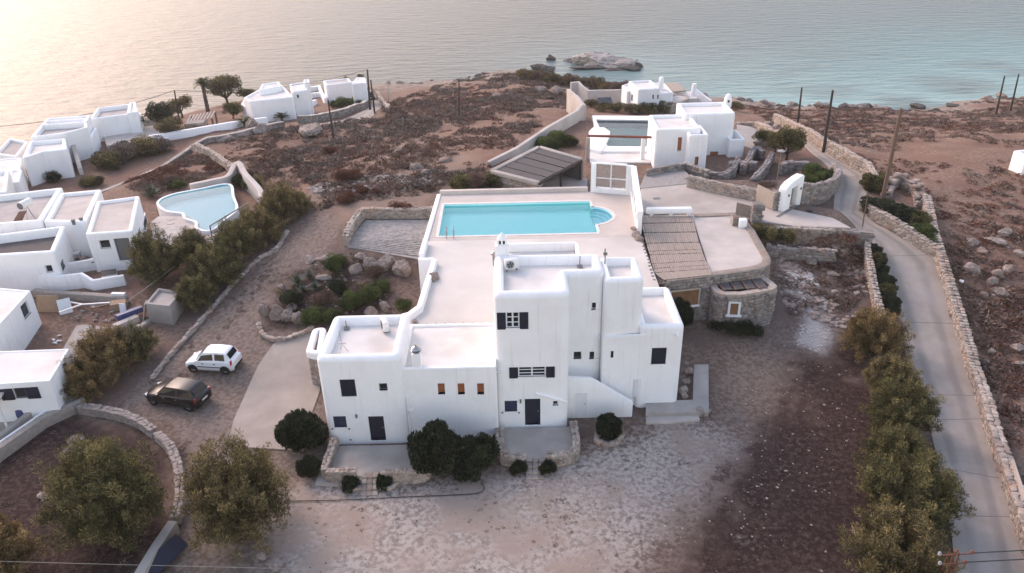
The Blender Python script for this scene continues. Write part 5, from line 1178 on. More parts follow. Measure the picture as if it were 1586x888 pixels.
# ================================================================== FORECOURT WALLS AND GATE
z48 = zc(4.76)
stone_wall('garden_wall', 'sunlit rubble retaining wall between the forecourt and garden bed', [Pxy(a, b, 4.76) for a, b in [(1065, 289), (1100, 297), (1140, 305), (1176, 312)]], 1.0, .45, .27, 'stone', 120, z48)
stone_wall('forecourt_wall', 'grey rubble wall edging the cobbled court below the neighbouring villa', [Pxy(a, b, 4.8) for a, b in [(1001, 272), (1030, 266), (1062, 261), (1095, 272)]], .55, .4, .33, 'stonegrey', 0, z48, mortar='mortargrey')
gt = empty('sliding_gate', (*Pxy(1184, 322, 4.76), 4.76), 'beige slatted vehicle gate standing open between stone pillars', 'gate')
def slat_gate(root, a, b, z0, z1, n, mat, frame):
    lf = LF(a, b); L = (Vector(b)-Vector(a)).length
    mb = MB(); lf.box(mb, 0, L, -.05, -.02, z0, z0+.1); lf.box(mb, 0, L, -.05, -.02, z1-.1, z1); mb.build('frame', M[frame], root)
    for k in range(n): mb = MB(); lf.box(mb, L*k/n+.01, L*(k+1)/n-.015, -.02, .03, z0+.03, z1-.02); mb.build('slat', M[mat], root)
slat_gate(gt, Pxy(1170, 313, 4.76), Pxy(1196, 326, 4.76), 4.82, 6.35, 12, 'beige', 'beigedark')
g2 = empty('metal_gate', (*Pxy(1150, 334, 4.76), 4.76), 'brown solid metal gate leaf beside the pool house roof', 'gate')
slat_gate(g2, Pxy(1139, 333, 4.76), Pxy(1166, 340, 4.76), 4.8, 5.85, 3, 'beigedark', 'greypaint')
def pillar(px0, px1, py, z0, h, label, d=.5, mat='stonegrey'):
    a, b = Pxy(px0, py, z0), Pxy(px1, py, z0); t = empty('gate_pillar', (*a, z0), label, 'gate pillar')
    stone_clad(t, ccw([a, b, (b[0], b[1]+d), (a[0], a[1]+d)]), z0-.3, z0+h, .3, mat)
    return t
pillar(1197, 1207, 327, 4.7, 1.7, 'tall stone pillar left of the white gate portal'); pillar(1164, 1178, 343, 4.7, 1.5, 'stone pillar at the brown metal gate'); 
# white arched gate portal
po = empty('gate_portal', (*Pxy(1222, 318, 4.7), 4.7), 'white plastered gate portal with rounded top and grey door', 'gate')
A, B = Pxy(1207, 328, 4.7), Pxy(1234, 312, 4.7); lf = LF(A, B); L = (Vector(B)-Vector(A)).length; zt_ = 7.15
dr_ = (L*.34, L*.70, 4.75, 6.5)
pr = [(0, 4.4), (dr_[0], 4.4), (dr_[0], dr_[3]), (dr_[1], dr_[3]), (dr_[1], 4.4), (L, 4.4), (L, zt_-.12), (L-.15, zt_+.05), (L*.7, zt_+.05), (L*.25, zt_-.1), (.12, zt_-.35), (0, zt_-.55)]
mb = MB(); n_ = len(pr); V_ = [lf.p(u, .35, z) for u, z in pr]+[lf.p(u, -.35, z) for u, z in pr]
mb.add(V_, [tuple(range(n_)), tuple(reversed(range(n_, 2*n_)))]+[((i+1) % n_, i, n_+i, n_+(i+1) % n_) for i in range(n_)]); mb.build('frame', M['white'], po, bevel=.06)
mb = MB(); lf.box(mb, dr_[0], dr_[1], -.12, -.06, 4.7, dr_[3]); d_ = mb.build('door', M['greypaint'], po)
mb = MB(); lf.box(mb, dr_[0]+.12, dr_[1]-.12, -.06, -.04, 4.85, 5.5); lf.box(mb, dr_[0]+.12, dr_[1]-.12, -.06, -.04, 5.62, dr_[3]-.12); mb.build('panel', M['plasticgrey'], d_)
mb = MB(); lf.box(mb, dr_[1]-.2, dr_[1]-.15, -.04, .02, 5.5, 5.6); mb.build('handle', M['steel'], d_)
for u in (L*.16, L*.86): mb = MB(); lf.box(mb, u-.05, u+.05, .35, .45, 6.0, 6.18); mb.build('wall_lamp', M['greypaint'], po)
stone_wall('garden_wall', 'grey rubble wall curving from the white gate portal along the road', [Pxy(1238, 312, 4.7)]+[bxy(a, b) for a, b in [(1255, 319), (1275, 312), (1290, 298), (1297, 284), (1290, 269)]], 1.35, .5, .3, 'stonegrey', 0, None, mortar='mortargrey', hs=[2.0, 1.9, 1.4, 1.2, 1.0])
# lamp post
def lamp_post(px, py, ptop, z, label):
    x, y, _ = P(px, py, z); zt2 = Zat(px, ptop, y)[2]; t = empty('lamp_post', (x, y, z), label, 'lamp post')
    mb = MB(); mb.tube([(x, y, z-.3), (x, y, zt2)], [.06, .045], 8); mb.build('pole', M['greypaint'], t)
    mb = MB(); mb.lathe((x, y, zt2-.05), [(.08, 0), (.32, .1), (.34, .16), (.1, .26)], 12); mb.build('lamp_head', M['plasticgrey'], t, smooth=True)
lamp_post(1201, 296, 236, 4.6, 'grey lamp post with round head behind the gate')
# ================================================================== NEIGHBOURING VILLA
nv = empty('villa', (18, 77, 3.3), 'white cubic villa with chimney beside the green pool and stone garden walls', 'house')
BZ = 3.0
yA = 74.4; zA = Zat(1040, 200, yA)[2]; xa0 = Zat(1013.5, 240, yA)[0]; xa1 = Zat(1064, 240, yA)[0]; ya2 = P(1040, 177, zA)[1]
Ap = [(xa0, yA), (xa1+1.2, yA), (xa1+1.2, ya2), (xa0+.1, ya2)]
block_with(nv, Ap, BZ, zA, {0: [((1049.5, 213, 1056, 233.5), 'warm', .25), ((1032, 257, 1048, 260), 'dark', .1)]}, par=.3, th=.4, rs=.18, rc=.3)
yB = 73.2; zB = Zat(1082, 209, yB)[2]; xb0 = Zat(1064.5, 240, yB)[0]; xb1 = Zat(1095, 240, yB)[0]
Bp = [(xb0, yB), (xb1, yB), (xb1, yB+3.5), (xb0, yB+3.5)]
block_with(nv, Bp, BZ, zB, {0: [((1076, 243, 1082, 256), 'warm', .25)]}, par=.35, th=.3, rs=.16, rc=.28)
yC = 78.3; zC = Zat(1100, 176, yC)[2]; xc0 = Zat(1058, 190, yC)[0]; xc1 = Zat(1137, 200, yC)[0]; yc2 = P(1100, 158, zC)[1]
Cp_ = [(xc0, yC), (xc1, yC), (xc1, yc2), (xc0+.1, yc2)]
block_with(nv, Cp_, BZ, zC, {0: [((1098.5, 235, 1111, 262), 'warm', .1)]}, par=.35, th=.42, rs=.2, rc=.35)
yD = 77.4; zD = Zat(1143, 229, yD)[2]; xd0 = Zat(1128, 235, yD)[0]; xd1 = Zat(1152, 235, yD)[0]
block_with(nv, [(xd0, yD), (xd1, yD), (xd1, yD+3.4), (xd0, yD+3.4)], BZ-1, zD+.9, {}, par=.9, th=.25, rs=.12, rc=.2)
xk, yk, _ = P(1127, 160, zC); mb = MB(); mb.prism([(xk-.35, yk-.3), (xk+.35, yk-.3), (xk+.35, yk+.3), (xk-.35, yk+.3)], zC-.4, zC+.55); mb.lathe((xk, yk, zC+.55), [(.38, 0), (.28, .3), (.1, .5)], 8); chn = mb.build('chimney', M['white'], nv, bevel=.03)
mb = MB(); mb.box(xk-.1, xk+.1, yk-.31, yk-.29, zC+.15, zC+.4); mb.build('smoke_opening', M['black'], chn)
# green pool on the villa terrace
gp = empty('swimming_pool', (13, 85, 3.3), 'still grey-green pool with white rim beside the neighbouring villa', 'swimming pool')
GZp = 3.6; q = [np.array(Pxy(*p, GZp)) for p in ((923, 186.5), (1012, 187.5), (1011, 229), (941, 228))]
mb = MB(); mb.add([(*p, GZp-.1) for p in q], [(3, 2, 1, 0)]); mb.build('water', M['poolgreen'], gp)
gtile = pm('dark_green_basin', (.27, .35, .30), (.23, .31, .265), 1, .7); mb = MB(); mb.add([(*p, GZp-.9) for p in q]+[(*p, GZp) for p in q], [(3, 2, 1, 0)]+[(i, 4+i, 4+(i+1) % 4, (i+1) % 4) for i in range(4)]); mb.build('basin', gtile, gp)
PADS_gp = q
o_ = [np.array(Pxy(*p, GZp)) for p in ((917, 180.5), (1016, 181.5), (1015, 236), (930, 236))]
for i in range(4):
    j = (i+1) % 4; mb = MB(); mb.prism(ccw([tuple(q[i]), tuple(q[j]), tuple(o_[j]), tuple(o_[i])]), 2.4, GZp+.12); mb.build('rim', M['white'], gp)
sl = ccw([Pxy(a, b, GZp) for a, b in [(910, 232), (912, 206), (918, 200), (936, 200), (945, 206), (944, 214), (936, 232), (930, 238)]]); mb = MB(); mb.prism(sl, 2.6, GZp+.2); mb.build('bathing_slab', M['white'], gp, bevel=.05)
mb = MB(); mb.prism(ccw([Pxy(a, b, 3.5) for a, b in [(912, 236), (1014, 236.5), (1013, 252), (914, 252)]]), 2.4, 3.52); dk = mb.build('terrace_floor', M['roofwhite'], gp)
mb = MB(); mb.prism(ccw([Pxy(a, b, 3.2) for a, b in [(912, 252.5), (1013, 252.5), (1012, 262), (914, 264)]]), 2.2, 3.3); mb.build('terrace_floor', M['terrace'], gp)
pg = empty('pergola_beam', (12, 77, 3.5), 'red-brown pergola beam on white posts in front of the green pool', 'pergola')
a, b = P(910, 210.5, 5.9), P(1013, 213, 5.9); mb = MB(); mb.tube([a, b], .13, 6); mb.build('beam', M['woodred'], pg)
for px in (911, 997): 
    x, y, _ = P(px, 212, 5.9); mb = MB(); mb.box(x-.2, x+.2, y-.15, y+.15, 3.3, 5.8); mb.build('post', M['beige'] if px < 950 else M['white'], pg)
# ================================================================== FAR SHORE VILLA
fv = empty('villa', (*Pxy(990, 150, -2), -3), 'white villa by the shore with cypress at its wall', 'house')
T = .6; Fp = ccw([Pxy(*p, T) for p in ((973, 125.6), (1008, 123.6), (1023, 136.7), (988.8, 138.7))]); block(Fp, -6, T, par=.3, th=.4, rs=.2, rc=.3, parent=fv)
Fp2 = ccw([Pxy(*p, -.6) for p in ((963, 132), (974, 128), (985, 138), (971, 142))]); block(Fp2, -6, -.6, par=.2, th=.3, rs=.2, rc=.3, parent=fv)
Fp3 = ccw([Pxy(*p, -.6) for p in ((1010, 127), (1030, 129), (1043, 143), (1021, 145))]); block(Fp3, -6, -.6, par=.2, th=.3, rs=.2, rc=.3, parent=fv)
x, y, _ = P(1024, 131, 0); mb = MB(); mb.tube([(x, y, -2), (x, y, 1.0), (x, y, 1.2)], [.45, .38, .2], 10); mb.build('chimney', M['white'], fv, smooth=True)
lf = LF(Pxy(988.8, 138.7, T), Pxy(1023, 136.7, T))
for px0, px1 in ((1010.5, 1012.5), (1018, 1020)):
    r_ = rect((px0, 147, px1, 153), Pxy(988.8, 138.7, T), Pxy(1023, 136.7, T)); mb = MB(); lf.box(mb, r_[0], r_[1], -.02, .02, r_[2], r_[3]); mb.build('window', M['glassdark'], fv)
lf = LF(Pxy(973, 125.6, T), Pxy(988.8, 138.7, T)); mb = MB(); lf.box(mb, 2.2, 2.9, -.02, .02, -1.9, -.9); mb.build('window', M['glassdark'], fv)
fr = empty('flat_roof_annex', (*Pxy(1040, 155, -2.6), -3), 'low stone annex with beige flat roof right of the shore villa', 'annex')
block(ccw([Pxy(*p, -2) for p in ((1012, 160), (1045, 146), (1066, 149), (1068, 154), (1040, 166))]), -6, -1.9, par=.1, th=.5, rs=.08, rc=.5, parent=fr, mat='mortar', roofmat='screed')
fr2 = empty('terrace_roof', (*Pxy(1050, 140, -2.6), -3), 'beige reed-covered terrace roof behind the shore villa', 'pergola')
mb = MB(); mb.prism(ccw([Pxy(*p, -1.6) for p in ((1030, 128.5), (1050, 128), (1063, 140), (1043, 142))]), -1.8, -1.6); mb.build('reed_panel', M['reed'], fr2)
for p in ((1032, 129), (1049, 128.5), (1061, 139), (1044, 141)): x, y = Pxy(*p, -1.6); mb = MB(); mb.box(x-.15, x+.15, y-.15, y+.15, -6, -1.8); mb.build('post', M['white'], fr2)
mb = MB(); mb.prism(ccw([Pxy(*p, -2.6) for p in ((1043, 143), (1075, 142), (1080, 153), (1050, 154))]), -6, -2.55); struct(mb.build('terrace', M['roofwhite']))
x, y, _ = P(1074, 148, -2.5); t = empty('chimney', (x, y, -2.5), 'white chimney with curved buttress on the shore terrace', 'chimney')
mb = MB(); mb.tube([(x, y, -3), (x, y, -.6)], [.5, .35], 10); mb.build('stack', M['white'], t, smooth=True); mb = MB(); strip_solid(mb, [(x, y), (x+1.5, y-2.0), (x+2.2, y-3)], .4, [-4]*3, [-1.2, -2.2, -2.6]); mb.build('buttress', M['white'], t)
mb_ = empty('garden_wall', (*Pxy(925, 140, -4), -4), 'long pale wall with curved end left of the shore villa', 'wall')
pth = [Pxy(*p, -2.4) for p in ((884, 135), (896, 134), (902, 137), (912, 140), (962, 139))]; mb = MB(); strip_solid(mb, pth, .6, [-6]*5, [-1.6, -1.6, -2.0, -2.4, -2.4]); mb.build('wall', M['screed'], mb_, bevel=.08)
sp = empty('solar_array', (*Pxy(937, 157, -2.5), -2.8), 'tilted dark solar panels in front of the shore villa', 'solar panel')
for k in range(3):
    x, y, _ = P(930+k*7, 156-k*.3, -2.2); mb = MB(); mb.obox((x, y, -2.2), (.75, 1.6, .06), .1, (.35, 0)); mb.build('panel', M['solar'], sp); mb = MB(); mb.obox((x, y-.8, -2.6), (.7, .06, .7), .1); mb.build('stand', M['steel'], sp)
# ================================================================== HOUSES ON THE LEFT
def pxblock(parent, pts, ztop, z0, wins=None, **kw):
    poly = ccw([Pxy(a, b, ztop) for a, b in pts])
    if wins:
        W = {}
        for (pa, pb, L) in wins:
            A = Pxy(*pa, ztop); i = min(range(len(poly)), key=lambda k: (Vector(poly[k])-Vector(A)).length); W[i] = L
        return block_with(parent, poly, z0, ztop, W, **kw)
    return block(poly, z0, ztop, parent=parent, **kw)
M['darkroof'] = pm('dark_roof_felt', (.105, .09, .085), (.08, .07, .066), 1.5, .9, .2, 15)
ph2 = empty('house', (-38, 60, .6), 'white stepped house with grey door and solar heater beside the pale pool', 'house')
pxblock(ph2, [(132, 363), (205, 358), (216, 303), (149, 312)], 4.5, .4, [((132, 363), (205, 358), [((154, 372, 171, 385), 'pane', .15), ((180, 369, 204, 403), 'door', .2, 'greypaint')]), ((205, 358), (216, 303), [((212, 352, 219, 374), 'shutter', .15, 'greypaint'), ((221, 330, 229, 358), 'shutter', .15, 'greypaint')])], par=.25, th=.35, rs=.14, rc=.25, roofmat='screed')
pxblock(ph2, [(67, 343), (133, 344), (157, 293), (92, 299)], 4.45, .4, par=.3, th=.45, rs=.14, rc=.25, roofmat='screed')
pxblock(ph2, [(-60, 352), (64, 342), (97, 290), (-40, 306)], 4.6, .4, par=.55, th=.45, rs=.14, rc=.25, roofmat='screedgrey')
pxblock(ph2, [(-90, 401), (84, 390), (101, 349), (-70, 371)], 4.3, .2, [((-90, 401), (84, 390), [((70, 411, 81.5, 422), 'pane', .15)]), ((84, 390), (101, 349), [((94, 399, 101, 421), 'shutter', .15, 'greypaint')])], par=.75, th=.4, rs=.16, rc=.3, roofmat='darkroof')
def lowwall(name, label, pts, z, h, th=.3, mat='white', cat='wall', bev=.06, zb=None, onground=False):
    hs = h if hasattr(h, '__len__') else [h]*len(pts)
    if onground:
        p = [Gxy(a, b) for a, b in pts]; t = empty(name, (*p[0], gz(*p[0])), label, cat); mb = MB(); strip_solid(mb, p, th, [gz(*q)-1.2 for q in p], [gz(*q)+h_ for q, h_ in zip(p, hs)]); mb.build('wall', M[mat], t, bevel=bev); return t
    p = [Pxy(a, b, z) for a, b in pts]; t = empty(name, (*p[0], z), label, cat)
    mb = MB(); strip_solid(mb, p, th, [z-.6 if zb is None else zb]*len(p), [z+q for q in hs]); mb.build('wall', M[mat], t, bevel=bev); return t
lowwall('court_wall', 'white low wall before the cluttered court of the stepped house', [(104, 425), (140, 419), (182, 407)], 1.0, 1.0)
lowwall('court_wall', 'white garden wall with stepped top below the stepped house', [(30, 447), (100, 449), (133, 445), (148, 449), (196, 441)], 1.0, [1.3, 1.3, 1.3, .9, .9])
for lab, pts in (('dark covered cistern against the white court wall', [(141, 405), (177, 397), (177, 401), (141, 408)]), ('dark covered cistern behind the white garden wall', [(156, 420), (180, 417), (181, 425), (157, 429)])):
    p = ccw([Pxy(a, b, 1.7) for a, b in pts]); t = empty('cistern', (*p[0], 1), lab, 'cistern'); mb = MB(); mb.prism(p, .8, 1.7); mb.build('body', M['white'], t); mb = MB(); mb.prism(p, 1.702, 1.74); mb.build('lid', M['darkroof'], t)
# clutter in the little court
x, y, _ = P(122, 392, 1.0); sh = empty('shelf', (x, y, 1), 'dark open shelf with white frames in the narrow court', 'shelf')
for k in range(4): mb = MB(); mb.obox((x, y, 1.3+.45*k), (1.3, .5, .06), .2); mb.build('board', M['wooddark'], sh)
for s in (-.62, .62): mb = MB(); mb.obox((x+s*math.cos(.2), y+s*math.sin(.2), 1.9), (.07, .5, 1.9), .2); mb.build('upright', M['plasticwhite'], sh)
x, y, _ = P(118, 404, 1.0); tb = empty('table', (x, y, 1), 'small pale table in the narrow court', 'table'); mb = MB(); mb.obox((x, y, 1.72), (.9, .6, .06), .2); mb.build('tabletop', M['plasticwhite'], tb)
for sx in (-.38, .38):
    for sy in (-.22, .22): mb = MB(); mb.obox((x+sx, y+sy, 1.35), (.05, .05, .7), .2); mb.build('leg', M['plasticgrey'], tb)
rock_at(*Pxy(133, 405, 1), 1.3, (.8, .6, .7), 2, 'pale covered heap beside the table in the court', mat='stone')
# solar water heater
x, y, _ = P(34, 335, 4.05); sw = empty('solar_heater', (x, y, 4.05), 'solar water heater with white tank and brown collector on the roof', 'solar heater')
mb = MB(); a_ = Vector(P(31, 320, 5.3)); b__ = Vector(P(47, 312, 5.3)); mb.tube([a_, b__], .36, 14); tk = mb.build('tank', M['plasticwhite'], sw, smooth=True)
mb = MB(); mb.tube([a_-(b__-a_).normalized()*.02, a_], .3, 14); mb.build('end_cap', M['greypaint'], tk)
q = [P(17, 349, 4.12), P(31, 347, 4.12), P(41, 326, 5.1), P(29, 328, 5.1)]; mb = MB(); mb.add(q+[(v[0], v[1], v[2]-.08) for v in q], [(0, 1, 2, 3), (7, 6, 5, 4), (0, 4, 5, 1), (1, 5, 6, 2), (2, 6, 7, 3), (3, 7, 4, 0)]); mb.build('collector', M['copper'], sw)
for p in ((43, 343), (57, 342), (50, 333)): mb = MB(); mb.tube([P(*p, 4.08), (a_+b__)/2], .03, 5); mb.build('strut', M['steel'], sw)
for k, (px, py) in enumerate([(127, 345), (115, 348)]):
    x, y, _ = P(px, py, 4.2); mb = MB(); mb.lathe((x, y, 4.2), [(.14, 0), (.14, .35), (.2, .36), (.16, .48)], 8); t = mb.build('roof_vent', M['greypaint'], base=None); tag(t, ['round dark roof vent beside the hose on the stepped house', 'grey roof vent nearer the front of the stepped house'][k], 'roof vent')
# pale pool with curving rim
lp = empty('swimming_pool', (-30, 70, 1), 'pale blue free-form pool with white rim at the left', 'swimming pool')
LZ = 2.0; wpx = [(246, 314), (253.6, 306.6), (272.7, 300), (310, 293), (353, 285.5), (359, 304), (364.6, 323.8), (346, 340), (326, 356), (307, 352.5), (305, 343), (288, 337), (284, 329.5), (261, 326.6), (250.7, 321)]
wp = ccw([Pxy(a, b, LZ) for a, b in wpx]); wp = [w_ for w_ in smooth_path(wp+[wp[0]], 4)[:-1]]
mb = MB(); mb.add([(x, y, LZ-.08) for x, y in wp], [tuple(range(len(wp)))]); mb.build('water', M['poolpale'], lp)
ptile = pm('pale_pool_plaster', (.52, .80, .80), (.48, .77, .78), .7, .6); n_ = len(wp); mb = MB(); mb.add([(x, y, LZ-.9) for x, y in wp]+[(x, y, LZ) for x, y in wp], [tuple(range(n_))]+[(i, n_+i, n_+(i+1) % n_, (i+1) % n_) for i in range(n_)]); mb.build('basin', ptile, lp)
rim = MB(); cxp = np.mean(wp, 0); out = ring(wp, -.24, .05, 1); out = out[::2]; n_ = len(wp)
for i in range(n_):
    j = (i+1) % n_; rim.add([(*wp[i], LZ), (*wp[j], LZ), (*out[j], LZ), (*out[i], LZ), (*out[i], .3), (*out[j], .3)], [(0, 1, 2, 3)[::-1], (3, 2, 5, 4)[::-1]])
rim.build('rim', M['white'], lp, smooth=True)
mb = MB(); mb.prism(ccw([Pxy(a, b, 1.75) for a, b in [(246, 335), (292, 335), (308, 345), (312, 360), (335, 362), (330, 388), (240, 380), (232, 345)]]), .4, 1.75); tf = mb.build('paved_terrace', M['screed']); struct(tf)
for k in range(46):   # crazy paving pieces
    px, py = random.uniform(240, 330), random.uniform(338, 380); x, y, _ = P(px, py, 1.75)
    if float(poly_sd(np.array([x]), np.array([y]), wp)[0]) < 1.0: continue
    n = random.randint(5, 7); r0_ = random.uniform(.25, .5); mb = MB()
    mb.prism([(x+r0_*random.uniform(.8, 1.1)*math.cos(6.283*i/n), y+r0_*random.uniform(.8, 1.1)*math.sin(6.283*i/n)) for i in range(n)], 1.7, 1.762+k*.0006); mb.build('paving_stone', M['screed'], tf)
cwpx = [(294, 287), (330, 280), (352, 275), (362, 263), (367, 260), (373, 262), (381, 276), (394, 289), (403, 299), (406, 309)]
t = empty('pool_wall', (*Pxy(380, 275, 1.6), 1.2), 'wavy white garden wall curling round the pale pool', 'wall'); pth = smooth_path([Pxy(a, b, 2.2) for a, b in cwpx], 5); mb = MB(); strip_solid(mb, pth, .55, [.4]*len(pth), list(np.interp(np.arange(len(pth)), [0, 12, 22, 45], [2.3, 2.4, 2.9, 2.5]))); mb.build('wall', M['screed'], t, bevel=.08)
sc_ = empty('glass_balustrade', (*Pxy(345, 345, 1.8), 1.8), 'dark framed glass balustrade panel between pool and palm', 'balustrade'); A, B = Pxy(328, 366, 1.8), Pxy(386, 330, 1.8); lf = LF(A, B); L = (Vector(B)-Vector(A)).length
mb = MB(); lf.box(mb, .03, L-.03, -.01, .01, 1.85, 2.75); mb.build('pane', M['glassclear'], sc_); mb = MB(); lf.box(mb, 0, L, -.04, .04, 2.75, 2.83); lf.box(mb, 0, .06, -.04, .04, 1.2, 2.75); lf.box(mb, L-.06, L, -.04, .04, 1.2, 2.75); mb.build('frame', M['greypaint'], sc_)
# low house with side window (left edge)
h1 = empty('house', (*Pxy(0, 520, .5), .4), 'low white house with one tall side window at the left edge', 'house')
pxblock(h1, [(47, 450), (-40, 545), (-210, 520), (-110, 436)], 3.6, .2, [((-40, 545), (47, 450), [((33, 466, 47, 494), 'pane', .15)])], par=.08, th=.2, rs=.05, rc=.06, roofmat='roofwhite')
t = lowwall('plinth', 'stone plinth ledge along the low white house', [(-20, 562), (30, 530), (66, 503)], .4, .35, .7, 'concrete', 'ledge')
h2 = empty('house', (*Pxy(40, 630, .2), .2), 'small white house with flat roof and open navy shutters at left', 'house')
pxblock(h2, [(107, 540), (-110, 548), (-110, 602), (77, 590)], 3.0, 0.0, [((-110, 602), (77, 590), [((22, 601, 40, 617), 'dark', .12, 'navy', .8)])], par=.06, th=.15, rs=.04, rc=.05)
po_ = empty('porch', (*Pxy(0, 660, .2), .2), 'lean-to porch roof on a white post beside the small house', 'porch')
q = ccw([Pxy(a, b, 2.4) for a, b in [(-90, 602), (14, 594), (-6, 628), (-110, 640)]]); mb = MB(); mb.prism(q, 2.3, 2.42); mb.build('roof', M['screed'], po_)
x, y = Pxy(-6, 628, 2.4); x, y, _ = P(14, 668, .2); mb = MB(); mb.tube([(x, y, 0), (*Pxy(-4, 626, 2.35), 2.32)], .07, 8); mb.build('post', M['whitepaint'], po_)
x, y, _ = P(18, 643, .2); tb = empty('laundry_table', (x, y, .2), 'table with yellow cloth under the porch', 'table'); mb = MB(); mb.obox((x, y, .95), (1.5, .8, .06), .3); mb.build('tabletop', M['plasticwhite'], tb)
mb = MB(); mb.obox((x-.3, y-.1, 1.02), (.55, .5, .06), .5); mb.build('cloth', M['yellow'], tb)
for sx in (-.65, .65):
    for sy in (-.3, .3): mb = MB(); mb.obox((x+sx, y+sy, .55), (.05, .05, .8), .3); mb.build('leg', M['greypaint'], tb)
x, y, _ = P(38, 646, .2); t = empty('barrel', (x, y, .2), 'dark blue round barrel by the small house wall', 'barrel'); mb = MB(); mb.lathe((x, y, .1), [(.34, 0), (.4, .15), (.42, .5), (.38, .85), (.3, .9)], 12); mb.build('body', M['bluetarp'], t, smooth=True); mb = MB(); mb.lathe((x, y, 1.0), [(.31, 0), (.31, .04)], 12); mb.build('lid', M['black'], t)
mb = MB(); mb.prism(ccw([Pxy(a, b, .15) for a, b in [(-120, 640), (85, 632), (95, 618), (105, 600), (0, 690), (-120, 770)]]), -.2, .15); struct(mb.build('porch_floor', M['concrete']))
lowwall('garden_wall', 'diagonal low concrete wall nearest the small house', [(-60, 742), (0, 688), (60, 640), (108, 601)], .2, .55, .35, 'concrete', bev=.03)
lowwall('garden_wall', 'diagonal low wall with white edge beside the dry garden', [(-60, 770), (0, 712), (70, 662), (135, 632)], .0, .8, .45, 'mortar', bev=.03)
mb = MB(); strip_solid(mb, [Pxy(a, b, .85) for a, b in [(-60, 738), (0, 683), (60, 642), (112, 606)]], .12, [.1]*4, [.82]*4); t = mb.build('white_edging', M['white']); tag(t, 'thin white kerb strip running between the two diagonal walls', 'kerb')
# shed and debris yard
sd_ = empty('shed', (*Pxy(250, 490, .3), .3), 'small concrete shed with parapet roof beside the bushes', 'shed')
pxblock(sd_, [(225, 470), (262, 474), (281, 452), (245, 446)], 2.3, -.1, par=.22, th=.2, rs=.03, rc=.04, mat='concrete', roofmat='concretelight')
lowwall('yard_wall', 'rough retaining wall behind the debris yard', [(56, 463), (100, 467), (150, 470), (200, 474)], .7, .85, .5, 'mortar'); lowwall('yard_wall', 'low concrete wall along the bushes beside the shed', [(204, 532), (232, 508), (262, 488)], .2, .7, .4, 'concrete')
mb = MB(); mb.prism(ccw([Pxy(a, b, .35) for a, b in [(100, 545), (120, 510), (170, 490), (225, 480), (222, 510), (160, 555), (125, 580)]]), -.2, gz(*Pxy(160, 520, .3))+.06); struct(mb.build('yard_slab', M['concrete']))
def junk(name, label, px, py, sz, rz, mat, tilt=(0, 0), dz=0.0, cat=None):
    x, y, z = G(px, py); t = MB(); t.obox((x, y, z+sz[2]/2*max(abs(math.cos(tilt[0])), .3)+dz+abs(math.sin(tilt[0]))*sz[1]/2+abs(math.sin(tilt[1]))*sz[0]/2), sz, rz, tilt); t.v = [(a-x, b-y, c-z) for a, b, c in t.v]
    me = raw_mesh(name, t.v, t.f, M[mat]); o = link(name, me, None, (x, y, z)); return tag(o, label, cat or name.replace('_', ' '))
junk('cardboard_sheet', 'large brown cardboard sheet leaning on the yard wall', 78, 482, (1.7, .08, 1.3), -.05, 'cardboard', (-.3, 0)); junk('cardboard_box', 'brown cardboard box among the debris near the shed', 186, 478, (1.1, .8, .6), .3, 'cardboard')
junk('blue_bag', 'blue plastic strip on the cardboard sheet', 82, 479, (.9, .12, .3), 0, 'bluetarp', dz=.6); junk('foam_board', 'white foam board lying on the cardboard box', 187, 468, (1.1, .3, .2), -.1, 'plasticwhite', dz=.6)
junk('white_door', 'white door panel lying tilted on the debris', 103, 483, (.9, .06, 1.2), .5, 'plasticwhite', (-.7, 0)); junk('window_frame', 'white window frame standing among planks near the shed', 193, 488, (.5, .08, .95), -.1, 'whitepaint', (-.2, 0))
for k, (px, py, L, rz) in enumerate([(125, 476, 3.0, -.35), (140, 480, 2.6, -.2), (150, 478, 2.2, .1), (165, 482, 1.8, .5), (112, 488, 1.6, .8)]): junk('plank', ['longest pale plank on the debris heap', 'second pale plank lower on the debris heap', 'short plank at the middle of the debris heap', 'plank pointing at the cardboard box', 'plank beside the tilted white door'][k], px, py, (L, .14, .08), rz, 'woodpole' if k % 2 else 'plasticwhite', dz=.25+.07*k)
junk('marble_slab', 'pale slab stacked by the wall near the shed', 197, 505, (1.8, .5, .5), .9, 'screed'); junk('blue_tarp', 'dark blue tarpaulin roll beside the slab', 203, 494, (1.9, .4, .4), .8, 'bluetarp', dz=.3); junk('door_leaf', 'grey door leaf leaning on the shed', 228, 495, (.08, .8, 1.5), .2, 'concrete', (0, .3)); junk('pallet', 'white scrap by the low wall', 213, 508, (.7, .4, .15), .4, 'plasticwhite')
for k in range(26):
    px, py = random.uniform(118, 180), random.uniform(484, 500); x, y, z = G(px, py); s = random.uniform(.15, .4); rock_at(x, y, z+.12, (s, s*.7, s*.5), k, 'fist-to-head sized rubble lump in the debris yard', 'rubble in the debris yard', 'rubble', random.choice(['stone', 'rock', 'concrete']))
for k in range(6):
    px, py = random.uniform(80, 95), random.uniform(518, 534); x, y, z = G(px, py); rock_at(x, y, z+.08, (.3, .2, .15), k, 'small white rubble piece in the weeds of the yard', 'white scraps in the yard weeds', 'rubble', 'white')
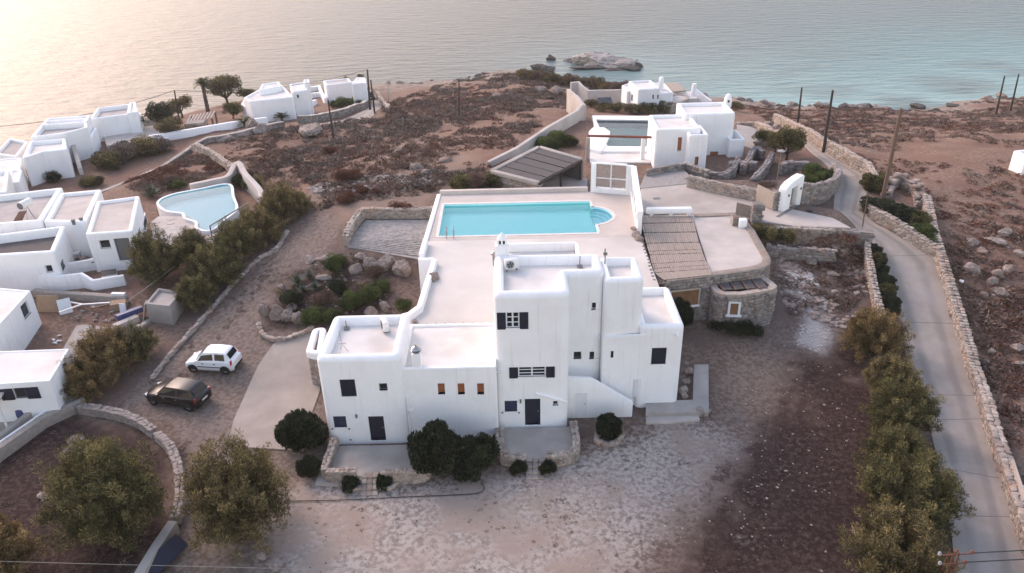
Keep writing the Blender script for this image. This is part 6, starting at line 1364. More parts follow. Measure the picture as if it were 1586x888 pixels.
# far left shore houses
def shore(label, blocks, z0=-4, extra=None):
    t = empty('house', (*Pxy(*blocks[0][0][0], 0), -2), label, 'house')
    for pts, zt2, kw in blocks: pxblock(t, pts, zt2, z0, par=kw.get('par', .35), th=kw.get('th', .4), rs=.16, rc=.28, roofmat=kw.get('roof', 'roofwhite'), wins=kw.get('wins'))
    return t
fa = shore('white shore house with air-conditioning units at its foot', [([(33, 246), (66, 235), (104, 231), (101, 214), (45, 219)], 2.2, dict(par=.5)), ([(32, 262), (33, 244), (-60, 250), (-60, 275)], 1.4, dict(par=.1)), ([(26, 243), (44, 219), (14, 213), (-10, 238)], .9, dict(roof='screedgrey'))])
lowwall('buttress_wall', 'slanting beige buttress wall at the right of the shore house', [(118, 240), (126, 268)], -1.0, [2.4, .6], .5, 'screed')
ac_unit((*Pxy(50, 276, -.9), gz(*Pxy(50, 276, -.9))), .1, 'left air-conditioning unit at the foot of the shore house'); ac_unit((*Pxy(62, 273, -.9), gz(*Pxy(62, 273, -.9))), .1, 'right air-conditioning unit at the foot of the shore house')
fb = shore('long white shore house with parapets stepping to the sea', [([(46, 213), (100, 206), (136, 197), (133, 183), (68, 187)], 2.6, dict(par=.6, roof='screedgrey')), ([(62, 194), (134, 189), (140, 178), (72, 183)], 2.7, dict(par=.5)), ([(100, 222), (140, 214), (150, 198), (134, 192), (100, 207)], 1.2, dict(par=.2))])
fc_ = shore('white shore house with sloping parapet and small tower farthest left', [([(137, 185), (204, 176), (206, 160), (150, 167)], 2.0, dict(par=.6, roof='screedgrey')), ([(160, 196), (220, 187), (218, 174), (163, 182)], .6, dict(par=.5)), ([(196, 175), (214, 173), (210, 157), (199, 160)], 2.3, dict(par=.3))])
fd = shore('white house corner with flat terrace at the left edge', [([(-70, 306), (10, 297), (14, 263), (-60, 268)], 2.9, dict(par=.4)), ([(9, 284), (30, 282), (34, 262), (14, 263)], 1.6, dict(par=.15))])
mb = MB(); mb.prism(ccw([Pxy(a, b, -.6) for a, b in [(158, 204), (240, 194), (252, 214), (165, 226)]]), -5, -.6); struct(mb.build('terrace', M['screed']))
lowwall('terrace_wall', 'low wall edging the beige seaside terrace', [(176, 198), (242, 189)], -1.0, .5, .4, 'screed')
# white house in the middle distance
wh = empty('house', (*Pxy(420, 180, -2), -2.5), 'large white house with blank front wall above the dry field', 'house')
pxblock(wh, [(377, 151), (387, 157), (455, 150), (437, 131), (401, 138)], 1.5, -5, par=.25, th=.4, rs=.2, rc=.3)
pxblock(wh, [(372, 162), (378, 153), (392, 158), (388, 168)], .0, -5, par=.1, th=.3, rs=.15, rc=.2); pxblock(wh, [(400, 140), (437, 133), (432, 126), (405, 130)], 2.1, -5, par=.2, th=.4, rs=.2, rc=.3)
pxblock(wh, [(453, 143), (477, 139), (474, 126), (448, 130)], 1.3, -5, [((453, 143), (477, 139), [((460, 147, 463, 152), 'dark', .15)])], par=.2, th=.35, rs=.2, rc=.3)
pxblock(wh, [(470, 130), (480, 128), (479, 122), (470, 123)], 2.0, -5, par=.2, th=.3, rs=.2, rc=.3)
bl = empty('house', (*Pxy(556, 140, -3), -4), 'small white seaside house beside parked cars at the road end', 'house'); pxblock(bl, [(544, 130), (568, 128), (566, 120), (552, 119)], -.6, -7, par=.1, th=.3, rs=.2, rc=.3)
pxblock(bl, [(505, 132), (546, 127), (540, 121), (500, 125)], -2.2, -7, par=.2, th=.4, rs=.15, rc=.3, roofmat='screed')
for k, (pts, z, h, lab) in enumerate([([(478, 152), (495, 150), (502, 152)], -2.8, .6, 'short white terrace wall beside the large white house'), ([(476, 143), (495, 140), (500, 152), (505, 160)], -2.5, .7, 'white terrace wall stepping down from the large white house'), ([(458, 168), (478, 165), (490, 161)], -2.6, .5, 'white planter wall at the corner of the large white house'),
    ([(515, 157), (540, 154), (562, 152)], -3.2, .5, 'white garden terrace wall below the cars'), ([(505, 141), (530, 136), (548, 133), (560, 141), (561, 152)], -3.0, .7, 'white courtyard wall in front of the small seaside house'), ([(225, 222), (300, 210), (358, 200), (414, 191)], -1.8, .7, 'long white garden wall below the palms'), ([(180, 232), (262, 222)], -1.2, .5, 'white wall bordering the pergola garden')]): lowwall('garden_wall', lab, pts, z, h+.25, .5, onground=True)
gpp = empty('garden_gate_house', (*Pxy(303, 215, -1.5), -2), 'small stone gate house with white lattice gate', 'gate house'); a, b = Pxy(290, 214, -1.6), Pxy(318, 212, -1.6); stone_clad(gpp, ccw([a, b, (b[0], b[1]+1.6), (a[0], a[1]+1.6)]), -3, .4, .4, 'stone', core='mortar')
lf = LF(a, b); mb = MB(); lf.box(mb, 1.0, 1.95, .04, .1, -1.7, -.3); mb.build('gate', M['whitepaint'], gpp)
pgo = empty('pergola', (*Pxy(318, 185, -1.5), -2), 'weathered timber pergola between the trees and palms', 'pergola')
for k in range(8): a = P(290+k*5.2, 189-k*.9, .4); b = P(296+k*5.2, 179-k*.9, .4); mb = MB(); mb.tube([a, b], .09, 5); mb.build('slat', M['screed'], pgo)
for p in ((290, 189), (328, 183), (296, 180), (333, 174)): x, y = Pxy(*p, .4); mb = MB(); mb.box(x-.1, x+.1, y-.1, y+.1, -4, .35); mb.build('post', M['woodpole'], pgo)
rwh = empty('house', (*Pxy(1580, 265, 1), 0), 'bright white house corner at the right edge beyond the scrub', 'house'); pxblock(rwh, [(1569, 233), (1690, 222), (1800, 258), (1590, 243)], 6.0, 1, par=.2, th=.4, rs=.15, rc=.25)
# ================================================================== STONE WALLS
bp_ = lambda pts: [bxy(a, b) for a, b in pts]
stone_wall('road_wall', 'long sunlit rubble wall along the upper road', bp_([(1199, 190), (1225, 205), (1254, 219.5), (1277, 235), (1319, 260), (1341, 271), (1351, 290)]), 1.25, .5, .36, 'stone', 60)
stone_wall('road_wall', 'long rubble wall along the right side of the lower road', smooth_path(bp_([(1432, 316), (1442, 360), (1452, 400), (1475, 478), (1496, 548), (1519, 622), (1537, 685), (1556, 742), (1583, 830), (1612, 930)]), 4), .95, .6, .25, 'stone', 300)
stone_wall('planter_wall', 'curved rubble planter wall at the inside of the road bend', smooth_path(bp_([(1333, 326), (1362, 345), (1405, 371), (1450, 402)]), 4), 1.0, .5, .27, 'stone', 110)
stone_wall('road_wall', 'narrow rubble wall between the rubble lot and the road hedge', bp_([(1338, 382), (1344, 420), (1354, 470), (1366, 512)]), .95, .45, .26, 'stone', 80)
stone_wall('lot_wall', 'broad grey stone wall closing the lot below the junction', [Pxy(a, b, 3.1) for a, b in [(1286, 381), (1316, 384), (1345, 386)]], 1.5, .6, .28, 'stonegrey', 60, zc(3.1), mortar='mortargrey')
stone_wall('lot_wall', 'low dark stone wall along the back of the rubble lot', [Pxy(a, b, 3.2) for a, b in [(1186, 390), (1230, 394), (1290, 398)]], .8, .45, .3, 'stonegrey', 0, zc(2.9), mortar='mortargrey', ragged=.1)
stone_wall('lot_wall', 'rubble wall edging the forecourt above the green shrubs', [Pxy(a, b, 3.6) for a, b in [(1180, 372), (1230, 372), (1286, 375)]], 1.1, .45, .28, 'stone', 0, zc(3.6))
M['wallpale'] = pm('pale_lime_stone', (.31, .262, .232), (.225, .19, .168), 4, .93, .5, 16, voro=.14)
stone_wall('curved_wall', 'pale curving dry stone wall round the left garden tree', smooth_path(bp_([(128, 640), (170, 646), (212, 658), (240, 676)]), 4), .6, .48, .24, 'wallpale', 130)
stone_wall('curved_wall', 'pale stone wall bending down from the parked cars', smooth_path(bp_([(247, 682), (268, 704), (281, 745), (281, 790), (274, 812)]), 4), .6, .48, .24, 'wallpale', 300)
lowwall('track_wall', 'rough concrete wall with dark cover at the lower left', [(272, 822), (245, 862), (205, 930)], 0, .7, .5, 'concrete', bev=.04)
mb = MB(); x, y, _ = P(262, 838, .5); mb.obox((x+.1, y-.9, .42), (.9, 2.3, .08), -.45, (.0, .5)); t = mb.build('tarpaulin', M['navy']); tag(t, 'dark navy tarpaulin draped over the lower left wall', 'tarpaulin')
stone_wall('edging_stones', 'line of pale edging stones along the dirt track', smooth_path(bp_([(236, 590), (262, 555), (300, 512), (335, 472), (365, 437), (400, 404), (428, 388), (444, 362)]), 4), .22, .3, .42, 'stone', 140, under=.3)
stone_wall('courtyard_wall', 'rubble walls enclosing the stone-paved court left of the pool', bp_([(536, 381), (548, 356), (562, 338), (610, 338), (672, 337)]), .9, .5, .27, 'stone', 150)
stone_wall('garden_edge', 'low stone edging curving round the rock garden', smooth_path(bp_([(402, 505), (408, 522), (432, 530), (462, 522), (484, 512)]), 4), .28, .3, .3, 'stone', 60)
t = lowwall('boundary_wall', 'long plastered boundary wall running from carport to shore', [(757, 268), (800, 246), (850, 213), (893, 189), (902, 178)], 3.4, [1.2, 1.2, 1.3, 1.4, 1.4], .45, 'screed', bev=.05, zb=1.0)
stone_wall('field_wall', 'weathered rubble wall climbing to the wavy pool wall', bp_([(300, 229), (328, 243), (350, 262), (366, 274)]), .9, .5, .4, 'stone', 0)
stone_wall('field_wall', 'long grey wall dividing the rust scrub from shore houses', bp_([(128, 280), (200, 258), (255, 240), (300, 226), (340, 219), (400, 206), (440, 198)]), .7, .5, .4, 'stonegrey', 0, cap='concrete', mortar='mortargrey')
stone_wall('field_wall', 'stone wall along the lane below the white house', bp_([(464, 192), (500, 185), (530, 180), (556, 172), (572, 163)]), 1.1, .5, .4, 'stonegrey', 0, cap='screed', mortar='mortargrey')
stone_wall('field_wall', 'sunlit wall along the lane to the seaside cars', bp_([(584, 148), (590, 158), (603, 172), (600, 176)]), .8, .5, .4, 'stone', 0)
t = lowwall('boundary_wall', 'curving plastered wall at the top of the dry field', [(905, 176), (893, 161), (880, 150)], 1.4, 1.1, .5, 'screed', bev=.05, zb=-2)
for i, pts in enumerate([[(1150, 262), (1160, 250), (1163, 240), (1172, 233), (1182, 240)], [(1098, 273), (1120, 276), (1135, 266), (1143, 250)], [(1165, 284), (1185, 262), (1196, 242)], [(1208, 262), (1222, 256), (1250, 258)], [(1128, 258), (1150, 256), (1168, 258)]]):
    stone_wall('terrace_wall', ['grey dry wall with sunken niche behind the garden bed', 'curving stone wall at the front corner of the neighbouring villa', 'diagonal stone wall beside the garden steps', 'low stone seat wall near the lamp post', 'short cross wall in the stone garden'][i], [Pxy(a, b, 4.0) for a, b in pts], 1.0, .5, .36, 'stonegrey', 0, zc(3.4), mortar='mortargrey')
stone_wall('terrace_wall', 'low stone wall edging the gravel court behind the neighbouring villa', bp_([(1140, 198), (1170, 200), (1208, 214), (1190, 226), (1170, 230)]), .7, .5, .4, 'stone', 0)
ruin = stone_wall('ruined_wall', 'collapsed dry stone enclosure above the road bend', bp_([(1372, 306), (1378, 290), (1392, 285), (1420, 300), (1425, 322)]), 1.0, .9, .45, 'rock', 90, ragged=.3, hs=[.2, .5, .85, .6, .9, .4, .3])
# ================================================================== PAVED COURT and gravel courts
def court(name, pxs, mat, n, label=None, size=(.25, .55)):
    poly = ccw(bp_(pxs)); zt2 = max(gz(*p) for p in poly); V_ = [(p[0], p[1], gz(*p)+.05) for p in poly]; mb = MB(); mb.prism(poly, [v[2]-.4 for v in V_], [v[2]+.02 for v in V_]); o = struct(mb.build(name, M['mortar'])); return o
cpo_ = lay_strip('paved_court', [(538, 383), (552, 358), (566, 342)], [(648, 402), (668, 372), (672, 341)], 'cobble', .05, 30, 14)
pos = []; scl = []; rot = []
A4 = [np.array(bxy(*p)) for p in ((540, 382), (650, 398), (670, 342), (567, 343))]
for i in range(26):
    for j in range(24):
        s, t = (i+.5)/26+random.uniform(-.004, .004), (j+.5)/24+random.uniform(-.004, .004); p = (A4[0]*(1-s)+A4[1]*s)*(1-t)+(A4[3]*(1-s)+A4[2]*s)*t
        pos.append((p[0], p[1], gz(*p)+.055)); scl.append((.27, .24, .07)); rot.append(random.uniform(-.2, .2))
V_, F_, _ = join_inst(STONE_T, pos, scl, rot); st_ = link('paving_stones', raw_mesh('paving_stones', V_, F_, M['cobble'])); st_.parent = cpo_; stuff(st_)
lay_strip('gravel_court', [(1136, 196), (1140, 215), (1150, 228)], [(1180, 206), (1196, 214), (1170, 232)], 'cobble', .05, 24, 10)
lay_strip('lane', [(470, 196), (520, 186), (560, 176), (577, 160), (574, 148)], [(490, 200), (540, 190), (575, 182), (592, 164), (584, 146)], 'road', .06, 40, 4)
# ================================================================== CARS
def make_car(name, label, paint, L, Wd, Hh, hood, loc, rz, black=False):
    t = empty(name, loc, label, 'car'); h2 = L/2
    # side silhouettes: (x, z_bottom, z_belt) along the length, front = +x
    st_ = [(-h2, .42, .86, .78), (-h2+.06, .28, .95, .90), (-h2+.35, .22, 1.0, .97), (-h2+.9, .2, .98, 1.0), (-.3, .2, .95, 1.0), (.45, .2, .92, 1.0), (h2-hood, .2, .90, .99), (h2-hood*.55, .2, .82, .97), (h2-.28, .22, .70, .90), (h2-.07, .28, .60, .78), (h2, .38, .52, .62)]
    V_ = []; w2 = Wd/2; k = Hh/1.5
    for x, zb, zt, wf in st_:
        zb *= k; zt *= k; w = w2*wf
        V_ += [(x, -w*.88, zb), (x, -w*.99, zb+.12), (x, -w, (zb+zt)/2), (x, -w*.96, zt-.06), (x, -w*.84, zt), (x, 0, zt+.03), (x, w*.84, zt), (x, w*.96, zt-.06), (x, w, (zb+zt)/2), (x, w*.99, zb+.12), (x, w*.88, zb)]
    n = 11; Fc = []
    for i in range(len(st_)-1):
        for j in range(n): Fc.append((i*n+j, i*n+(j+1) % n, (i+1)*n+(j+1) % n, (i+1)*n+j))
    Fc.append(tuple(range(n))); Fc.append(tuple(reversed(range((len(st_)-1)*n, len(st_)*n))))
    def put(V_, Fc, nm, mat, par=t, smooth=True, sharp=50):
        me = raw_mesh(nm, V_, Fc, M[mat], smooth=smooth, sharp=sharp); o = bpy.data.objects.new(nm, me); C.objects.link(o); o.parent = par; return o
    body = put(V_, Fc, 'body', paint)
    # cabin
    xb0, xb1, xt0, xt1 = -h2+.16, h2-hood+.12, -h2+.52, h2-hood-.62; zb = .93*k; zt = Hh
    cb = [(xb0, w2*.80, zb), (xt0-.1, w2*.70, zt-.12), (xt0+.1, w2*.66, zt-.02), ((xt0+xt1)/2, w2*.67, zt), (xt1, w2*.66, zt-.04), (xt1+.16, w2*.69, zt-.12), (xb1, w2*.82, .9*k)]
    ring_t = [(x, w, z) for x, w, z in cb]
    bot = [(x, w2*.93, zb-.06) for x in (xb0+.02, xt0-.05, xt0+.12, (xt0+xt1)/2, xt1, xt1+.2, xb1-.02)]
    V2 = []
    for (x, w, z), (xb, wb, zb_) in zip(ring_t, bot): V2 += [(xb, -wb, zb_), (x, -w, z), (x, 0, z+.03), (x, w, z), (xb, wb, zb_)]
    F2 = []
    for i in range(len(cb)-1):
        for j in range(4): F2.append((i*5+j, (i+1)*5+j, (i+1)*5+j+1, i*5+j+1))
    F2.append((0, 1, 2, 3, 4)[::-1]); 
    cab = put(V2, F2, 'cabin', paint)
    # glazing: panels lying just proud of the cabin
    def quad(nm, pts, mat='glassdark', off=(0, 0, 0), par=cab): return put([(p[0]+off[0], p[1]+off[1], p[2]+off[2]) for p in pts], [tuple(range(len(pts)))], nm, mat, par, False)
    def lerp(a, b, f): return tuple(a[i]+(b[i]-a[i])*f for i in range(3))
    for s in (-1, 1):
        def sp(x, f):
            # point on cabin side at length x and height fraction f
            xs_ = [b[0] for b in bot]; xt_ = [r[0] for r in ring_t]; i_ = np.interp(x, xs_, range(7)); 
            wb = w2*.93; zb_ = zb-.06; wt = np.interp(x, xt_, [r[1] for r in ring_t]); zt_ = np.interp(x, xt_, [r[2] for r in ring_t]); return (x, s*(wb+(wt-wb)*f+.012), zb_+(zt_-zb_)*f)
        xm = (xt0+xt1)/2+.05
        for a, b in ((xt0+.02, xm-.06), (xm+.06, xt1+.22)):
            pts = [sp(a, .22), sp(b+(.22 if b > 0.3 else 0), .22), sp(b-(.0), .86), sp(a+.06, .86)]; quad('side_window', pts if s < 0 else pts[::-1])
    wsx = .02
    a, b = ring_t[5], ring_t[6]; pts = [(b[0]+.02, -b[1]*.9, b[2]+.02), (b[0]+.02, b[1]*.9, b[2]+.02), (a[0]+.03, a[1]*.88, a[2]+.03), (a[0]+.03, -a[1]*.88, a[2]+.03)]; quad('windscreen', pts, off=(.02, 0, .02))
    a, b = ring_t[1], ring_t[0]; pts = [(b[0]+.10, b[1]*.82, b[2]+.1), (b[0]+.10, -b[1]*.82, b[2]+.1), (a[0]+.02, -a[1]*.88, a[2]), (a[0]+.02, a[1]*.88, a[2])]; quad('rear_window', pts, off=(-.05, 0, .05))
    # lamps, bumpers, plate, mirrors, strips
    for s in (-1, 1):
        mb = MB(); mb.obox((-h2+.14, s*w2*.80, .82*k), (.14, .17, .34), s*.35); me_o = mb; o = put(mb.v, mb.f, 'tail_lamp', 'redpaint', body)
        mb = MB(); mb.obox((h2-.24, s*w2*.72, .62*k), (.26, .2, .10), -s*.55); put(mb.v, mb.f, 'headlight', 'plasticwhite', body)
        mb = MB(); mb.obox((h2-hood-.12, s*(w2+.06), .98*k), (.12, .16, .12)); put(mb.v, mb.f, 'mirror', paint, body)
        mb = MB(); mb.box(-h2+.85, h2-hood-.1, s*w2-.012, s*w2+.012, .5*k, .56*k); put(mb.v, mb.f, 'side_strip', 'rubber', body)
        for xd in (-h2+1.55*L/3.6, h2-hood-.25): mb = MB(); mb.box(xd-.32, xd-.18, s*w2-.01, s*w2+.02, .74*k, .78*k); put(mb.v, mb.f, 'door_handle', 'rubber' if not black else 'steel', body)
    mb = MB(); mb.box(-h2-.03, -h2+.08, -w2*.7, w2*.7, .36*k, .5*k); put(mb.v, mb.f, 'bumper_strip', 'rubber', body)
    mb = MB(); mb.box(-h2-.02, -h2+.06, -.26, .26, .58*k, .69*k); put(mb.v, mb.f, 'number_plate', 'plasticwhite', body)
    mb = MB(); mb.box(h2-.06, h2+.015, -.4, .4, .34*k, .46*k); put(mb.v, mb.f, 'grille', 'rubber', body)
    for sx in (-h2+.62*L/3.6, h2-.66*L/3.6):
        for s in (-1, 1):
            R_ = .30*k+.01; cy = s*(w2-.10); mb = MB(); n2 = 20; V3 = []; prof = [(R_*.62, -.1), (R_*.95, -.1), (R_, -.07), (R_, .07), (R_*.95, .1), (R_*.62, .1)]
            for r_, o_ in prof:
                for q in range(n2): a = 2*math.pi*q/n2; V3.append((sx+r_*math.cos(a), cy+s*o_, R_+r_*math.sin(a)))
            F3 = [(i*n2+q, i*n2+(q+1) % n2, (i+1)*n2+(q+1) % n2, (i+1)*n2+q) for i in range(5) for q in range(n2)]
            wh_ = put(V3, F3, 'wheel', 'rubber', t)
            mb = MB(); V4 = [(sx+R_*.62*math.cos(2*math.pi*q/n2), cy+s*.075, R_+R_*.62*math.sin(2*math.pi*q/n2)) for q in range(n2)]; put(V4+[(sx, cy+s*.05, R_)], [(q, (q+1) % n2, n2) for q in range(n2)], 'rim', 'alloy', wh_)
            for q in range(5): a = 2*math.pi*q/5; mb.add([(sx+.05*math.cos(a+1.57), cy+s*.09, R_+.05*math.sin(a+1.57)), (sx-.05*math.cos(a+1.57), cy+s*.09, R_-.05*math.sin(a+1.57)), (sx+R_*.6*math.cos(a), cy+s*.095, R_+R_*.6*math.sin(a))], [(0, 1, 2)])
            put(mb.v, mb.f, 'spokes', 'steel', wh_, False)
            # dark wheel arch
            V5 = [(sx+R_*1.16*math.cos(math.pi*q/10), s*(w2+.004), R_+R_*1.16*math.sin(math.pi*q/10)) for q in range(11)]; put(V5, [tuple(range(11))], 'wheel_arch', 'rubber', body, False)
    t.rotation_euler = (0, 0, rz); return t
cx, cy, _ = G(328, 580); make_car('parked_car', 'white hatchback parked on the dirt track', 'carwhite', 3.58, 1.62, 1.55, .95, (cx, cy+.72, gz(cx, cy+.72)+.02), math.radians(172))
cx, cy, _ = G(271, 633); make_car('parked_car', 'black hatchback parked below the white one', 'carblack', 4.15, 1.74, 1.48, 1.2, (cx, cy+.8, gz(cx, cy+.8)+.02), math.radians(163), True)
for k, (px, py) in enumerate([(568, 146), (573, 153)]):
    x, y, z = G(px, py); make_car('parked_car', ['dark car parked nearest the small seaside house', 'dark car behind the utility pole at the lane end'][k], 'carblack', 4.2, 1.75, 1.5, 1.2, (x, y, z+.03), math.radians(100), True)
# ================================================================== POLES AND WIRES
def pole(label, px, py, tx, ty, mat='wooddark', r=.14, arms=0, z=None, group='utility poles', cat='utility pole'):
    x, y, zz = G(px, py) if z is None else P(px, py, z)
    best = None
    # lean sideways only: top at the same depth
    tX, tY, tZ = Zat(tx, ty, y); t = empty('utility_pole', (x, y, zz), label, cat, group)
    mb = MB(); mb.tube([(x, y, zz-.5), ((x+tX)/2, y, (zz+tZ)/2), (tX, y, tZ)], [r*1.15, r, r*.75], 9); mb.build('shaft', M[mat], t, smooth=True)
    if arms:
        mb = MB(); mb.box(tX-.5, tX+.5, y-.05, y+.05, tZ-.35, tZ-.25); mb.build('crossarm', M[mat], t)
        for s in (-.4, 0, .4): mb = MB(); mb.lathe((tX+s, y, tZ-.25), [(.03, 0), (.05, .06), (.03, .14)], 6); mb.build('insulator', M['plasticgrey'], t)
    return (tX, y, tZ)
pl_ = {}
pl_['A'] = pole('dark utility pole rising at the lane end left of the parked cars', 573, 170, 569, 108, r=.16); pl_['B'] = pole('slimmer dark pole just right of the lane end pole', 580.5, 176, 574, 124, r=.13)
pl_['C'] = pole('thin dark pole standing in the scrub below the white house', 517, 218, 508, 155, r=.11); pl_['D'] = pole('pale thin post beyond the lane wall', 601.5, 160, 601, 124, 'screed', .1)
pl_['E'] = pole('lone dark pole in the middle of the dry field', 711, 181, 711, 123, r=.10); pl_['F'] = pole('short dark pole between the dark tree and the pergola', 278, 190, 270, 140, r=.12)
pl_['G'] = pole('dark pole farthest up the upper road wall', 1235, 196, 1242, 136, r=.13); pl_['H'] = pole('tall dark pole beside the upper road wall', 1275, 237, 1290, 140, r=.14)
pl_['I'] = pole('tall leaning weathered pole at the road bend', 1367, 308, 1396, 168, 'woodpole', .17); pl_['J'] = pole('slender pale stake at the road junction', 1336, 352, 1344, 300, 'woodpole', .05)
pl_['K'] = pole('left of two dark poles by the shore at far right', 1543, 176, 1556, 118, r=.14); pl_['L'] = pole('right of two dark poles by the shore at far right', 1565, 172, 1578, 115, r=.14)
# iron pole top with insulators at the lower right
x, y, z = Zat(1478, 856, 24.0); ip = empty('iron_pole', (x, y, gz(x, y)), 'rusty lattice pole top with insulators at the lower right', 'utility pole')
mb = MB()
for sx in (-.13, .13):
    for sy in (-.13, .13): mb.tube([(x+sx*1.6, y+sy*1.6, gz(x, y)-.3), (x+sx, y+sy, z+.1)], .03, 5)
n = int((z-gz(x, y))/.45)
for k in range(n):
    z0 = gz(x, y)+k*.45; s = 1 if k % 2 else -1; mb.tube([(x-.17*s, y-.17, z0), (x+.17*s, y-.17, z0+.45)], .018, 4); mb.tube([(x+.17, y-.17*s, z0), (x+.17, y+.17*s, z0+.45)], .018, 4)
mb.build('lattice', M['rust'], ip)
mb = MB(); mb.tube([(x-.75, y-.1, z-.05), (x+.75, y-.1, z+.02)], .035, 5); mb.tube([(x-.6, y-.1, z-.6), (x+.6, y-.1, z-.55)], .035, 5); mb.build('crossarm', M['rust'], ip)
for s, dz_ in ((-.7, 0), (.7, .05), (.55, -.55), (-.55, -.58), (0, .12)): mb = MB(); mb.lathe((x+s, y-.1, z+dz_-.03), [(.05, 0), (.08, .05), (.05, .1), (.08, .14), (.03, .2)], 8); mb.build('insulator', M['plasticgrey' if s < 0 else 'rust'], ip, smooth=True)
def wire(label, a, b, sag, r=.02, mat='cable', n=24):
    a = Vector(a); b = Vector(b); mb = MB(); mb.tube([a.lerp(b, i/n)-Vector((0, 0, sag*4*(i/n)*(1-i/n))) for i in range(n+1)], r, 5); mb.v = [tuple(Vector(v)-a) for v in mb.v]
    me = raw_mesh('overhead_wire', mb.v, mb.f, M[mat]); o = link('overhead_wire', me, None, tuple(a)); return tag(o, label, 'wire')
wire('upper black wire leaving the iron pole to the right', (x+.7, y-.1, z+.05), (x+16, y+.6, z+.25), .1, .028); wire('lower black wire leaving the iron pole to the right', (x+.55, y-.1, z-.5), (x+16, y+.6, z-.35), .1, .028)
wire('thin pale wire crossing the bottom left of the view', Zat(-20, 869, 26), Zat(760, 887, 26), .05, .012, 'cablepale'); wire('pale service cable from the shed up over the bushes', P(196, 468, 2.2), Zat(322, 371, 60), .1, .03, 'cablepale')
wire('wire strung from the shore houses to the short pole', P(0, 196, 1.5), pl_['F'], .8, .035); wire('wire between the short pole and the lane end pole', pl_['F'], pl_['A'], 1.2, .03)
# garden hose on the gravel
hp = [G(a, b, .03) for a, b in [(440, 777), (500, 776), (560, 774), (620, 771), (690, 768), (738, 765), (750, 757), (745, 748)]]; mb = MB(); hq = smooth_path(hp, 5); mb.tube([(p[0], p[1], p[2]+.03) for p in hq], .025, 5); t = mb.build('garden_hose', M['cable']); tag(t, 'dark hose lying across the gravel in front of the house', 'hose')
# sign board leaning on the wall
A = np.array(G(1548, 735)); B = np.array(G(1566, 797)); sb = empty('sign_board', tuple(A), 'grey board with orange diamond leaning against the road wall', 'sign board'); lf = LF(A, B); L = float(np.linalg.norm((B-A)[:2])); z0 = float(min(A[2], B[2]))
mb = MB(); mb.add([lf.p(0, 0, z0), lf.p(L, 0, z0), lf.p(L, -.35, z0+1.25), lf.p(0, -.35, z0+1.25), lf.p(0, -.06, z0), lf.p(L, -.06, z0), lf.p(L, -.41, z0+1.25), lf.p(0, -.41, z0+1.25)], [(0, 1, 2, 3), (7, 6, 5, 4), (0, 4, 5, 1), (1, 5, 6, 2), (2, 6, 7, 3), (3, 7, 4, 0)]); mb.build('board', M['concretelight'], sb)
def bpnt(u, v): return lf.p(u, -.35*v/1.25+.006, z0+v)
mb = MB(); mb.add([bpnt(L*.5, .42), bpnt(L*.66, .72), bpnt(L*.54, 1.0), bpnt(L*.4, .7)], [(0, 1, 2, 3)]); mb.build('orange_diamond', M['orange'], sb)
x, y, z = G(1590, 768); mb = MB(); mb.obox((x, y, z+.35), (.8, .5, .5), .3); t = mb.build('white_crate', M['plasticwhite'], bevel=.03); tag(t, 'white box behind the road wall at the right edge', 'box')
x, y, z = G(1488, 441); rock_at(x, y, z+.3, (.35, .35, .35), 2, 'small white ball-like stone behind the road wall', mat='white')
# ================================================================== TREES AND SHRUBS
def tree_at(label, px, py, pk, sc, mat=None, z=None, rz=None, group=None, name='tamarisk_tree', cat='tree'):
    x, y, zz = G(px, py) if z is None else P(px, py, z); return plant(name, label, cat, (x, y, zz), PT[pk], sc, rz, mat, group)
GT = 'tamarisk trees'
tree_at('large olive tamarisk tree at the lower centre left beside the driveway', 378, 822, 'tamA', (1.0, 1.0, 1.05), 'tamarisk', rz=.4, group=GT)
tree_at('broad tamarisk tree inside the curved stone wall', 183, 822, 'tamB', (1.15, 1.1, 1.12), 'tamgreen', rz=2.0, group=GT)
tree_at('tamarisk tree cut by the lower left corner', 0, 900, 'tamC', .85, 'tamgold', group=GT)
for k, (px, py, pk, s, mt, lab) in enumerate([(1350, 548, 'tamD', .86, 'tamgold', 'golden tamarisk tree at the upper end of the road hedge'), (1376, 612, 'tamD', .72, 'tamarisk', 'second tamarisk down the road hedge'), (1388, 672, 'tamC', .88, 'tamgreen', 'third tamarisk down the road hedge'), (1386, 742, 'tamD', .8, 'tamgreen', 'fourth tamarisk tree in the road hedge'), (1398, 812, 'tamC', 1.0, 'tamgreen', 'large dark tamarisk low in the road hedge'), (1378, 895, 'tamD', .95, 'tamarisk', 'nearest tamarisk of the road hedge at the bottom edge')]): tree_at(lab, px, py, pk, s, mt, group='tamarisks of the road hedge')
for px, py, pk, s, mt, lab in [(132, 612, 'tamD', .72, 'tamgold', 'golden tamarisk hiding the corner of the small white house'), (172, 575, 'tamC', .82, 'tamgold', 'ochre tamarisk between the small house and track'), (212, 556, 'tamD', .66, 'tamgreen', 'low dark tamarisk beside the low concrete wall'),
    (306, 474, 'tamD', .66, 'tamgreen', 'green tamarisk along the track below the shed'), (335, 440, 'tamD', .85, 'tamgreen', 'dense tamarisk beside the line of edging stones'), (250, 436, 'tamA', .84, 'tamgreen', 'big dark green tree in front of the stepped house'), (305, 412, 'tamB', .66, 'tamgreen', 'leafy green tree between the stepped house and palm'),
    (366, 405, 'tamC', .85, 'tamgreen', 'green tamarisk beside the glass balustrade'), (402, 378, 'tamD', .85, 'tamarisk', 'olive tamarisk near the upper end of the track'), (436, 346, 'tamA', .72, 'tamarisk', 'tall pale tamarisk by the wavy pool wall'), (460, 332, 'tamD', .6, 'tamarisk', 'small tamarisk right of the tall pale one')]: tree_at(lab, px, py, pk, s, mt, group='tamarisks along the dirt track')
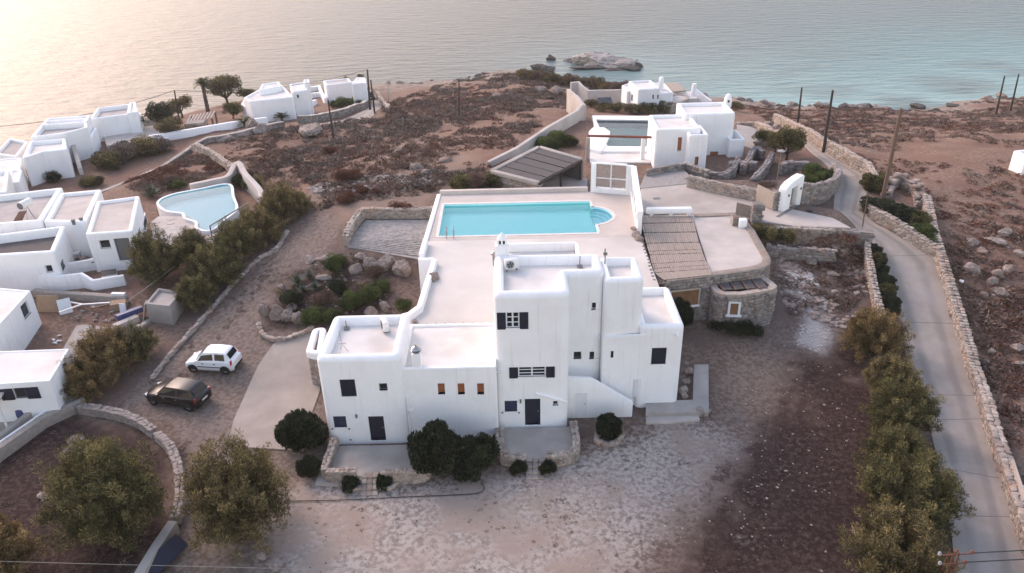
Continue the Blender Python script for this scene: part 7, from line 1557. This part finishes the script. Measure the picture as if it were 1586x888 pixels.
def bush(label, px, py, pk, sc, mat, z=None, group=None, name='shrub'): return tree_at(label, px, py, pk, sc, mat, z, None, group, name, 'shrub')
bush('rounded dark clipped bush at the left corner of the house', 472, 690, 'bushB', (1.5, 1.3, 1.9), 'darkleaf'); bush('small dark bush below the clipped corner bush', 480, 735, 'bushA', (.8, .8, .85), 'darkleaf')
bush('big dark bush against the wing wall', 675, 728, 'bushA', (1.75, 1.6, 2.2), 'darkleaf'); bush('dark spreading bush left of the tower patio', 738, 730, 'bushB', (1.55, 1.2, 1.7), 'darkleaf'); bush('tiny dark bush in the corner by the tower patio', 771, 690, 'bushB', (.35, .35, .6), 'darkleaf')
bush('dark round bush in a stone ring right of the tower', 941, 676, 'bushA', (1.0, .95, 1.05), 'darkleaf'); x, y, z = G(941, 682); stone_wall('planting_ring', 'low stone ring round the bush right of the tower', [(x+.75*math.cos(a), y+.6*math.sin(a)) for a in np.linspace(0, 6.28, 18)], .3, .25, .3, 'stone', 40, cat='planting ring')
for px, py, s, lab in [(544, 757, .55, 'small dark bush left of the left patio steps'), (597, 753, .55, 'small bush right of the left patio steps'), (803, 732, .5, 'small round bush left of the tower patio steps'), (848, 732, .5, 'small round bush right of the tower patio steps')]: bush(lab, px, py, 'bushB', (s, s, s*1.1), 'darkleaf')
bush('red-leaved plant on the left patio wall', 648, 722, 'bushC', .4, 'floweringleaf', z=.7)
plant('shrub', 'tall dark shrub before the pool house window', 'shrub', (11.75, 46.9, gz(11.75, 46.9)), PT['bushA'], (.95, .8, 1.75), None, 'darkleaf')
for k, (px, py, s) in enumerate([(1112, 512, .8), (1130, 516, .9), (1152, 518, .9), (1170, 520, .7)]): bush(['leafy plant at the left foot of the round annex', 'second leafy plant at the foot of the annex', 'third leafy plant at the foot of the annex', 'rightmost leafy plant at the foot of the annex'][k], px, py, 'wildA', (s, s*.9, s*1.1), 'darkleaf', group='plants at the foot of the annex')
# rock garden left of the terrace
for px, py, pk, s, mt, lab in [(490, 498, 'bushC', 1.1, 'greenleaf', 'bright green shrub at the near end of the rock garden'), (515, 496, 'bushC', .9, 'greenleaf', 'green shrub behind the left block roof'), (545, 478, 'bushC', 1.1, 'greenleaf', 'green shrub in the middle of the rock garden'), (575, 462, 'bushC', 1.0, 'greenleaf', 'green shrub beside the paved court'), (590, 450, 'bushC', .8, 'greenleaf', 'small green shrub below the large boulders'), (522, 418, 'bushC', 1.1, 'greenleaf', 'low green cushion plant among the garden boulders'),
    (525, 452, 'bushB', .75, 'darkleaf', 'round grey-green bush in the centre of the rock garden'), (455, 470, 'bushC', 1.0, 'darkleaf', 'dark creeping shrub above the upright boulders'), (580, 428, 'wildA', .8, 'scrub', 'dry brown shrub at the foot of the large boulders'), (500, 470, 'wildA', .9, 'scrub', 'dry brown shrub in the rock garden'),
    (625, 480, 'wildA', .8, 'greenleaf', 'yellow-green spiky plant beside the left roof corner'), (656, 414, 'bushC', .55, 'floweringleaf', 'bougainvillea with red flowers on the terrace wall')]: bush(lab, px, py, pk, s, mt)
for px, py, s, lab in [(462, 440, 1.0, 'blue-green agave clump left of the garden boulders'), (480, 432, .9, 'smaller agave clump in the rock garden'), (488, 448, .8, 'agave rosette below the other agaves'), (470, 452, .7, 'agave rosette nearest the track')]: tree_at(lab, px, py, 'agave', s, None, name='agave', cat='plant')
for k, (px, py, s) in enumerate([(412, 486, (1.1, .9, 1.9)), (430, 492, (1.2, 1.0, 2.1)), (446, 496, (1.0, .9, 1.8)), (464, 498, (1.1, .9, 1.5)), (452, 478, (.9, .8, .9))]): boulder(['leftmost tall upright boulder beside the track', 'tallest upright boulder beside the track', 'third upright boulder of the garden row', 'squat boulder at the right of the upright row', 'boulder behind the upright row'][k], px, py, s, k, rz=.3*k)
for k, (px, py, s) in enumerate([(598, 412, (2.2, 1.6, 1.9)), (622, 424, (1.6, 1.5, 2.4)), (572, 412, (1.5, 1.2, 1.3)), (552, 420, (1.5, 1.2, 1.3)), (560, 400, (1.5, 1.0, .8)), (506, 402, (1.9, 1.3, .8)), (478, 404, (1.5, 1.0, .8)), (502, 432, (1.4, 1.0, .8)), (597, 478, (1.2, .9, 1.0)), (575, 486, (1.6, 1.0, .9)), (436, 446, (.9, .7, .6))]): boulder(['big rounded brown boulder above the rock garden', 'tall boulder next to the paved court', 'grey boulder left of the big brown boulder', 'grey boulder in the middle of the boulder row', 'flat boulder along the court wall', 'pale flat boulder at the top of the rock garden', 'flat boulder beside the agaves', 'pale slab boulder in the rock garden', 'boulder behind the left block roof', 'long dark boulder behind the roof parapet', 'small boulder near the track edge'][k], px, py, tuple(v*.95 for v in s), k+1)
for k, (px, py, s, lab) in enumerate([(270, 470, 1, '')]): pass
boulder('pale squared block lying in the dry garden', 118, 686, (1.0, .8, 1.0), 2); boulder('flat stone beside the squared block', 112, 694, (1.1, .9, .4), 4); boulder('pale loose stone in the lower left garden', 68, 770, (.8, .6, .55), 1)
boulder('grey slab at the foot of the large tamarisk', 428, 876, (1.3, 1.0, .5), 3); boulder('second slab near the bottom edge by the tamarisk', 405, 862, (.7, .5, .5), 0)
# rust domes in the dry field
for k, (px, py, s) in enumerate([(535, 281, 1.5), (553, 279, 1.0), (535, 314, 1.2), (560, 300, .9), (584, 301, .7), (622, 333, 1.4), (512, 240, 1.1)]): bush(['largest rust-red dome shrub by the pebble bank', 'smaller rust dome beside the largest one', 'rust dome at the left of the sandy track', 'small rust dome below the pebble bank', 'smallest rust dome right of the pebble bank', 'rust-red dome behind the courtyard wall', 'rust dome in the scrub above the pebble bank'][k], px, py, 'dome', (s, s*.9, s), 'scrubred', group='rust dome shrubs')
# hedges and shrubs on the right
for k, (px, py, s) in enumerate([(1352, 400, .8), (1356, 414, .85), (1360, 430, .85), (1364, 446, .85), (1368, 462, .85), (1372, 478, .85), (1377, 494, .8)]): bush(['topmost', 'second', 'third', 'fourth', 'fifth', 'sixth', 'lowest'][k]+' bush of the narrow hedge between wall and road', px, py, 'bushA', (s*.8, s*1.2, s*.95), 'tamgreen' if k % 3 == 1 else 'darkleaf', group='narrow road hedge')
for k, (px, py, s, mt) in enumerate([(1350, 330, .9, 'darkleaf'), (1372, 337, 1.0, 'darkleaf'), (1395, 346, 1.0, 'darkleaf'), (1415, 352, .9, 'tamgreen'), (1428, 372, .9, 'greenleaf'), (1438, 385, .7, 'greenleaf'), (1352, 292, .9, 'tamgreen'), (1362, 285, .7, 'tamgreen')]): bush(['leftmost planter shrub at the road bend', 'second planter shrub at the road bend', 'third planter shrub at the road bend', 'fourth planter shrub below the ruined wall', 'bright green planter shrub', 'planter shrub at the tip of the wall', 'shrub at the foot of the leaning pole', 'shrub above the leaning pole foot'][k], px, py, 'bushB', (s*1.5, s*1.3, s*1.2), mt, group='shrubs in the road planter')
for k, (px, py, s) in enumerate([(1178, 366, .9), (1195, 370, 1.0), (1215, 372, .9)]): bush(['left green shrub behind the pool house roof corner', 'middle green shrub behind the pool house roof corner', 'right green shrub behind the pool house roof corner'][k], px, py, 'bushC', (s*1.1, s, s), 'tamgreen', group='shrubs below the forecourt')
for px, py, s, lab in [(1218, 248, .95, 'large dark tree behind the lamp post'), (1200, 236, .6, 'smaller dark tree left of the large one'), (1180, 226, .5, 'low dark tree by the gravel court')]: tree_at(lab, px, py, 'farA', s, 'tamgreen', name='garden_tree')
for px, py, s, lab in [(1262, 276, 1.3, 'green shrub above the curved road wall'), (1275, 285, 1.1, 'shrub with pale flowers inside the curved wall'), (1255, 288, 1.0, 'low green shrub inside the curved wall'), (1288, 276, .8, 'small shrub at the wall tip by the road')]: bush(lab, px, py, 'bushC', s, 'greenleaf')
for k, (px, py, s) in enumerate([(1075, 284, .7), (1100, 290, .8), (1125, 294, .8), (1148, 298, .8), (1168, 302, .8), (1188, 290, .8)]): bush(['first dry shrub of the garden bed from the left', 'second dry shrub of the garden bed', 'third dry shrub of the garden bed', 'fourth dry shrub of the garden bed', 'fifth dry shrub of the garden bed', 'dry shrub behind the slatted gate'][k], px, py, 'wildA', (s*1.6, s, s*.6), 'scrub', z=4.6, group='dry shrubs in the forecourt bed')
for k, (px, py, s, mt) in enumerate([(850, 232, 1.3, 'greenleaf'), (868, 224, 1.4, 'greenleaf'), (885, 225, 1.0, 'tamgreen'), (712, 292, 1.3, 'tamgreen'), (735, 288, 1.3, 'scrub'), (757, 286, 1.2, 'tamgreen'), (780, 290, 1.0, 'scrub'), (805, 292, .9, 'darkleaf')]): bush(['yellow-green hedge shrub behind the carport', 'larger hedge shrub behind the carport', 'hedge shrub nearest the red beam', 'leftmost shrub beyond the pool kerb', 'brown shrub beyond the pool kerb', 'olive shrub beyond the pool kerb', 'low brown shrub beside the carport wall', 'dark shrub at the carport wall corner'][k], px, py, 'bushC', (s*1.3, s, s), mt)
# far shore greenery
x, y, z = G(1012, 168); t = empty('cypress', (x, y, z), 'slim dark cypress against the shore villa', 'tree'); cc = [(0, 0, .4+.5*k) for k in range(7)]; V_, F_, v_ = leaf_cloud(cc, [(.42-.045*k, .42-.045*k, .5) for k in range(7)], 2600, .14, .08, 5, .8); o = bpy.data.objects.new('crown', raw_mesh('crown', V_, F_, M['darkleaf'], vattr=v_)); C.objects.link(o); o.parent = t; mb = MB(); mb.tube([(x, y, z-.2), (x, y, z+2)], .08, 6); mb.build('trunk', M['bark'], t)
for k, (px, py, s) in enumerate([(915, 166, 1.0), (935, 172, 1.0), (955, 174, 1.1), (978, 176, 1.2), (1005, 176, 1.2), (1030, 174, 1.2), (1048, 168, 1.0), (900, 150, 1.0), (920, 152, .9), (1140, 170, 1.0)]): bush(['first', 'second', 'third', 'fourth', 'fifth', 'sixth', 'seventh', 'eighth', 'ninth', 'tenth'][k]+[' hedge shrub before the shore villa counted from the left', ' hedge shrub before the shore villa counted from the left', ' hedge shrub before the shore villa counted from the left', ' hedge shrub before the shore villa counted from the left', ' hedge shrub before the shore villa counted from the left', ' hedge shrub before the shore villa counted from the left', ' hedge shrub before the shore villa counted from the left', ' shrub, behind the curving plastered wall', ' shrub, below the long pale wall', ' shrub, behind the neighbouring villa'][k], px, py, 'wildA', (s*1.9, s*1.4, s*1.2), 'tamarisk' if k % 2 else 'tamgreen', group='hedge before the shore villa')
for k in range(22):
    px = 812+k*8.6+random.uniform(-2, 2); py = 118+(px-812)*.13+random.uniform(-1, 3); s = random.uniform(1.2, 1.7); bush(ORD[k]+' brown coastal bush from the left in the thicket above the cove', px, py+4, 'wildA', (s*1.5, s*1.3, s*1.25), random.choice(['scrub', 'tamgold', 'scrub', 'tamarisk']), group='coastal thicket bushes')
tree_at('big rounded tree beside the seaside palm', 352, 160, 'farA', (1.75, 1.5, 1.5), 'tamgreen', name='garden_tree'); tree_at('lower tree right of the big rounded tree', 384, 156, 'farB', (1.2, 1, .8), 'tamgreen', name='garden_tree'); tree_at('olive shrub-like tree left of the large white house', 362, 184, 'farA', (.8, .8, .7), 'tamgreen', name='garden_tree')
tree_at('very dark rounded tree by the shore terrace', 252, 200, 'farA', (1.25, 1.1, 1.05), 'darkleaf', name='garden_tree'); tree_at('brown-green bush tree before the dark rounded one', 268, 208, 'farB', (1.2, 1.1, .75), 'tamarisk', name='garden_tree'); tree_at('loose airy tree round the short pole', 282, 180, 'farB', (1.3, 1.1, 1.1), 'tamarisk', name='garden_tree')
tree_at('tall palm with shaggy trunk by the sea', 322, 172, 'palm', (1.35, 1.35, 1.35), name='palm_tree'); tree_at('small palm behind the utility pole', 561, 138, 'palm', (.9, .9, .7), name='palm_tree')
tree_at('spiky palm-like plant below the white house wall', 379, 196, 'palmlow', .75, name='palm_tree'); tree_at('low palm at the front of the white house', 437, 188, 'palmlow', .7, name='palm_tree'); tree_at('low palm cluster by the seaside courtyard', 535, 133, 'palmlow', .9, name='palm_tree'); tree_at('young palm beside the glass balustrade', 376, 370, 'palmlow', 1.0, name='palm_tree'); tree_at('agave at the wall of the stepped house', 236, 305, 'agave', 1.6, name='agave', cat='plant'); 
for k, (px, py, s, mt) in enumerate([(390, 292, 1.2, 'tamgreen'), (378, 284, 1.0, 'darkleaf'), (275, 292, .7, 'greenleaf'), (262, 285, .8, 'scrub'), (145, 287, 1.0, 'tamgreen'), (85, 280, 1.0, 'darkleaf'), (190, 248, 1.9, 'scrubgrey'), (215, 242, 2.0, 'tamarisk'), (165, 260, 1.7, 'tamgreen'), (240, 236, 1.6, 'scrubgrey'), (530, 150, 1.4, 'tamgreen'), (550, 150, 1.2, 'tamgreen'), (528, 168, 1.4, 'greenleaf'), (550, 163, 1.2, 'greenleaf'), (308, 200, .9, 'tamgreen'), (245, 190, .9, 'tamgreen')]):
    bush(['shrub inside the wavy pool wall', 'dark shrub at the top of the wavy wall', 'small green shrub behind the pale pool', 'dry shrub behind the pale pool rim', 'yellow-green shrub behind the stepped house roof', 'dark bush by the air-conditioning units', 'grey shrub at the shore garden', 'olive shrub over the shore garden wall', 'dark shrub below the shore houses', 'grey shrub by the garden wall end', 'hedge block behind the white courtyard wall', 'second hedge block behind the white courtyard wall', 'green hedge below the white terraces', 'second green hedge below the terraces', 'round clipped bush by the stone gate house', 'bush at the terrace wall by the sea'][k], px, py, 'bushC', (s*1.5, s*1.2, s*1.1), mt)
# ================================================================== SCRUB, STONES, SHORE ROCKS
def scrub_tpl(seed, n=54):
    rg = np.random.default_rng(seed); d = rg.normal(size=(n, 3)); d[:, 2] = np.abs(d[:, 2])*.9; d /= np.linalg.norm(d, axis=1)[:, None]; p = d*rg.uniform(.6, 1.0, n)[:, None]*np.array([1, 1, .8]); a = d+rg.normal(size=(n, 3))*.5; a /= np.linalg.norm(a, axis=1)[:, None]; b = np.cross(a, rg.normal(size=(n, 3))); b /= np.linalg.norm(b, axis=1)[:, None]
    V_ = np.stack([p-a*.24, p+b*.085, p+a*.26, p-b*.085], 1).reshape(-1, 3); return V_, np.arange(4*n).reshape(n, 4)
ST = [scrub_tpl(i) for i in range(10)]
built = [ROAD_POLY, FORE, APRON, [bxy(a, b) for a, b in [(440, 740), (490, 700), (520, 480), (650, 390), (690, 290), (760, 262), (900, 170), (1160, 180), (1215, 200), (1330, 340), (1210, 380), (1110, 520), (1100, 640), (900, 740), (500, 770)]],
         [bxy(a, b) for a, b in [(-300, 780), (-300, 300), (140, 285), (230, 300), (300, 285), (370, 260), (410, 305), (400, 350), (330, 400), (260, 480), (140, 625)]], [bxy(a, b) for a, b in [(-300, 300), (-60, 240), (210, 160), (420, 120), (590, 118), (590, 180), (470, 195), (330, 225), (140, 282)]], [bxy(a, b) for a, b in [(880, 130), (1090, 135), (1150, 180), (920, 190), (880, 160)]]]
def scatter(name, label, cat, poly_px, n, smin, smax, mat, seed, zs=1.0, nz=5.0, thr=.42, T=None, sink=.1, attr_v=True, flat=None):
    rg = np.random.default_rng(seed); poly = [bxy(a, b) for a, b in poly_px]; xs_ = [p[0] for p in poly]; ys_ = [p[1] for p in poly]
    x = rg.uniform(min(xs_), max(xs_), n*6); y = rg.uniform(min(ys_), max(ys_), n*6); k = poly_sd(x, y, poly) < 0
    k &= vnoise(x, y, nz, seed)*.65+vnoise(x, y, nz*.35, seed+3)*.35 > thr
    for q in built: k &= poly_sd(x, y, q) > .5
    k &= base_ground(x, y) > -8.6
    x, y = x[k][:n], y[k][:n]; s = rg.uniform(0, 1, len(x))**2*(smax-smin)+smin; z = ground(x, y)
    sc_ = np.stack([s*rg.uniform(.8, 1.25, len(x)), s*rg.uniform(.8, 1.25, len(x)), s*zs*rg.uniform(.7, 1.2, len(x))], 1)
    V_, F_, ids = join_inst(T or ST, np.stack([x, y, z-sink*s], 1), sc_, rg.uniform(0, 6.28, len(x)))
    vv = None
    if attr_v:
        tl = [len(t[0]) for t in (T or ST)]; per = len((T or ST)[0][0]); cv = np.clip(rg.normal(.45, .22, len(x)), 0, 1); vv = np.clip(np.repeat(cv[ids], per)+np.repeat(rg.normal(0, .14, len(V_)//4), 4), 0, 1)
    o = link(name, raw_mesh(name, V_, F_, M[mat], vattr=vv)); stuff(o); o['label'] = label; o['category'] = cat; return o
FIELD = [(300, 225), (470, 192), (600, 160), (720, 120), (850, 112), (890, 165), (760, 262), (690, 300), (480, 330), (400, 290), (370, 258)]
RFIELD = [(1150, 160), (1250, 164), (1400, 170), (1500, 162), (1620, 145), (1800, 300), (1750, 470), (1470, 440), (1430, 320), (1350, 275), (1270, 225)]
RLOW = [(1455, 380), (1620, 330), (1760, 480), (1800, 800), (1640, 900), (1590, 820), (1500, 540)]
LFIELD = [(100, 290), (240, 250), (300, 232), (360, 270), (290, 290), (230, 305)]
scatter('dry_scrub', 'brown thorny scrub covering the dry field towards the sea', 'scrub', FIELD, 2500, .3, .9, 'scrub', 21, .95, 11, .46); scatter('grey_scrub', 'grey thorny cushions in the dry field', 'scrub', FIELD, 1700, .3, .95, 'scrubgrey', 22, .95, 13, .46); scatter('rust_scrub', 'rust-brown scrub cushions in the dry field', 'scrub', FIELD, 700, .25, .8, 'scrubred', 23, .75, 7, .5)
scatter('dry_scrub', 'brown scrub on the field right of the upper road', 'scrub', RFIELD, 2200, .24, .8, 'scrub', 24, .7, 13, .46); scatter('rust_scrub', 'rust-red scrub on the field right of the upper road', 'scrub', RFIELD, 1400, .24, .75, 'scrubred', 25, .65, 14, .48); scatter('grey_scrub', 'grey scrub on the field right of the upper road', 'scrub', RFIELD, 600, .3, .9, 'scrubgrey', 26, .7, 9, .5)
scatter('dry_scrub', 'brown scrub among the rocks beyond the road wall', 'scrub', RLOW, 700, .25, .9, 'scrub', 27, .7, 4, .42); scatter('rust_scrub', 'rust scrub among the rocks beyond the road wall', 'scrub', RLOW, 160, .3, .9, 'scrubred', 28, .7, 4, .5)
scatter('rust_scrub', 'rust-red scrub between the pale pool and the grey wall', 'scrub', LFIELD, 900, .3, .8, 'scrubred', 29, .7, 6, .38); scatter('dry_scrub', 'brown scrub between the pale pool and the grey wall', 'scrub', LFIELD, 500, .3, .7, 'scrub', 30, .7, 6, .4)
LOT = [(1205, 395), (1335, 395), (1350, 470), (1330, 520), (1220, 480), (1200, 430)]
scatter('dry_weeds', 'dark dry weeds in the rubble lot', 'weeds', LOT, 130, .25, .8, 'scrub', 31, .6, 3, .45); scatter('rust_weeds', 'rust weeds along the back of the rubble lot', 'weeds', [(1195, 385), (1335, 388), (1338, 420), (1200, 405)], 60, .3, .8, 'scrubred', 32, .6, 2, .3)
scatter_garden = [(430, 440), (500, 395), (560, 392), (610, 440), (590, 480), (520, 500), (430, 505)]
GARD = [(20, 690), (130, 650), (230, 690), (262, 740), (250, 830), (180, 930), (-60, 930), (-60, 760)]
scatter('dry_weeds', 'dry weeds on the dark lower left garden', 'weeds', GARD, 90, .1, .35, 'scrub', 33, .5, 3, .45)
built_save = built; built = []
DARKP = [(1180, 680), (1250, 570), (1330, 560), (1400, 760), (1380, 930), (1020, 930), (1090, 820)]
scatter('leaf_litter', 'dark dry tufts on the brown earth of the front lot', 'weeds', DARKP, 450, .06, .2, 'scrub', 34, .35, 2, .35); scatter('weed_tufts', 'small dark weed tufts speckling the pale gravel', 'weeds', [(700, 735), (900, 700), (1000, 670), (1140, 690), (1080, 800), (980, 900), (760, 820)], 420, .05, .14, 'scrub', 35, .5, 1.2, .5)
scatter('weed_tufts', 'dark weeds along the left edge of the track and gravel', 'weeds', [(450, 750), (700, 745), (760, 830), (560, 850), (440, 800)], 110, .05, .15, 'darkleaf', 36, .5, 2, .4); scatter('dry_weeds', 'dark weeds along the verge of the dirt track', 'weeds', [(230, 580), (330, 480), (440, 380), (470, 390), (380, 480), (270, 600), (300, 720), (285, 790), (270, 700)], 260, .08, .3, 'scrub', 37, .5, 2, .45)
scatter('garden_weeds', 'rough low green and dry growth in the rock garden', 'weeds', scatter_garden, 150, .15, .5, 'tamgreen', 46, .6, 2.5, .4); scatter('garden_stones', 'small rough stones in the rock garden', 'stones', scatter_garden, 130, .12, .45, 'rock', 47, .7, 2.5, .4, T=ROCK_T, sink=.05, attr_v=False)
scatter('gravel_stones', 'loose stones scattered over the pale front lot', 'stones', [(440, 740), (900, 700), (1100, 640), (1230, 520), (1330, 560), (1380, 900), (430, 930)], 650, .04, .12, 'stone', 38, .7, 3, .3, T=STONE_T, sink=.2, attr_v=False)
scatter('pebble_bank', 'bank of grey pebbles and rubble across the sandy field', 'stones', [(478, 292), (520, 280), (600, 272), (668, 268), (690, 285), (640, 290), (560, 296), (490, 300)], 1500, .14, .42, 'stonegrey', 39, .8, 3, .1, T=STONE_T, sink=.1, attr_v=False)
scatter('rubble', 'white rubble spilled across the lot right of the pool house', 'stones', LOT, 520, .08, .45, 'rock', 40, .6, 3, .4, T=STONE_T, sink=.1, attr_v=False); scatter('white_rubble', 'heap of white stones and plaster in the rubble lot', 'stones', [(1212, 418), (1258, 422), (1270, 444), (1225, 440)], 200, .08, .3, 'screed', 41, .6, 2, .15, T=STONE_T, sink=.1, attr_v=False); scatter('white_rubble', 'thin scatter of white stone chips below the lot', 'stones', [(1240, 500), (1285, 510), (1275, 548), (1235, 535)], 160, .05, .18, 'screed', 42, .5, 2, .15, T=STONE_T, sink=.1, attr_v=False)
built = built_save
scatter('field_stones', 'pale stones strewn through the dry field', 'stones', FIELD, 320, .12, .6, 'rock', 43, .7, 7, .5, T=ROCK_T, sink=.05, attr_v=False); scatter('field_stones', 'stones strewn over the right hand field', 'stones', RFIELD, 240, .1, .5, 'rock', 44, .6, 7, .52, T=ROCK_T, sink=.05, attr_v=False); scatter('field_stones', 'stones beyond the road wall at right', 'stones', RLOW, 260, .1, .5, 'rock', 45, .7, 4, .45, T=ROCK_T, sink=.05, attr_v=False)
for k, (px, py, s) in enumerate([(1506, 420, (2.0, 1.8, 1.7)), (1545, 428, (1.3, 1.0, 1.5)), (1560, 420, (1.6, 1.0, 1.6)), (1536, 440, (1.6, 1.0, 1.3)), (1550, 455, (2.0, 1.2, 1.2)), (1522, 458, (1.2, .9, .8)), (1505, 378, (1.5, 1.1, 1.1)), (1556, 362, (2.2, 1.5, 1.3)), (1540, 375, (2.4, 1.5, 1.0)), (1580, 395, (1.6, 1.2, 1.0)), (1575, 540, (1.6, 1.2, .9)), (1536, 545, (1.2, .9, .6)), (1578, 565, (1.3, 1.0, .8)), (1520, 390, (1.3, 1, .9))]): boulder(['big rounded boulder beyond the road wall', 'upright cracked boulder slab', 'leaning cracked boulder slab', 'cracked boulder below the slabs', 'lowest long cracked boulder', 'small boulder left of the cracked slabs', 'pinkish boulder above the big rounded one', 'largest reddish outcrop at the right edge', 'broad grey outcrop beyond the wall', 'outcrop at the right edge above the slabs', 'boulder low at the right edge', 'flat boulder beyond the lower wall', 'second boulder low at the right edge', 'small boulder beside the grey outcrop'][k], px, py, tuple(v*.74 for v in s), k)
for k, (px, py, s) in enumerate([(645, 262, (1.8, 1.3, 1.1)), (662, 270, (1.5, 1.1, 1.0)), (690, 250, (1.6, 1.2, 1.0)), (618, 237, (1.2, 1, .9)), (405, 205, (3.2, 2.2, 2.0)), (392, 198, (2.5, 2, 2.2)), (370, 213, (3.5, 2.2, 1.6)), (350, 218, (3.0, 2, 1.4)), (482, 205, (4.5, 3, 2.4)), (860, 145, (3.5, 2.5, 2.4)), (835, 142, (3.0, 2.2, 1.8)), (770, 152, (2.5, 2, 1.4)), (1385, 325, (1.5, 1.2, 1.3)), (1205, 200, (1.8, 1.3, 1.2)), (1190, 194, (1.6, 1.2, 1.2)), (1255, 408, (1.0, .8, .8)), (1290, 425, (1.2, .7, .4)), (1268, 465, (1.5, .9, .2)), (1325, 445, (1.3, .5, .3))]): boulder(['largest pale boulder in the sandy field', 'boulder right of the largest field boulder', 'boulder above the sandy patch', 'rounded boulder at the middle of the field', 'big outcrop boulder below the white house', 'upright outcrop below the white wall', 'long outcrop at the grey field wall', 'outcrop at the left end of the field', 'grey rounded mound below the lane', 'warm brown outcrop near the cove', 'outcrop left of the brown one', 'low outcrop at the top of the field', 'boulder at the ruined wall', 'boulder at the end of the gravel court', 'second boulder at the gravel court', 'boulder at the back of the rubble lot', 'flat stone in the rubble lot', 'thin slab lying in the rubble lot', 'long flat stone near the lot wall'][k], px, py, s, k)
# islets
def islet(label, pxc, pyc, parts, mat='rock'):
    t = empty('rock_islet', P(pxc, pyc, SEA_Z), label, 'islet')
    for k, (px, py, s, m_) in enumerate(parts):
        x, y, _ = P(px, py, SEA_Z); V_, F_ = BIGROCK_T[k % 6]; key = ('b', k % 6, m_)
        if key not in _SM: _SM[key] = raw_mesh('boulder', V_, F_, M[m_], smooth=True, sharp=22)
        o = bpy.data.objects.new('rock', _SM[key]); C.objects.link(o); o.parent = t; b_ = ORG[t.name]; o.location = (x-b_.x, y-b_.y, s[2]*.12); o.scale = (s[0], s[1], s[2]*.78); o.rotation_euler = (random.uniform(-.12, .12), random.uniform(-.12, .12), random.uniform(-.4, .4))
    return t
islet('pale rocky islet standing in the sea off the cove', 930, 100, [(925, 100, (12, 8, 7.5), 'palerock'), (945, 103, (12, 7, 5.5), 'palerock'), (908, 99, (7, 5, 5), 'palerock'), (968, 104, (7, 5, 4), 'palerock'), (890, 96, (7, 3, 2), 'rockdark'), (985, 105, (3.5, 2.5, 2.5), 'rockdark'), (930, 105, (15, 4, 1.4), 'rockdark'), (957, 108, (9, 3, 1.2), 'rockdark'), (978, 109, (4, 2.5, 2.6), 'rockdark')])
islet('small dark rock left of the pale islet', 854, 92, [(854, 93, (2.6, 2, 2.2), 'rockdark'), (852, 92, (1.5, 1.5, 2.6), 'rockdark')]); islet('dark jagged rocks at the tip of the cove', 840, 108, [(838, 107, (5, 3, 3), 'rockdark'), (846, 109, (4, 3, 2.2), 'rockdark'), (832, 108, (2.5, 2, 3.2), 'rockdark')])
for k in range(44):
    px = random.choice([random.uniform(1085, 1590), random.uniform(1150, 1590), random.uniform(600, 860)]); yc_ = np.interp(px, [c[0] for c in coast_px], [c[1] for c in coast_px]); x, y, _ = P(px, yc_+random.uniform(-1.5, 3.5), SEA_Z+.1); s = random.uniform(.6, 2.2); rock_at(x, y, SEA_Z+.15+s*.1, (s*1.4, s, s*.7), k, 'shore rock lying along the waterline', 'shore rocks', 'shore_rock', random.choice(['rock', 'rockdark', 'rock']))
# ================================================================== THE AIR: light evening haze
m = bpy.data.materials.new('haze_air'); m.use_nodes = True; nt = m.node_tree; nt.nodes.remove(nt.nodes['Principled BSDF'])
vp = nt.nodes.new('ShaderNodeVolumePrincipled'); vp.inputs['Density'].default_value = .00022; vp.inputs['Color'].default_value = (.95, .925, .91, 1); vp.inputs['Anisotropy'].default_value = .3
nt.links.new(vp.outputs[0], nt.nodes['Material Output'].inputs['Volume'])
mb = MB(); mb.box(-2000, 2000, -250, 2000, -34, 33); hz = mb.build('haze', m); stuff(hz)
